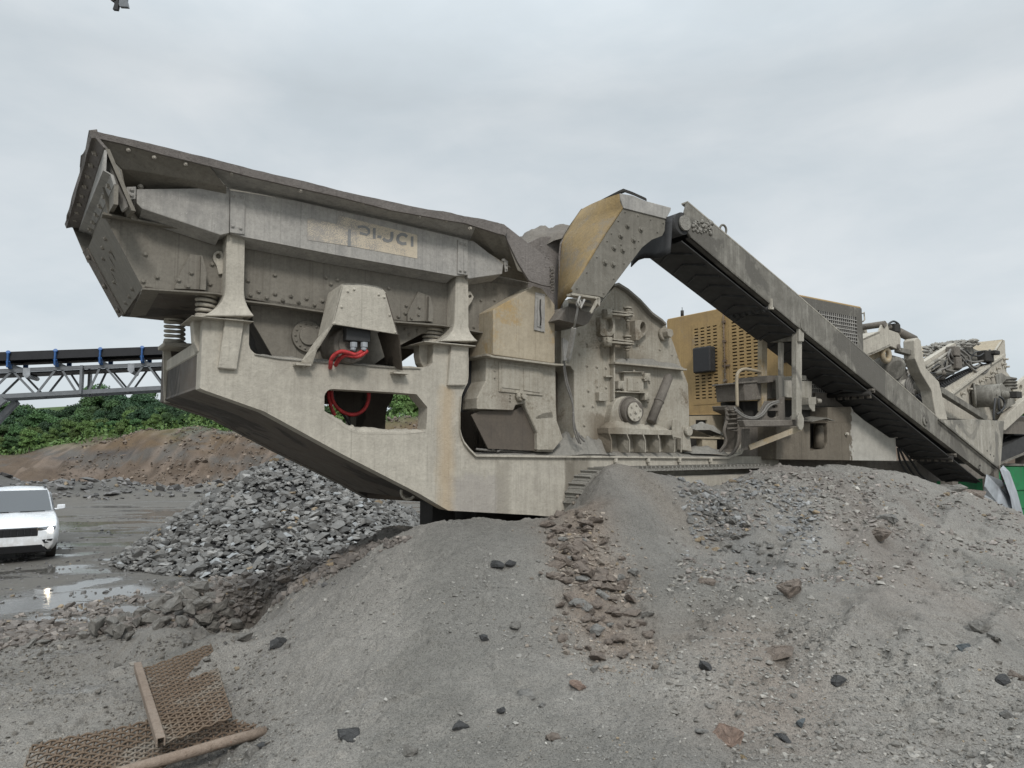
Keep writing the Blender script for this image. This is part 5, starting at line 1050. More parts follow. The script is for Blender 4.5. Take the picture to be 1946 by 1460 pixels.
# ================= folding arm and hydraulics of the power pack
CA = .55
bm = empty('folding_arm', (0, 0, 0)); bm.parent = crusher
B1 = zr([(-60, 300), (200, 190), (240, 80), (268, 64), (300, 95), (315, 170), (430, 210), (457, 260), (452, 420), (330, 368), (200, 430), (30, 500), (-60, 560)])
q = P(); q.plate(CA, .04, B1); q.build('boom_plate', 'frame', bm, bevel=.006)
q = P(); b_ = [onC(x, y, CA)+Vector((0, .42, 0)) for x, y in B1]; q.poly3(b_, (0, .04, 0)); q.build('boom_plate', 'frame', bm)
A = [onC(x, y, CA) for x, y in zr([(-60, 300), (200, 190)])]; q = P(); q.sheet(A, [p+Vector((0, .44, 0)) for p in A], (0, 0, -.04)); A = [onC(x, y, CA) for x, y in zr([(-60, 560), (30, 500), (200, 430), (330, 368)])]; q.sheet(A, [p+Vector((0, .44, 0)) for p in A], (0, 0, .04)); q.build('boom_web', 'frame', bm)
q = P(); p_ = onC(*zr([(268, 100)])[0], CA-.03); q.cyl(p_, p_+Vector((0, .55, 0)), .06, 14); q.build('pin', 'mudsteel', bm); q = P(); p2 = onC(*zr([(440, 375)])[0], CA-.03); q.cyl(p2, p2+Vector((0, .5, 0)), .05, 12); q.build('pin', 'mudsteel', bm)
a_, b_ = onC(*zr([(300, 130)])[0], CA+.2), onC(*zr([(640, 300)])[0], CA+.2)
q = P(); q.cyl(a_, a_.lerp(b_, .35), .055, 14); q.cyl(a_.lerp(b_, .3), b_.lerp(a_, .08), .085, 16); q.cyl(b_.lerp(a_, .1), b_, .06, 14); q.build('ram', 'mudsteel', bm)
q = P(); q.tube(px_path([(*zr([(x, y)])[0], CA+.15) for x, y in [(300, 120), (330, 85), (375, 70), (425, 100), (430, 135), (395, 150), (370, 110)]]), .02); q.tube(px_path([(*zr([(x, y)])[0], CA+.15) for x, y in [(400, 150), (470, 175), (550, 225), (610, 260)]]), .018)
q.build('hose', 'blackhose', bm); q = P(); c0 = onC(*zr([(385, 140)])[0], CA+.15); q.box((c0.x-.1, c0.y-.06, c0.z-.1), (c0.x+.1, c0.y+.06, c0.z+.06)); q.build('valve', 'dark', bm, bevel=.01)
arm = zr([(622, 300), (640, 275), (665, 268), (700, 300), (712, 400), (765, 640), (920, 800), (1025, 1260), (890, 1260), (830, 905), (700, 690), (630, 520)])
q = P(); q.plate(CA-.05, .22, arm); q.build('bent_arm', 'frame', bm, 'cranked steel arm', bevel=.014, seg=2)
q = P(); q.plate(CA+.02, .12, zr([(452, 385), (620, 420), (640, 480), (560, 470), (452, 440)])); q.build('link', 'conv', bm, bevel=.008); q = P(); q.bar(onC(*zr([(930, 905)])[0], CA+.1), onC(*zr([(1470, 1245)])[0], CA+.1), .12, .13); q.build('brace', 'conv', bm, bevel=.008)
q = P(); q.bar(onC(*zr([(200, 450)])[0], CA+.25), onC(*zr([(40, 530)])[0], CA+.3), .1, .12); p_ = onC(*zr([(275, 475)])[0], CA+.1); q.ring(p_, (0, 1, 0), .12, .05, 16, 8); q.build('link', 'yellow', bm)
# round air intake drum behind the arm
q = P(); a_, b_ = onC(*zr([(380, 650)])[0], .7), onC(*zr([(130, 560)])[0], 1.2); q.cyl(a_, b_, .25, 30, .22); q.cyl(a_+(a_-b_).normalized()*.05, a_, .19, 28, .25); q.build('intake_drum', 'conv', bm, bevel=.02)
q = P(); q.plate(.75, .03, zr([(280, 510), (490, 515), (550, 760), (430, 790), (540, 900), (520, 930), (300, 800)])); q.bolts(.75, zr([(500, 560), (510, 610), (520, 660), (528, 705)]), .02); q.build('bulkhead', 'conv', bm)
q = P()
for d_ in range(4): q.tube(px_path([(*zr([(x+d_*22, y+d_*6)])[0], .75) for x, y in [(540, 930), (520, 840), (545, 760), (590, 715), (650, 725), (690, 780)]]), .028)
q.build('hose', 'hose', bm)
# ================================================================== screening unit beyond
LS = onC(1640, 820, .9); SCR = toW((LS.x, .9, 0))
screen = empty('vibrating_screen', ORG, YAW); tag(screen, 'dusty inclined vibrating screen with bolted side plate, round drive drum and draped hoses', 'screening machine')
CS = .95
q = P(); sp_ = zr([(860, 960), (1000, 880), (1200, 760), (1400, 640), (1540, 560), (1600, 430), (1690, 295), (1715, 300), (1722, 460), (1735, 680), (1800, 760), (1860, 870), (1850, 980), (1760, 1160), (1700, 1260), (1100, 1260), (900, 1180)])
q.plate(CS, .05, sp_)
bl = zr([(1140, 1010), (1185, 945), (1265, 890), (1340, 835), (1410, 790), (1480, 745), (1545, 690), (1615, 640), (1680, 590), (1700, 530), (1540, 740), (1460, 770), (1715, 620), (1600, 700)])
for x, y in bl: p_ = onC(x, y, CS); q.cyl(p_, p_+Vector((0, -.10, 0)), .022, 8); q.cyl(p_, p_+Vector((0, -.03, 0)), .04, 6)
q.build('side_plate', 'frame', screen, 'pale side plate with rows of long bolts')
q = P(); A = [onC(x, y, CS-.1) for x, y in zr([(1060, 950), (1540, 590)])]; q.sheet(A, [p+Vector((0, .1, 0)) for p in A], (0, 0, -.05)); A = [onC(x, y, CS-.08) for x, y in zr([(1560, 570), (1725, 462)])]; q.sheet(A, [p+Vector((0, .1, 0)) for p in A], (0, 0, -.05)); q.build('stiffener', 'frame', screen)
# head box, open yellow top
q = P(); q.plate(CS+1.9, .05, zr([(1180, 360), (1300, 330), (1690, 288), (1690, 500), (1200, 620)])); q.build('head_box', 'yellow', screen, 'yellow inside of the head box')
q = P(); A = [onC(*zr([(1690, 295)])[0], CS), onC(*zr([(1600, 440)])[0], CS)]; q.sheet(A, [p+Vector((-.1, 1.9, .06)) for p in A], (.05, 0, 0)); q.build('head_box', 'yellow', screen)
q = P(); A = [onC(*p, CS+.3) for p in zr([(1600, 420), (1690, 295)])]; q.sheet([p for p in A], [p+Vector((-.12, 0, -.05)) for p in A], (0, .05, 0)); q.build('head_trim', 'conv_light', screen)
q = P(); q.plate(CS+.25, .05, zr([(1110, 335), (1240, 340), (1310, 370), (1340, 400), (1430, 440), (1400, 560), (1180, 640), (1110, 560)])); q.build('drive_guard', 'conv', screen)
q = P(); c0 = onC(*zr([(1420, 410)])[0], CS+.6); q.cyl(c0, c0+Vector((0, .6, 0)), .16, 18); q.build('roller_cap', 'yellow', screen)
# loaded conveyor deck rising to the head
q = P(); q.plate(CS+.1, .12, zr([(740, 560), (1110, 330), (1130, 350), (1115, 400), (780, 640), (745, 600)])); q.build('deck_rail', 'frame', screen)
for off_ in ((0), (40), (75)):
    q = P(); q.tube([onC(*p, CS+.05) for p in zr([(770, 620+off_), (1040, 440+off_)])], .03, 8); q.build('pipe', 'conv_light', screen)
q = P(); q.plate(CS+.2, .5, zr([(640, 900), (780, 640), (1100, 420), (1200, 560), (1230, 620), (960, 790), (900, 830), (860, 870), (640, 980)])); q.build('motor_deck', 'mudsteel', screen, bevel=.02)
q = P(); p0 = onC(*zr([(700, 870)])[0], CS+.1); p1 = onC(*zr([(800, 800)])[0], CS+.1); q.cyl(p0, p1, .17, 18); p0 = onC(*zr([(960, 600)])[0], CS+.1); q.box((p0.x-.25, p0.y-.1, p0.z-.2), (p0.x+.3, p0.y+.1, p0.z+.12)); q.build('gear_motor', 'conv', screen, bevel=.02)
# black screening mats in parallel bands
bd0, bd1 = zr([(640, 1000), (740, 1110)]), zr([(1480, 560), (1530, 640)])
q = P(); q.plate(CS+.12, .05, zr([(630, 985), (900, 830), (1180, 680), (1380, 600), (1500, 580), (1380, 670), (1050, 880), (850, 1000), (720, 1090)])); 
for k_ in range(7):
    t = k_/6; a_ = lerp2(zr([(640, 985)])[0], zr([(735, 1085)])[0], t); b_ = lerp2(zr([(1420, 590)])[0], zr([(1480, 600)])[0], t)
    A_, B_ = onC(*a_, CS+.07), onC(*b_, CS+.07); n_ = 60
    for i in range(n_):
        if i % 2: q.bar(A_.lerp(B_, i/n_), A_.lerp(B_, (i+.75)/n_), .05, .05)
q.build('screen_mat', 'rubber', screen)
q = P(); rr = random.Random(9)
P3 = [onC(*p, CS+.5) for p in zr([(740, 540), (1000, 370), (1110, 325), (1180, 325)])]
for i in range(420):
    t = rr.random()*3; k_ = min(2, int(t)); p_ = P3[k_].lerp(P3[k_+1], t-k_)+Vector((rr.uniform(-.05, .05), rr.uniform(-.4, .5), rr.uniform(-.12, .03))); r_ = rr.uniform(.03, .07)
    q.add([p_+Vector((r_, 0, -r_*.4)), p_+Vector((-r_, .3*r_, 0)), p_+Vector((0, r_, .2*r_)), p_+Vector((.2*r_, -r_, 0)), p_+Vector((0, 0, r_*.8)), p_-Vector((0, 0, r_*.8))], [(0, 2, 4), (2, 1, 4), (1, 3, 4), (3, 0, 4), (2, 0, 5), (1, 2, 5), (3, 1, 5), (0, 3, 5)])
o_ = q.build('stone_load', 'clay', screen); o_['kind'] = 'stuff'
# drive drum
q = P(); a_ = onC(*zr([(1330, 980)])[0], CS); b_ = a_+Vector((.16, -.5, .01)); q.cyl(a_, b_, .25, 30); q.cyl(b_, b_+Vector((.0, -.03, 0)), .27, 8, None, False); q.cyl(b_, b_+Vector((.06, -.14, 0)), .11, 18, .08)
q.cyl(a_+Vector((.0, .0, 0)), a_+Vector((.02, -.04, 0)), .31, 30); q.build('drive_drum', 'conv', screen, 'round drive drum sticking out', bevel=.01)
q = P(); c0 = b_+Vector((.1, -.2, 0)); q.box((c0.x-.1, c0.y-.1, c0.z-.07), (c0.x+.16, c0.y+.06, c0.z+.07)); q.build('drum_motor', 'dark', screen, bevel=.01)
q = P()
for pts, c_ in (([(1650, 980), (1690, 1010), (1710, 1060), (1700, 1120), (1660, 1160), (1620, 1190)], CS-.7), ([(1600, 1000), (1590, 1080), (1580, 1180), (1580, 1260)], CS-.7), ([(1640, 1000), (1640, 1080), (1650, 1140), (1680, 1170)], CS-.7)):
    q.tube(px_path([(*zr([p])[0], c_) for p in pts]), .022)
q.build('hose', 'blackhose', screen)
q = P()
for pts in ([(1060, 430), (1130, 440), (1190, 470), (1260, 540), (1340, 560), (1430, 550), (1500, 520), (1540, 470), (1530, 410)], [(1090, 400), (1160, 405), (1220, 440), (1280, 500), (1310, 600), (1370, 620), (1410, 590)],
            [(1180, 500), (1250, 580), (1330, 650), (1400, 690), (1470, 690), (1520, 640), (1545, 560)], [(1060, 410), (1030, 480), (1060, 560), (1130, 580), (1170, 520), (1140, 450), (1080, 430)],
            [(1000, 650), (1080, 670), (1150, 660), (1200, 600), (1210, 560)], [(1050, 440), (1080, 500), (1120, 540), (1100, 590)], [(900, 670), (980, 640), (1060, 600)]):
    q.tube(px_path([(*zr([p])[0], CS-.02) for p in pts]), .023)
q.build('hose', 'hose', screen, 'dusty hoses draped over the screen')
q = P(); c0 = onC(*zr([(1090, 430)])[0], CS); q.box((c0.x-.13, c0.y-.1, c0.z-.12), (c0.x+.12, c0.y+.1, c0.z+.1)); c0 = onC(*zr([(1110, 560)])[0], CS); q.box((c0.x-.12, c0.y-.1, c0.z-.16), (c0.x+.12, c0.y+.1, c0.z+.1)); c0 = onC(*zr([(1480, 480)])[0], CS); q.build('valve', 'mudsteel', screen, bevel=.02); q = P(); q.box((c0.x-.2, c0.y-.1, c0.z-.16), (c0.x+.2, c0.y+.1, c0.z+.1)); c0 = onC(*zr([(1575, 450)])[0], CS-.1); q.box((c0.x-.12, c0.y-.1, c0.z-.05), (c0.x+.12, c0.y+.1, c0.z+.05)); q.build('valve', 'dark', screen, bevel=.02)
q = P(); rr = random.Random(31)
for pts in ([(700, 760), (800, 700), (900, 690), (980, 640), (1000, 560)], [(690, 800), (780, 770), (880, 760), (960, 720), (1100, 700)], [(560, 900), (600, 820), (660, 780), (760, 760)], [(1230, 560), (1300, 520), (1350, 450), (1420, 430)], [(1250, 420), (1300, 470), (1400, 490), (1480, 440)], [(840, 640), (900, 590), (960, 600), (1010, 540)], [(1400, 560), (1450, 600), (1530, 590), (1560, 500)]):
    q.tube(px_path([(*zr([p])[0], CS-.02+rr.uniform(-.05, .05)) for p in pts]), rr.uniform(.012, .022))
q.build('hose', 'blackhose', screen)
for mt in ('dark', 'mudsteel', 'conv'):
    for i in range(14):
        q = P(); x, y = rr.uniform(0, 1), rr.uniform(-70, 60); c0 = onC(*zr([(680+x*560, 880-x*380+y)])[0], CS+rr.uniform(-.02, .12)); a_, b_, d_ = rr.uniform(.03, .12), rr.uniform(.03, .1), rr.uniform(.03, .09)
        if rr.random() < .5: q.bar(c0-Vector((a_, 0, a_*.6)), c0+Vector((a_, 0, a_*.6)), b_, d_)
        else: q.cyl(c0, c0+Vector((a_*.6, -a_, a_*.3)), d_*.7, 12)
        q.build('drive_fitting', mt, screen, bevel=.006)
# springs and rail at the discharge side
q = P(); q.plate(CS-.25, .03, zr([(1600, 720), (1680, 690), (1740, 730), (1825, 745), (1820, 770), (1740, 770), (1690, 820), (1700, 860), (1640, 900)])); q.plate(CS-.3, .4, zr([(1640, 900), (1780, 870), (1850, 1060), (1720, 1130)])); q.build('bracket', 'conv', screen, bevel=.01)
q = P(); p_ = onC(*zr([(1740, 770)])[0], CS-.15)
for k_ in range(4): q.ring(p_+Vector((0, 0, -.07*k_)), (0, 0, 1), .17, .03, 18, 8)
q.build('spring', 'conv', screen)
rl_ = zr([(1700, 1380), (1700, 1290), (1760, 1180), (1940, 1020), (2100, 900), (2100, 1080), (1960, 1170), (1720, 1390)]); q = P(); q.plate(CS-.3, .15, rl_)
q.plate(CS-.1, .1, zr([(1800, 880), (1946, 760), (2100, 640), (2100, 900), (1946, 1000), (1860, 1060), (1840, 960)]), [zr([(1910+20*math.cos(t), 875+38*math.sin(t)) for t in [2*math.pi*i/12 for i in range(12)]])]); q.build('outer_rail', 'frame', screen, bevel=.01)
# supports down to the ground so it stands on something
q = P(); 
for xz in (1000, 1500, 1900):
    a_ = onC(*zr([(xz, 1230)])[0], CS+.3); q.bar(a_, Vector((a_.x, a_.y, -.3)), .25, .25, (0, 1, 0)); q.bar(a_+Vector((0, 1.4, 0)), Vector((a_.x, a_.y+1.4, -.3)), .25, .25, (0, 1, 0))
a_, b_ = onC(*zr([(800, 1230)])[0], CS), onC(*zr([(2000, 1230)])[0], CS); q.box((a_.x, CS, a_.z-.3), (b_.x, CS+1.9, a_.z)); q.build('base_frame', 'mudsteel', screen)
P().plate(CS+1.95, .05, sp_).build('side_plate', 'side', screen)
# ================================================================== green machine and its dark conveyor, far right
green = empty('green_machine', toW((onC(1912, 900, 1.2).x+.6, 1.2, 0)), YAW); tag(green, 'green painted machine body with dark belt cover, cut off by the right edge', 'quarry machine')
GO = toL(green.location); gsh = lambda p: p-Vector((GO.x, GO.y, 0))
zg = lambda pts: Z(1760, 780, 6.634, pts)
def gplate(c, th, pts, name, mat, **k): q = P(); q.poly3([gsh(onC(x, y, c)) for x, y in pts], (0, th, 0)); return q.build(name, mat, green, **k)
gplate(1.2, 2.2, zg([(930, 700), (1500, 700), (1500, 1500), (1150, 1500), (930, 1100)]), 'body', 'green', bevel=.02)
for y0_, y1_ in ((712, 1005), (1022, 1235), (1250, 1480)): gplate(1.17, .03, zg([(955, y0_), (1450, y0_), (1450, y1_), (955, y1_)]), 'panel', 'green', bevel=.01)
gplate(1.15, 2.3, zg([(925, 672), (1500, 676), (1500, 702), (925, 700)]), 'cover_edge', 'conv')
gplate(1.0, .9, zg([(925, 655), (940, 480), (1100, 400), (1234, 330), (1500, 200), (1500, 460), (1234, 550), (1020, 640)]), 'belt_cover', 'belt', bevel=.02)
gplate(1.3, 1.2, zg([(950, 440), (1000, 340), (1130, 260), (1234, 190), (1500, 60), (1500, 330), (1234, 350), (1000, 460)]), 'heaped_fines', 'rubber')
gplate(.95, .05, zg([(930, 668), (1234, 540), (1500, 440), (1500, 462), (1234, 562), (940, 684)]), 'rail', 'conv')
# ================================================================== rocks
def rock_proto(seed, flat=.6):
    rr = random.Random(seed); bm_ = bmesh.new()
    for i in range(15):
        v = Vector((rr.gauss(0, 1), rr.gauss(0, 1), rr.gauss(0, 1))).normalized()*rr.uniform(.78, 1.05)
        bm_.verts.new((v.x, v.y*rr.uniform(.75, .95), v.z*flat))
    r = bmesh.ops.convex_hull(bm_, input=bm_.verts); bmesh.ops.delete(bm_, geom=[v for v in bm_.verts if not v.link_faces], context='VERTS')
    bm_.verts.index_update(); vs = np.array([v.co[:] for v in bm_.verts]); fs = [[v.index for v in f.verts] for f in bm_.faces]; bm_.free()
    return vs, np.array(fs)
PR = [rock_proto(i, .45+.04*(i % 8)) for i in range(14)]
def rot(n, tilt=.5):
    a = rng.uniform(0, 2*np.pi, n); t = rng.normal(0, tilt, n); b = rng.uniform(0, 2*np.pi, n)
    ca, sa, ct, st, cb_, sb = np.cos(a), np.sin(a), np.cos(t), np.sin(t), np.cos(b), np.sin(b)
    Rz = np.zeros((n, 3, 3)); Rz[:, 0, 0] = ca; Rz[:, 0, 1] = -sa; Rz[:, 1, 0] = sa; Rz[:, 1, 1] = ca; Rz[:, 2, 2] = 1
    Rx = np.zeros((n, 3, 3)); Rx[:, 0, 0] = 1; Rx[:, 1, 1] = ct; Rx[:, 1, 2] = -st; Rx[:, 2, 1] = st; Rx[:, 2, 2] = ct
    Rb = np.zeros((n, 3, 3)); Rb[:, 0, 0] = cb_; Rb[:, 0, 1] = -sb; Rb[:, 1, 0] = sb; Rb[:, 1, 1] = cb_; Rb[:, 2, 2] = 1
    return Rb @ Rx @ Rz
def rocks_mesh(name, pos, size, mat, col=None, tilt=.5, elong=.35):
    n = len(pos); Rm = rot(n, tilt); k = rng.integers(0, len(PR), n); V = []; F = []; C = []; o = 0
    sc = size[:, None]*(1+elong*rng.uniform(-1, 1, (n, 3)))
    for j, (vs, fs) in enumerate(PR):
        idx = np.nonzero(k == j)[0]
        if not len(idx): continue
        p = (vs[None]*sc[idx][:, None, :]) @ np.transpose(Rm[idx], (0, 2, 1))+pos[idx][:, None, :]
        V.append(p.reshape(-1, 3)); F.append((fs[None]+(np.arange(len(idx))*len(vs))[:, None, None]+o).reshape(-1, 3)); o += len(idx)*len(vs)
        if col is not None: C.append(np.repeat(col[idx], len(vs), 0))
    V = np.concatenate(V); F = np.concatenate(F)
    me = bpy.data.meshes.new(name); me.vertices.add(len(V)); me.vertices.foreach_set('co', V.astype(np.float32).ravel())
    me.loops.add(F.size); me.loops.foreach_set('vertex_index', F.astype(np.int32).ravel()); me.polygons.add(len(F)); me.polygons.foreach_set('loop_start', np.arange(0, F.size, 3, dtype=np.int32)); me.update(calc_edges=True)
    me.polygons.foreach_set('use_smooth', np.zeros(len(F), bool))
    if col is not None:
        a = me.color_attributes.new('stone', 'FLOAT_COLOR', 'POINT'); a.data.foreach_set('color', np.concatenate([np.concatenate(C), np.ones((len(V), 1))], 1).astype(np.float32).ravel())
    me.materials.append(mat); ob = bpy.data.objects.new(name, me); COL.objects.link(ob); return ob
s = NT('stone_mix'); at = s.n('ShaderNodeAttribute', attribute_name='stone'); f = s.noise(16, 5, .65); f2 = s.noise(90, 3, .7)
c = s.mix(s.rng(f, .35, .65, 0, .6), at.outputs['Color'], s.mix(1, at.outputs['Color'], (.62, .62, .63), 'MULTIPLY')); c = s.mix(s.rng(f2, .58, .7, 0, .5), c, s.mix(1, c, (1.5, 1.48, 1.45), 'MULTIPLY'))
s.col(c); s.rough(.72); s.b.inputs['Specular IOR Level'].default_value = .35; s.bump(s.math('ADD', f, s.math('MULTIPLY', f2, .4)), .6, .01); M['stone'] = s.m
def stonecol(n, base, var=.35, warm=.05):
    b = np.array(base)[None]*np.exp(rng.normal(0, var, (n, 1))); t = rng.random(n) < warm; b[t] = np.array([.25, .195, .13])*rng.uniform(.7, 1.2, (t.sum(), 1)); return b
def put(x, y, sz, sink=.3): z = hz(x, y); return np.stack([x, y, z+sz*(.45-sink)], -1)
GX0, GX1, GY0, GY1, GS = -16.0, 17.0, 2.5, 32.0, .06
_gx = np.arange(GX0, GX1, GS); _gy = np.arange(GY0, GY1, GS); _GZ = base_z(*np.meshgrid(_gx, _gy))
def at_px(px, py):
    """ground point seen at a pixel of the photograph"""
    d = ray(px, py); ts = np.arange(3.0, 29, .03); X = d.x*ts; Y = d.y*ts; Zr = EYE+d.z*ts
    i = np.clip(((X-GX0)/GS).astype(int), 0, len(_gx)-1); j = np.clip(((Y-GY0)/GS).astype(int), 0, len(_gy)-1); k = np.nonzero(Zr < _GZ[j, i])[0]
    return (X[k[0]], Y[k[0]]) if len(k) else (X[-1], Y[-1])
# ---- the crushed stone pile
PX, PY, PH, PRD = wY(512, 900, 20.0).x, 20.6, 2.74, 3.95
def pile_z(x, y):
    d = np.hypot((x-PX)*np.where(x > PX, .72, 1.0), (y-PY)*.95); a = np.arctan2(y-PY, x-PX); r_ = PRD*(1+.05*np.sin(3*a+1)+.04*np.sin(7*a)); t = np.clip(1-d/r_, 0, 1)
    return PH*(t**.98)-.14*np.exp(-(d/.7)**2)
n = 15000; aa = rng.uniform(0, 2*np.pi, n); rr_ = PRD*1.45*np.sqrt(rng.random(n)); x = PX+rr_*np.cos(aa); y = PY+rr_*np.sin(aa)
keep = (pile_z(x, y) > .015) & (y < PY+1.5); x, y = x[keep], y[keep]; sz = np.clip(rng.lognormal(math.log(.092), .36, len(x)), .045, .24); zz = pile_z(x, y)
pos = np.stack([x, y, zz+.0*sz], -1); colr = stonecol(len(x), (.158, .154, .145), .30, .008); blue = rng.random(len(x)) < .05; colr[blue] = np.array([.30, .31, .31])
pile = rocks_mesh('crushed_stone_pile', pos, sz, M['stone'], colr, .45); tag(pile, 'large cone of loose dark grey crushed stone lying behind the frame', 'stone pile', kind='stuff')
gx, gy = np.linspace(PX-5.5, PX+8, 60), np.linspace(PY-5.5, PY+5.5, 50)
M['pilecore'] = simple('dark_fines', (.05, .05, .05), .9, var=.3, sc=6)
core = grid_mesh('pile_core', gx, gy, lambda X, Y: pile_z(X, Y)-.09, M['pilecore']); core.parent = pile; core['kind'] = 'stuff'
# ---- individual stones of the near rubble ridge
protos = []
for i in range(12):
    vs, fs = PR[i]; me = bpy.data.meshes.new('rock'); me.from_pydata([tuple(v) for v in vs], [], [tuple(f) for f in fs]); me.update()
    bm_ = bmesh.new(); bm_.from_mesh(me); bmesh.ops.recalc_face_normals(bm_, faces=bm_.faces); bmesh.ops.bevel(bm_, geom=list(bm_.edges)+list(bm_.verts), offset=.03, segments=1, affect='EDGES', clamp_overlap=True)
    bmesh.ops.subdivide_edges(bm_, edges=list(bm_.edges), cuts=1); rr = random.Random(i)
    for v in bm_.verts: v.co += v.normal*rr.uniform(-.05, .05)
    bm_.to_mesh(me); bm_.free(); a = me.color_attributes.new('stone', 'FLOAT_COLOR', 'POINT'); me.materials.append(M['stone']); protos.append(me)
def rock_mat(name, c): 
    s = NT(name); f = s.noise(2.2, 6, .65, .3); f2 = s.noise(14, 4, .7)
    cc2 = s.mix(s.rng(f, .35, .62), c, tuple(x*.62 for x in c)); cc2 = s.mix(s.rng(f2, .55, .7, 0, .45), cc2, (.23, .22, .20)); s.col(cc2); s.rough(.8); s.bump(s.math('ADD', f, s.math('MULTIPLY', f2, .5)), .7, .08); return s.m
RM = {'grey': rock_mat('grey_stone', (.25, .235, .21)), 'brown': rock_mat('brown_stone', (.24, .195, .16)), 'pale': rock_mat('pale_stone', (.27, .26, .24)), 'dark': rock_mat('dark_stone', (.075, .075, .075)), 'blue': rock_mat('blue_grey_stone', (.13, .15, .16)), 'pink': rock_mat('pink_stone', (.32, .225, .175)), 'ochre': rock_mat('ochre_stone', (.33, .24, .13))}
for k in RM: 
    for me in protos[:0]: pass
RP = {}
def rock(px, py, wpx, kind, label, group=None, flat=.7, rz=None, sink=.28, lift=0, asp=1.25):
    x, y = at_px(px, py); d_ = y; r_ = wpx/2/FP*d_; i = random.randrange(12); key = (i, kind)
    if key not in RP: me = protos[i].copy(); me.materials.clear(); me.materials.append(RM[kind]); RP[key] = me
    o = bpy.data.objects.new('rock', RP[key]); COL.objects.link(o); z = float(hz(np.array([x]), np.array([y]))[0])
    o.scale = (r_*random.uniform(.9, 1.1)*asp**.5, r_/asp**.5, r_*flat*1.45*random.uniform(.9, 1.15)); o.rotation_euler = (random.gauss(0, .3), random.gauss(0, .3), random.uniform(0, 6.28) if rz is None else rz)
    o.location = (x, y, z+r_*flat*(.55-sink)+lift*r_); tag(o, label, 'rock', group); return o
g1 = 'dark grey rocks heaped on the mud ridge'; l1 = 'angular dark grey rock in the heap on the mud ridge left of the sand mound'
heap = [(375, 1143, 44), (338, 1146, 30), (310, 1150, 26), (360, 1160, 50), (330, 1158, 46), (395, 1160, 30), (410, 1175, 40), (300, 1168, 40), (270, 1175, 34), (285, 1188, 44), (325, 1180, 58), (360, 1182, 40), (392, 1190, 62), (345, 1190, 30), (310, 1195, 36), (245, 1180, 36), (262, 1195, 34), (225, 1190, 32), (210, 1200, 44), (190, 1212, 48), (240, 1205, 26), (215, 1218, 42), (232, 1222, 44), (248, 1226, 26), (385, 1212, 44), (430, 1178, 36), (445, 1190, 34), (425, 1165, 30), (440, 1165, 24), (300, 1200, 28), (175, 1205, 30), (160, 1215, 28), (140, 1205, 24), (355, 1170, 42), (382, 1172, 40), (340, 1172, 36), (400, 1150, 26), (320, 1168, 36), (375, 1200, 36), (405, 1195, 32)]
for k, (x, y, w_) in enumerate(heap): rock(x, y, w_*.98, 'grey', l1, g1, .95, sink=.12, lift=.45 if 285 < x < 420 and y < 1195 else .1)
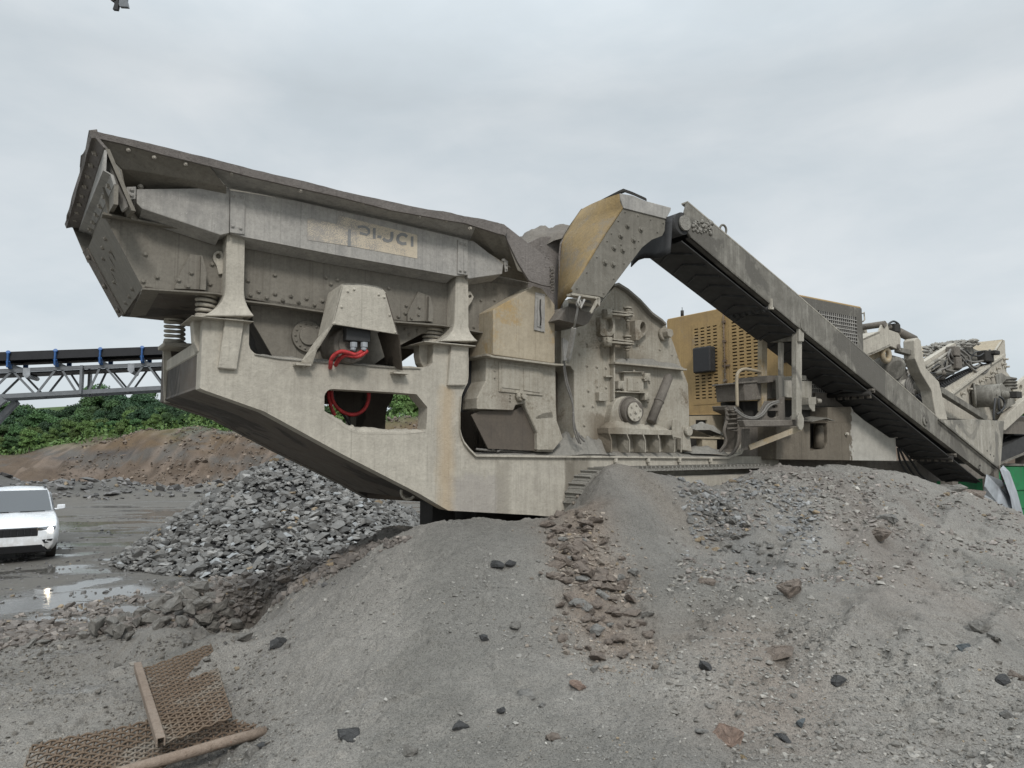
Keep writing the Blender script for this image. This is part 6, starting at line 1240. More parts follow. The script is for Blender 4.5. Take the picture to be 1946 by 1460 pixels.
singles = [(75, 1200, 34, 'grey', 'grey rock alone on the ridge, second from the left edge'), (50, 1225, 50, 'grey', 'broad grey rock half sunk in mud at the left'), (80, 1222, 30, 'grey', 'small pointed grey rock beside the broad sunk one at the left'), (8, 1222, 34, 'grey', 'grey rock cut off by the left edge of the view'),
 (355, 1222, 36, 'grey', 'grey rock standing apart just below the rubble heap'), (460, 1240, 44, 'grey', 'sand dusted grey rock on the left flank of the sand mound'), (530, 1232, 40, 'dark', 'dark rock poking out of the sand mound flank'), (545, 1110, 42, 'brown', 'upright brown rock on the ridge crest'), (585, 1107, 24, 'brown', 'small brown rock right of the upright ridge rock'),
 (478, 1442, 40, 'grey', 'grey rock beside the rusty screen at the bottom'), (500, 1430, 26, 'dark', 'small dark rock next to the grey one at the bottom'), (665, 1412, 52, 'dark', 'sand capped dark rock near the bottom centre'), (875, 1385, 36, 'dark', 'dark rock split in two near the bottom centre'), (780, 1445, 40, 'grey', 'flat grey rock at the bottom edge'),
 (998, 1330, 40, 'pale', 'grey rock with a dark underside in the sand'), (1097, 1316, 38, 'pink', 'pinkish tan rock alone on dark sand'), (1134, 1288, 30, 'pale', 'small pale rock above the pinkish tan one'), (1030, 1348, 18, 'pale', 'tiny pale rock right of the grey dark bellied one'), (952, 1363, 24, 'dark', 'dark rock under a lump of sand'),
 (920, 1218, 26, 'dark', 'dark rock deep in a hollow of the sand'), (980, 1196, 34, 'grey', 'round grey rock on the sand mound'), (1050, 1412, 30, 'brown', 'dull brown rock at the bottom right of the sand'), (1232, 1180, 30, 'grey', 'tall grey stone below the brown rubble'), (1240, 1203, 16, 'brown', 'tiny brown stone below the tall grey one'),
 (1340, 1288, 38, 'dark', 'black angular rock on the right slope'), (1383, 1405, 74, 'pink', 'big flat pinkish slab at the bottom'), (1335, 1400, 30, 'pale', 'pale rock left of the pinkish slab'), (1410, 1436, 22, 'ochre', 'small ochre stone below the pinkish slab'), (1527, 1382, 32, 'blue', 'blue grey block right of the pinkish slab'),
 (1686, 1000, 44, 'pale', 'pale round boulder on the upper right slope'), (1672, 1030, 60, 'brown', 'low brown lump just under the pale boulder'), (1345, 1122, 34, 'brown', 'reddish brown stone on the slope below the grey stones'), (1430, 1090, 28, 'pale', 'pale sharp stone at the lower end of the grey stones'), (1862, 1190, 50, 'grey', 'grey rock on the right shoulder of the slope'),
 (1890, 1235, 44, 'grey', 'grey rock low on the right shoulder'), (1930, 1272, 46, 'brown', 'tan rock near the right edge'), (1900, 1290, 40, 'dark', 'dark grey rock near the right edge'), (1835, 1253, 36, 'blue', 'bluish rock on the right slope'), (1916, 1360, 36, 'pale', 'pale flat rock near the lower right edge'),
 (1595, 1298, 46, 'dark', 'thin dark slate lying on the right slope'), (1500, 1140, 60, 'brown', 'brown rock half buried in the middle of the slope'), (1480, 1250, 60, 'brown', 'low brown rock in the middle of the right slope'), (1815, 937, 40, 'grey', 'grey rock on the crest beside the sheet flap'), (1850, 945, 52, 'brown', 'brown capped rock on the crest by the sheet flap'),
 (1490, 1412, 44, 'dark', 'dark broken rock right of the pinkish slab'), (945, 1075, 34, 'dark', 'dark slate splinter on the upper sand mound'), (968, 1073, 30, 'dark', 'dark slate splinter just right of another on the upper sand mound'), (980, 985, 36, 'pale', 'pale rock on the crest right under the frame')]
for x, y, w_, k_, lb in singles: rock(x, y, w_, k_, lb, None, .62, sink=.22)
g2 = 'brown rocks spilled down the sand mound'; l2 = 'brown rock in the spill running down the centre of the sand mound'
rr = random.Random(21)
for i in range(125):
    t = rr.random()**1.15; cx_ = 1080+80*t+rr.gauss(0, 1)*(26+26*t); cy_ = 992+255*t+rr.gauss(0, 14)
    if cx_ > 1275 or cx_ < 1015: continue
    rock(cx_, cy_, rr.uniform(16, 46), 'brown' if rr.random() < .8 else 'pale', l2, g2, .55, sink=.3)
g3 = 'grey stones scattered below the track'; l3 = 'light grey stone in the scatter below the crawler track'
for i in range(64):
    t = rr.random(); cx_ = 1335+95*t+rr.gauss(0, 1)*(22+12*t); cy_ = 950+120*t+rr.gauss(0, 12)
    rock(cx_, cy_, rr.uniform(11, 26), 'pale' if rr.random() < .5 else 'grey', l3, g3, .65, sink=.15)
# ---- loose gravel too small to count
def scatter_px(n, fx, sz, cols, name, label, warm=.03, tilt=.5, sink=.3):
    pts = np.array([at_px(*fx()) for _ in range(int(n*1.7))]); q_ = fbm(pts[:, 0]*1.1+sz*50, pts[:, 1]*1.1, 3, 99)+.35*fbm(pts[:, 0]*4, pts[:, 1]*4, 2, 98); pts = pts[np.argsort(-q_-rng.normal(0, .13, len(q_)))[:n]]; s_ = np.exp(rng.normal(math.log(sz), .45, n)); s_ = np.clip(s_, sz*.4, sz*3.2)*np.clip(pts[:, 1]/7, .6, 1.4)
    o = rocks_mesh(name, put(pts[:, 0], pts[:, 1], s_, sink), s_, M['stone'], stonecol(n, cols, .25, warm), tilt); tag(o, label, 'gravel', kind='stuff'); return o
U = rng.uniform
def tri(x0, x1, f0, f1):
    def g():
        x = U(x0, x1); a, b = f0(x), f1(x); return x, a+(b-a)*rng.random()**1.0
    return g
scatter_px(4400, tri(-20, 780, lambda x: 1178-.20*x, lambda x: 1232-.12*x if x < 420 else 1205-.50*(x-420)), .027, (.165, .145, .128), 'ridge_gravel', 'brownish small rubble along the mud ridge')
scatter_px(1300, lambda: (lambda t: (1082+85*t+rng.normal(0, 34+30*t), 985+300*t+rng.normal(0, 18)))(rng.random()), .017, (.235, .20, .165), 'brown_gravel', 'small brown chips between the brown rocks')
scatter_px(900, tri(1290, 1560, lambda x: 905+.1*(x-1290), lambda x: 1060), .02, (.21, .21, .205), 'grey_gravel', 'small grey chips below the crawler track')
scatter_px(2600, tri(1300, 1946, lambda x: 900+.0002*(x-1580)**2, lambda x: 1120), .015, (.225, .20, .18), 'slope_gravel', 'small stones pressed into the upper right slope', .06)
scatter_px(4600, tri(1270, 1946, lambda x: 900+.0002*(x-1580)**2, lambda x: 1460), .017, (.22, .207, .185), 'slope_clods', 'grey mud clods over the right slope', .0, .6, .36)
scatter_px(2600, tri(420, 1280, lambda x: 1020+abs(x-900)*.25, lambda x: 1460), .010, (.22, .21, .19), 'sand_clods', 'sand crumbs on the mound', .0, .6, .36)
scatter_px(2200, tri(-20, 560, lambda x: 1190-.1*x, lambda x: 1460), .014, (.17, .157, .137), 'mud_clods', 'mud crumbs on the ground at left', .0, .6, .34)
scatter_px(2600, tri(1150, 1946, lambda x: 1080, lambda x: 1460), .0085, (.20, .192, .175), 'slope_grit', 'fine stones on the lower right slope', .08)
scatter_px(1100, tri(420, 1200, lambda x: 1010+abs(x-900)*.25, lambda x: 1460), .007, (.17, .165, .155), 'sand_grit', 'fine stones on the sand mound', .06)
scatter_px(900, tri(-20, 520, lambda x: 1225-.1*x, lambda x: 1460), .010, (.16, .15, .14), 'mud_grit', 'fine stones on the muddy ground at left', .03)
scatter_px(1400, tri(-20, 640, lambda x: 955, lambda x: 1150-.05*x), .022, (.14, .135, .13), 'floor_gravel', 'stones strewn on the muddy quarry floor', .02, sink=.35)
# bits of dark spall at the foot of the bank
n = 2600; x = rng.uniform(-32, 2, n); y = rng.uniform(33, 45, n)*1.0; g = hz(x, y); k_ = (g > .08) & (g < 1.6); x, y = x[k_], y[k_]; sz = np.exp(rng.normal(math.log(.13), .5, len(x)))
sp = rocks_mesh('bank_rubble', put(x, y, sz), sz, M['stone'], stonecol(len(x), (.13, .125, .12), .4, .05)); tag(sp, 'grey broken rock strewn along the foot of the soil bank', 'rubble', kind='stuff')
n = 9000; x = rng.uniform(-34, 4, n); y = rng.uniform(44, 58, n); k_ = fbm(x*.4, y*.4, 3, 97) > -.1; x, y = x[k_], y[k_]; sz = np.exp(rng.normal(math.log(.075), .5, len(x)))
sp = rocks_mesh('bank_clods', put(x, y, sz), sz, M['stone'], stonecol(len(x), (.145, .115, .09), .3, .02), .6); tag(sp, 'brown clods and stones on the face of the soil bank', 'soil clods', kind='stuff')
# ================================================================== rusty screens on the ground
def woven(P0, U_, V_, nu, nv, r, amp, keep=None):
    q = P(); P0, U_, V_ = Vector(P0), Vector(U_), Vector(V_); N = U_.cross(V_).normalized(); 
    if N.z < 0: N = -N
    def line(o, d, n, ph, m2, tst):
        pts = []; run = []
        for i in range(n*4+1):
            t = i/(n*4); pnt = o+d*t+N*(amp*math.cos(math.pi*(t*n+ph))); pnt += N*(.018*math.sin(pnt.x*5+1)*math.cos(pnt.y*6))
            if tst(t): run.append(pnt)
            else:
                if len(run) > 2: pts.append(run)
                run = []
        if len(run) > 2: pts.append(run)
        for rn in pts: q.tube(rn, r, 5)
    for i in range(nu+1): line(P0+U_*(i/nu), V_, nv, i, nu, lambda t, i=i: keep is None or keep(i/nu, t))
    for j in range(nv+1): line(P0+V_*(j/nv), U_, nu, j+1, nv, lambda t, j=j: keep is None or keep(t, j/nv))
    return q
def lay(o, pts): pass
p0, p1, p2 = wZ(64, 1418, .93), wZ(478, 1322, 1.00), wZ(503, 1397, 1.00)
s1 = empty('wire_screen', p0); tag(s1, 'large rusty woven wire screen with a round edge bar lying on the mud', 'wire screen')
U_ = p1-p0; V_ = (p2-p1)*1.0; L0 = Vector((0, 0, 0)); woven(L0, U_, V_*1.0, int(U_.length/.05), max(6, int(V_.length/.05)), .0085, .008, lambda u, v: (v > .02) and not (u > .93 and v < .25) and not (u < .03 and v > .5)).build('wire_mesh', 'rusty', s1)
# second strip of the same sheet nearer the camera
woven(V_, U_, V_*.55+Vector((0, 0, -.02)), int(U_.length/.05), max(4, int(V_.length*.55/.05)), .0085, .008, lambda u, v: u < .62-.25*v).build('wire_mesh', 'rusty', s1)
e0 = wZ(505, 1390, 1.03)-p0; e1 = wZ(250, 1462, 1.0)-p0; q = P(); d_ = (e1-e0); q.tube([e0, e0+d_*.33+Vector((0, 0, .004)), e0+d_*.66, e1, e1+d_*.35], .033, 14); q.build('edge_bar', 'rustbar', s1)
t0, t1, u0 = wZ(262, 1276, 1.10), wZ(303, 1416, 1.06), wZ(400, 1226, 1.16)
s2 = empty('wire_screen', t0); tag(s2, 'smaller rusty wire screen with a channel bar, lying half sanded over the larger one', 'wire screen')
w0 = t1-t0; h0 = u0-t0; v1 = wZ(440, 1362, 1.13)-t1
q = P(); n_ = 34
def bil(u, v): return (L0+h0*u).lerp(w0+v1*u, v)
nu, nv = int(v1.length/.042), int(w0.length/.042)
def kp(u, v): 
    if u > .98: return False
    return not (.80 < u+.0*v and v > .25 and v < .42 and False)
for i in range(nu+1):
    u = i/nu; q.tube([bil(u, j/(nv*4))+Vector((0, 0, .006*math.cos(math.pi*(j/4+i)))) for j in range(nv*4+1)], .008, 5)
for j in range(nv+1):
    v = j/nv; q.tube([bil(i/(nu*4), v)+Vector((0, 0, .006*math.cos(math.pi*(i/4+j+1)))) for i in range(nu*4+1)], .008, 5)
q.build('wire_mesh', 'rusty', s2)
q = P(); a_ = Vector((-.0, 0, .02))-w0*.03; b_ = w0*1.04+Vector((0, 0, .03)); sd_ = (b_-a_).cross(Vector((0, 0, 1))).normalized()
for o_, hh in ((-.022, .055), (.022, .055)): q.bar(a_+sd_*o_+Vector((0, 0, .01)), b_+sd_*o_+Vector((0, 0, .01)), .010, hh)
q.bar(a_+Vector((0, 0, .035)), b_+Vector((0, 0, .035)), .05, .010); q.build('channel_bar', 'rustbar', s2, bevel=.003)
# ================================================================== grey stacker conveyor
A0, A1 = wY(-260, 713, 17.2), wY(492, 681, 20.3)   # bottom edge of upper chord, near side
dv = (A1-A0); Lc = dv.length; ud = dv.normalized(); cr_v = Vector((-ud.y, ud.x, 0)).normalized(); yaw2 = math.atan2(ud.y, ud.x); pit = math.asin(ud.z)
stk = empty('stacker_conveyor', (A0.x, A0.y, 0), 0); tag(stk, 'slate grey lattice conveyor with blue idlers and a black belt crossing the sky at left', 'conveyor')
def sp3(s_, c_, h_): p = A0-Vector((A0.x, A0.y, 0))+ud*s_+cr_v*c_+Vector((0, 0, h_)); return p
TH = .76; WD = .95
q = P()
for c_ in (0, WD):
    q.bar(sp3(0, c_, -.045), sp3(Lc, c_, -.045), .10, .09); q.bar(sp3(0, c_, -TH+.055), sp3(Lc, c_, -TH+.055), .10, .11)
q.build('chord', 'truss', stk)
s_at = lambda px: None
def s_of(px):
    lo_, hi_ = 0, Lc
    for _ in range(40):
        m_ = (lo_+hi_)/2; p = A0+ud*m_; v = p-EYEV; xx = CX+FP*v.dot(RT)/v.dot(FW)
        if xx < px: lo_ = m_
        else: hi_ = m_
    return lo_
nodes_t = [s_of(x) for x in (-150, -70, 22, 112, 194, 272, 350, 425)]; nodes_b = [s_of(x) for x in (-110, -22, 70, 141, 170, 238, 310, 390, 455)]
q = P()
for c_ in (0, WD):
    for a_, b_ in ((22, -22), (26, 67), (106, 74), (118, 146), (190, 172), (202, 237), (272, 244), (282, 312), (345, 318), (355, 388), (-60, -24), (425, 392), (-75, -105), (-140, -112)):
        q.bar(sp3(s_of(a_), c_, -.08), sp3(s_of(b_), c_, -TH+.1), .045, .05)
    q.build('lattice', 'truss', stk); q = P()
q = P(); sj = s_of(157); q.box((0, 0, 0), (0, 0, 0)) if False else None
for c_ in (-.02, WD+.02): q.bar(sp3(sj, c_, .0), sp3(sj, c_, -TH), .26, .06, ud); q.build('joint_plate', 'truss', stk); q = P()
q = P()
for s_ in nodes_t[::1]: q.bar(sp3(s_, 0, .05), sp3(s_, WD, .05), .07, .07)
for s_ in nodes_b: q.bar(sp3(s_, 0, -TH+.06), sp3(s_, WD, -TH+.06), .06, .06)
q.build('cross_tie', 'truss', stk)
q = P(); prof = [(-.24, .40), (-.10, .27), (.2, .19), (.75, .19), (1.05, .27), (1.19, .40)]
for (c0_, h0_), (c1_, h1_) in zip(prof[:-1], prof[1:]): q.sheet([sp3(0, c0_, h0_), sp3(Lc+.2, c0_, h0_)], [sp3(0, c1_, h1_), sp3(Lc+.2, c1_, h1_)], (0, 0, -.02))
q.sheet([sp3(0, -.26, .41), sp3(Lc+.2, -.26, .41)], [sp3(0, -.26, .19), sp3(Lc+.2, -.26, .19)], (0, .015, 0)); q.build('carry_belt', 'blackbelt', stk)
q = P(); q.sheet([sp3(0, .05, -.12), sp3(Lc, .05, -.12)], [sp3(0, WD-.05, -.12), sp3(Lc, WD-.05, -.12)], (0, 0, -.02)); q.build('return_belt', 'blackbelt', stk)
for px_ in (-55, 21, 109.5, 193.5, 272, 345, 415):
    s_ = s_of(px_); q = P(); q.bar(sp3(s_, -.06, .0), sp3(s_, -.30, .16), .09, .04); q.bar(sp3(s_, -.30, .0), sp3(s_, -.30, .38), .11, .04, ud); q.cyl(sp3(s_, -.33, .40), sp3(s_, -.28, .38), .05, 14); q.bar(sp3(s_, WD+.28, .1), sp3(s_, WD+.28, .38), .05, .12, ud); q.bar(sp3(s_, 0, .08), sp3(s_, WD, .08), .06, .08)
    q.build('idler_frame', 'bluesteel', stk, bevel=.01)
for px_ in (52, 250): s_ = s_of(px_); q = P(); q.bar(sp3(s_, -.04, .0), sp3(s_, -.04, -.20), .03, .16, ud); q.cyl(sp3(s_, -.06, -.2), sp3(s_, WD, -.2), .06, 12); q.build('return_idler', 'sheet', stk)
q = P(); q.cyl(sp3(Lc+.1, 0, .25), sp3(Lc+.1, WD, .25), .22, 20); q.build('head_drum', 'rubber', stk)
q = P(); kx = s_of(14); b0_ = sp3(kx, -.08, -TH-.02); q.bar(b0_, b0_+Vector((-4.2, -.6, -b0_.z-0)), .12, .16); b0_ = sp3(kx, WD, -TH-.02); q.bar(b0_, b0_+Vector((-4.2, .6, -b0_.z)), .12, .16)
g0 = sp3(0, .5, -TH); q.bar(sp3(0.3, 0, -TH), Vector((sp3(.3, 0, 0).x-.5, sp3(.3, 0, 0).y, 0)), .16, .16); q.bar(sp3(0.3, WD, -TH), Vector((sp3(.3, WD, 0).x-.5, sp3(.3, WD, 0).y, 0)), .16, .16); q.build('leg', 'truss', stk)
# ================================================================== tip of the conveyor overhead
tp_ = wY(226, 10, 11.0); ov = empty('overhead_chute', (tp_.x, tp_.y, tp_.z)); tag(ov, 'end of a dark steel chute with black rubber flap poking in from the top left', 'chute')
def op(x, y, dy=0): return wY(x, y, 11.0+dy)-tp_
q = P(); q.poly3([op(224, -70), (op(243, -70)), op(240, 0), op(243, 13), op(227, 12), op(225, 6)], (0, .06, 0)); q.build('side_plate', 'truss', ov)
q = P(); q.poly3([op(219, -70), op(228, -70), op(226, 5), op(223, 18.5), op(214, 17.5), op(217, 8)], (0, .05, .0)); q.build('rubber_flap', 'rubber', ov)
q = P(); q.poly3([op(200, -70), op(222, -70), op(220, 2), op(213, 1.5), op(208, -2)], (0, .06, 0)); q.build('hood', 'dark', ov)
q = P(); q.bar(op(226, -60, .25), op(120, -900, 4), .5, .5); q.build('boom', 'truss', ov)
# ================================================================== white SUV
CARF = wY(28, 1000, 18.0); CARF.z = 0; hd_ = Vector((-CARF.x, -CARF.y, 0)).normalized(); cz = math.atan2(hd_.y, hd_.x); CC = CARF-hd_*2.4
car = empty('parked_suv', (CC.x, CC.y, float(hz(np.array([CC.x]), np.array([CC.y]))[0])+.0), cz); tag(car, 'white SUV with lit headlamp on the wet quarry floor, cut off at the left edge', 'car')
def loftx(q, secs, mirror=True, smooth=True):
    """sections: (x, [(y,z)...]) for y>=0 from bottom centre outwards to top centre; mirrored"""
    rings_ = []
    for x, pr in secs:
        r_ = [(x, y, z) for y, z in pr]+[(x, -y, z) for y, z in reversed(pr)]; rings_.append(r_)
    n_ = len(rings_[0]); vs = [p for r_ in rings_ for p in r_]; fs = []
    for i in range(len(rings_)-1):
        for j in range(n_): fs.append((i*n_+j, i*n_+(j+1) % n_, (i+1)*n_+(j+1) % n_, (i+1)*n_+j))
    fs += [tuple(range(n_)), tuple(reversed(range((len(rings_)-1)*n_, len(rings_)*n_)))]
    q.add(vs, fs, smooth)
q = P(); loftx(q, [(2.40, [(0, .44), (.55, .44), (.62, .40), (.66, .52), (.68, .62), (.66, .74), (0, .80)]), (2.36, [(0, .42), (.60, .42), (.72, .28), (.82, .42), (.84, .66), (.80, .80), (0, .90)]), (2.24, [(0, .40), (.66, .40), (.80, .26), (.90, .42), (.92, .70), (.88, .88), (0, .97)]), (2.0, [(0, .34), (.80, .34), (.88, .30), (.95, .48), (.965, .76), (.90, .97), (0, 1.06)]),
     (1.5, [(0, .34), (.80, .34), (.90, .34), (.97, .55), (.975, .85), (.90, 1.05), (0, 1.13)]), (1.05, [(0, .30), (.80, .30), (.93, .34), (.97, .55), (.97, .95), (.88, 1.12), (0, 1.17)]), (-1.9, [(0, .30), (.80, .30), (.93, .34), (.97, .55), (.97, .95), (.90, 1.12), (0, 1.17)]), (-2.35, [(0, .40), (.75, .40), (.86, .44), (.92, .60), (.92, .95), (.86, 1.10), (0, 1.15)])])
q.build('body', 'white', car, bevel=.02, seg=2)
q = P(); loftx(q, [(1.12, [(0, 1.10), (.84, 1.10), (.845, 1.14), (.80, 1.165), (0, 1.17)]), (.95, [(0, 1.10), (.85, 1.10), (.84, 1.19), (.79, 1.245), (0, 1.25)]), (.32, [(0, 1.10), (.88, 1.10), (.765, 1.58), (.71, 1.655), (0, 1.66)]), (.24, [(0, 1.10), (.88, 1.10), (.76, 1.62), (.70, 1.70), (0, 1.735)]), (-.3, [(0, 1.10), (.88, 1.10), (.75, 1.64), (.69, 1.735), (0, 1.77)]), (-1.7, [(0, 1.10), (.87, 1.10), (.74, 1.60), (.68, 1.70), (0, 1.735)]), (-2.25, [(0, 1.10), (.84, 1.10), (.78, 1.25), (.70, 1.32), (0, 1.34)])])
q.build('cabin', 'white', car, bevel=.01)
q = P(); q.add([(1.13, -.79, 1.18), (1.13, .79, 1.18), (.37, .69, 1.665), (.37, -.69, 1.665), (1.165, -.80, 1.185), (1.165, .80, 1.185), (.40, .70, 1.70), (.40, -.70, 1.70)], [(4, 5, 6, 7), (0, 3, 2, 1), (0, 1, 5, 4), (1, 2, 6, 5), (2, 3, 7, 6), (3, 0, 4, 7)])
ws = q.build('windscreen', 'glass', car)
for sy in (1, -1):
    q = P(); q.add([(.95, sy*.862, 1.2), (.30, sy*.80, 1.56), (-.45, sy*.795, 1.60), (-.45, sy*.885, 1.16), (.9, sy*.885, 1.16)], [(0, 1, 2, 3, 4)]); q.add([(-.55, sy*.885, 1.16), (-.55, sy*.795, 1.60), (-1.6, sy*.79, 1.57), (-1.8, sy*.87, 1.16)], [(0, 1, 2, 3)]); o_ = q.build('side_window', 'glass', car); mm = o_.modifiers.new('s', 'SOLIDIFY'); mm.thickness = .02; mm.offset = 0
    q = P(); q.loft3([Vector((.86, sy*.93, 1.18)), Vector((.98, sy*.93, 1.18)), Vector((.98, sy*.93, 1.31)), Vector((.86, sy*.93, 1.31))], [Vector((.88, sy*1.12, 1.21)), Vector((.97, sy*1.12, 1.21)), Vector((.97, sy*1.12, 1.32)), Vector((.88, sy*1.12, 1.32))]); q.bar((.9, sy*.86, 1.2), (.92, sy*.96, 1.2), .05, .04); q.build('mirror', 'white', car, bevel=.025, seg=3)
    q = P(); q.add([(2.385, sy*.50, .74), (2.385, sy*.50, .855), (2.30, sy*.87, .865), (2.31, sy*.86, .80), (2.345, sy*.78, .74)], [(0, 1, 2, 3, 4)]); o_ = q.build('headlamp', 'chrome', car); mm = o_.modifiers.new('s', 'SOLIDIFY'); mm.thickness = .03; mm.offset = 0
    q = P(); c0 = Vector((2.39, sy*.765, .80)); q.cyl(c0-Vector((.06, 0, 0)), c0, .055, 18); q.build('lamp_lens', 'lamp', car)
    q = P(); q.add([(2.40, sy*.58, .545), (2.35, sy*.82, .55), (2.35, sy*.76, .46), (2.40, sy*.63, .455)], [(0, 1, 2, 3)]); o_ = q.build('fog_recess', 'carblack', car); mm = o_.modifiers.new('s', 'SOLIDIFY'); mm.thickness = .04; mm.offset = 0
    for wx in (1.45, -1.47):
        wh = P(); wh.cyl((wx, sy*.72, .36), (wx, sy*.93, .36), .37, 30); wo = wh.build('wheel', 'tyre', car, bevel=.03, seg=2)
        q = P(); q.cyl((wx, sy*.90, .36), (wx, sy*.945, .36), .23, 20); 
        for i in range(5): t = 2*math.pi*i/5; q.bar((wx, sy*.95, .36), (wx+.2*math.cos(t), sy*.95, .36+.2*math.sin(t)), .02, .06)
        q.build('rim', 'chrome', wo)
q = P(); q.box((2.34, -.50, .635), (2.412, .50, .86)); gr = q.build('grille', 'grille', car, bevel=.02)
for i in range(7):
    yc = -.42+.14*i; q = P(); q.box((2.405, yc-.058, .655), (2.425, yc+.058, .845)); 
    q.build('grille_slot', 'carblack', gr, bevel=.012)
q = P(); q.loft3([Vector((2.38, -.60, .425)), Vector((2.38, .60, .425)), Vector((2.38, .72, .24)), Vector((2.38, -.72, .24))], [Vector((2.425, -.57, .425)), Vector((2.425, .57, .425)), Vector((2.40, .68, .24)), Vector((2.40, -.68, .24))]); q.box((-2.2, -.8, .22), (2.3, .8, .34)); q.build('lower_bumper', 'carblack', car, bevel=.01)
for y_ in (-.2, .2): q = P(); q.box((1.05, y_*2-.3, 1.16), (1.13, y_*2+.25, 1.18)); q.build('wiper', 'carblack', car)
for y_ in (-.66, .66): q = P(); q.bar((.1, y_, 1.76), (-1.6, y_, 1.76), .04, .035); q.build('roof_rail', 'carblack', car)
# ================================================================== trees on the rise
def leaf_mat(name, c, c2):
    s = NT(name); oi = s.n('ShaderNodeObjectInfo'); f = s.noise(.9, 3, .6); f2 = s.noise(7, 2, .6)
    cc2 = s.mix(s.rng(f, .35, .65), c, c2); cc2 = s.mix(s.rng(f2, .5, .72, 0, .5), cc2, tuple(x*1.6 for x in c2)); hs_ = s.n('ShaderNodeHueSaturation'); s.l(cc2, hs_.inputs['Color'])
    s.l(s.rng(oi.outputs['Random'], 0, 1, .7, 1.35), hs_.inputs['Value']); s.l(s.rng(oi.outputs['Random'], 0, 1, .49, .515), hs_.inputs['Hue']); s.l(hs_.outputs[0], s.b.inputs['Base Color']); s.rough(.6); s.b.inputs['Specular IOR Level'].default_value = .2
    s.b.inputs['Subsurface Weight'].default_value = 0; return s.m
M['leaf'] = leaf_mat('mid_green_leaves', (.04, .078, .028), (.055, .10, .036)); M['leaf2'] = leaf_mat('yellow_green_leaves', (.075, .12, .035), (.095, .145, .045)); M['leaf3'] = leaf_mat('dark_green_leaves', (.026, .055, .027), (.036, .07, .032))
M['bark'] = simple('bark', (.10, .08, .065), .9, sc=4)
def crown_mesh(seed, mat, W=1.0, H=1.0, n=5200, leaf=.078):
    r = np.random.default_rng(seed); nb = 16; cen = []; rad = []
    for i in range(nb):
        a = r.uniform(0, 2*np.pi); h = r.uniform(.0, 1); rr2 = r.uniform(.1, .75)*W*(1-.55*abs(h-.45)); cen.append((rr2*np.cos(a), rr2*np.sin(a), .45+h*1.35*H)); rad.append(r.uniform(.28, .52))
    cen = np.array(cen); rad = np.array(rad); k = r.integers(0, nb, n); d = r.normal(0, 1, (n, 3)); d /= np.linalg.norm(d, axis=1)[:, None]; d[:, 2] = np.abs(d[:, 2])*.8+d[:, 2]*.2
    p = cen[k]+d*rad[k][:, None]*r.uniform(.75, 1.08, (n, 1)); nrm = d+r.normal(0, .45, (n, 3)); nrm /= np.linalg.norm(nrm, axis=1)[:, None]
    t = np.cross(nrm, r.normal(0, 1, (n, 3))); t /= np.linalg.norm(t, axis=1)[:, None]; b = np.cross(nrm, t); s_ = leaf*r.uniform(.5, 1.2, (n, 1))
    V = np.stack([p-t*s_, p-b*s_*.6+nrm*s_*.2, p+t*s_, p+b*s_*.6-nrm*s_*.1], 1).reshape(-1, 3); F = np.arange(n*4).reshape(-1, 4)
    me = bpy.data.meshes.new('crown'); me.from_pydata(V.tolist(), [], F.tolist()); me.materials.append(M[mat]); me.update(); return me
def trunk_mesh(seed):
    q = P(); r = random.Random(seed); q.cyl((0, 0, -.3), (0, 0, .7), .06, 8, .045)
    for i in range(5): a = r.uniform(0, 6.28); q.cyl((0, 0, .5+.1*i), (.45*math.cos(a), .45*math.sin(a), 1.0+.15*i), .03, 5, .012)
    me = bpy.data.meshes.new('trunk'); me.from_pydata(q.v, [], q.f); me.materials.append(M['bark']); me.update(); return me
CR = [crown_mesh(i, m_, 1.0, h_) for i, (m_, h_) in enumerate([('leaf', 1.0), ('leaf', .85), ('leaf3', 1.1), ('leaf3', .9), ('leaf2', .85), ('leaf', 1.2), ('leaf2', 1.0)])]; TR = [trunk_mesh(i) for i in range(3)]
LBT = {'leaf': 'mid green broadleaf tree in the wood above the soil bank', 'leaf2': 'yellow green broadleaf tree in the wood above the soil bank', 'leaf3': 'dark green broadleaf tree in the wood above the soil bank'}
def tree(x, y, s_, k, lab=None, grp='trees in the wood above the soil bank'):
    z = float(hz(np.array([x]), np.array([y]))[0]); o = bpy.data.objects.new('broadleaf_tree', None); COL.objects.link(o); o.location = (x, y, z-.1*s_); o.scale = (s_*random.uniform(.85, 1.2), s_*random.uniform(.85, 1.2), s_*random.uniform(.9, 1.3)); o.rotation_euler = (0, 0, random.uniform(0, 6.28))
    c_ = bpy.data.objects.new('crown', CR[k]); t_ = bpy.data.objects.new('trunk', TR[k % 3])
    for a in (c_, t_): COL.objects.link(a); a.parent = o
    nm = CR[k].materials[0].name; wh = 'at the front edge of the wood' if y < 69 else 'in the middle of the wood' if y < 90 else 'on the skyline of the wood'; wh = 'seen through the openings of the machine frame' if px_ > 500 else wh; key = {'mid_green_leaves': 'leaf', 'yellow_green_leaves': 'leaf2', 'dark_green_leaves': 'leaf3'}[nm]
    cn_ = {'leaf': 'mid green', 'leaf2': 'yellow green', 'leaf3': 'dark green'}[key]; tag(o, cn_+' broadleaf tree '+('at the far right edge' if lab else wh), 'tree', cn_+' trees '+('at the far right edge' if lab else wh))
rr = random.Random(5)
rowsT = [(60, 26, (.5, .75), [4, 6, 1, 0]), (66, 28, (.7, 1.05), [0, 1, 4, 3, 6]), (74, 28, (1.0, 1.4), [0, 2, 3, 5, 1]), (84, 28, (1.3, 1.8), [0, 2, 3, 5, 2]), (97, 28, (1.6, 2.1), [2, 3, 5, 0, 2]), (112, 30, (1.9, 2.6), [2, 3, 0, 5, 3])]
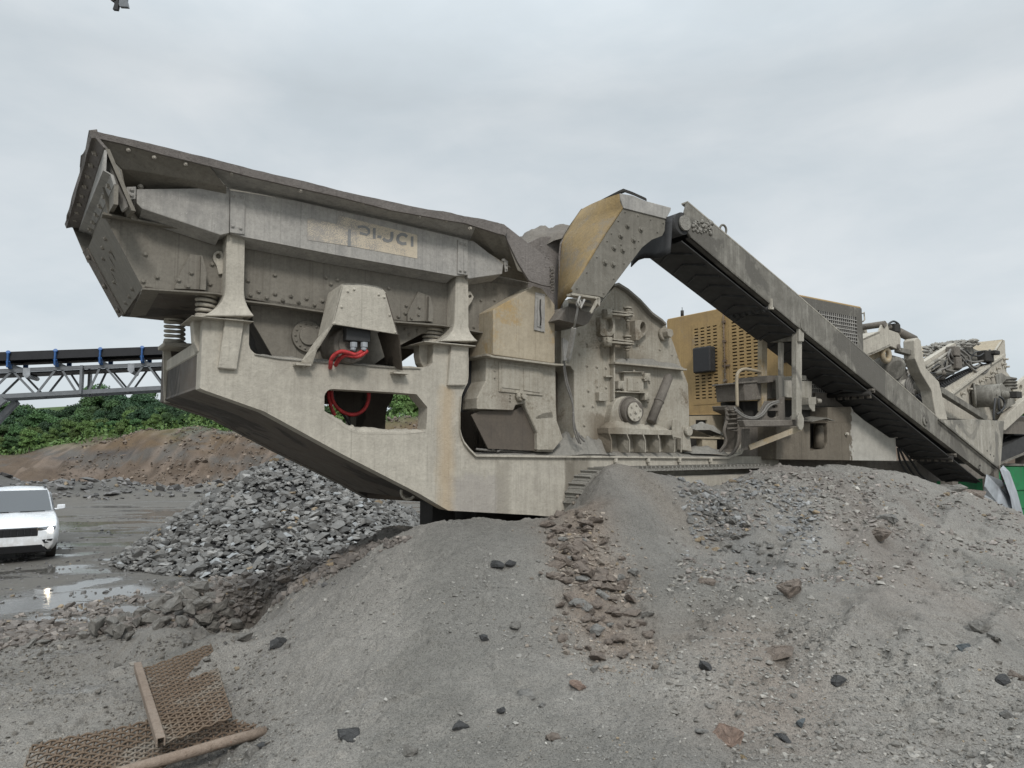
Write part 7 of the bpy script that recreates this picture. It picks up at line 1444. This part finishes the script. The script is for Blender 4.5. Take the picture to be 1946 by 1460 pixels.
for Y_, n_, (a_, b_), ks in rowsT:
    for i in range(n_):
        px_ = -60+(540)*(i+rr.uniform(-.35, .35))/n_
        if Y_ >= 95 and 95 < px_ < 138: continue
        yy = Y_+rr.uniform(-3, 3); tree((px_-CX)/FP*yy, yy, rr.uniform(a_, b_)*(1.0 if Y_ < 100 or px_ > 60 else .95), rr.choice(ks))
for px_, Y_, s_, k in [(616, 66, 1.2, 0), (632, 70, 1.4, 4), (650, 72, 1.3, 1), (745, 76, 1.3, 0), (762, 72, 1.75, 4), (776, 76, 1.5, 0), (796, 72, 1.2, 6), (815, 74, 1.2, 1), (775, 62, .7, 4), (890, 74, 1.3, 0), (910, 74, 1.2, 3)]: tree((px_-CX)/FP*Y_, Y_, s_, k)
for px_, Y_, s_, k in [(1925, 60, 1.2, 3), (1940, 60, 1.6, 0), (1958, 62, 1.5, 3)]: tree((px_-CX)/FP*Y_, Y_, s_, k, 'r')
# ground cover of the wooded rise
n = 60000; x = rng.uniform(-75, -2, n); y = rng.uniform(57, 100, n); k_ = (x/y > -.80) & (x/y < -.05) & (fbm(x*.15, y*.15, 3, 91) > -.25+(57-y)*.004); x, y = x[k_], y[k_]; z = hz(x, y); n = len(x)
d = rng.normal(0, 1, (n, 3)); d /= np.linalg.norm(d, axis=1)[:, None]; t = np.cross(d, rng.normal(0, 1, (n, 3))); t /= np.linalg.norm(t, axis=1)[:, None]; b = np.cross(d, t); s_ = rng.uniform(.07, .2, (n, 1)); p = np.stack([x, y, z+rng.uniform(0, .8, n)*(.6+fbm(x*.3, y*.3, 2, 92))], -1)
V = np.stack([p-t*s_, p-b*s_*.7, p+t*s_, p+b*s_*.7], 1).reshape(-1, 3); me = bpy.data.meshes.new('undergrowth'); me.from_pydata(V.tolist(), [], np.arange(n*4).reshape(-1, 4).tolist()); me.materials.append(M['leaf2']); me.update()
o = bpy.data.objects.new('undergrowth', me); COL.objects.link(o); tag(o, 'low green scrub covering the rise above the bank', 'undergrowth', kind='stuff')
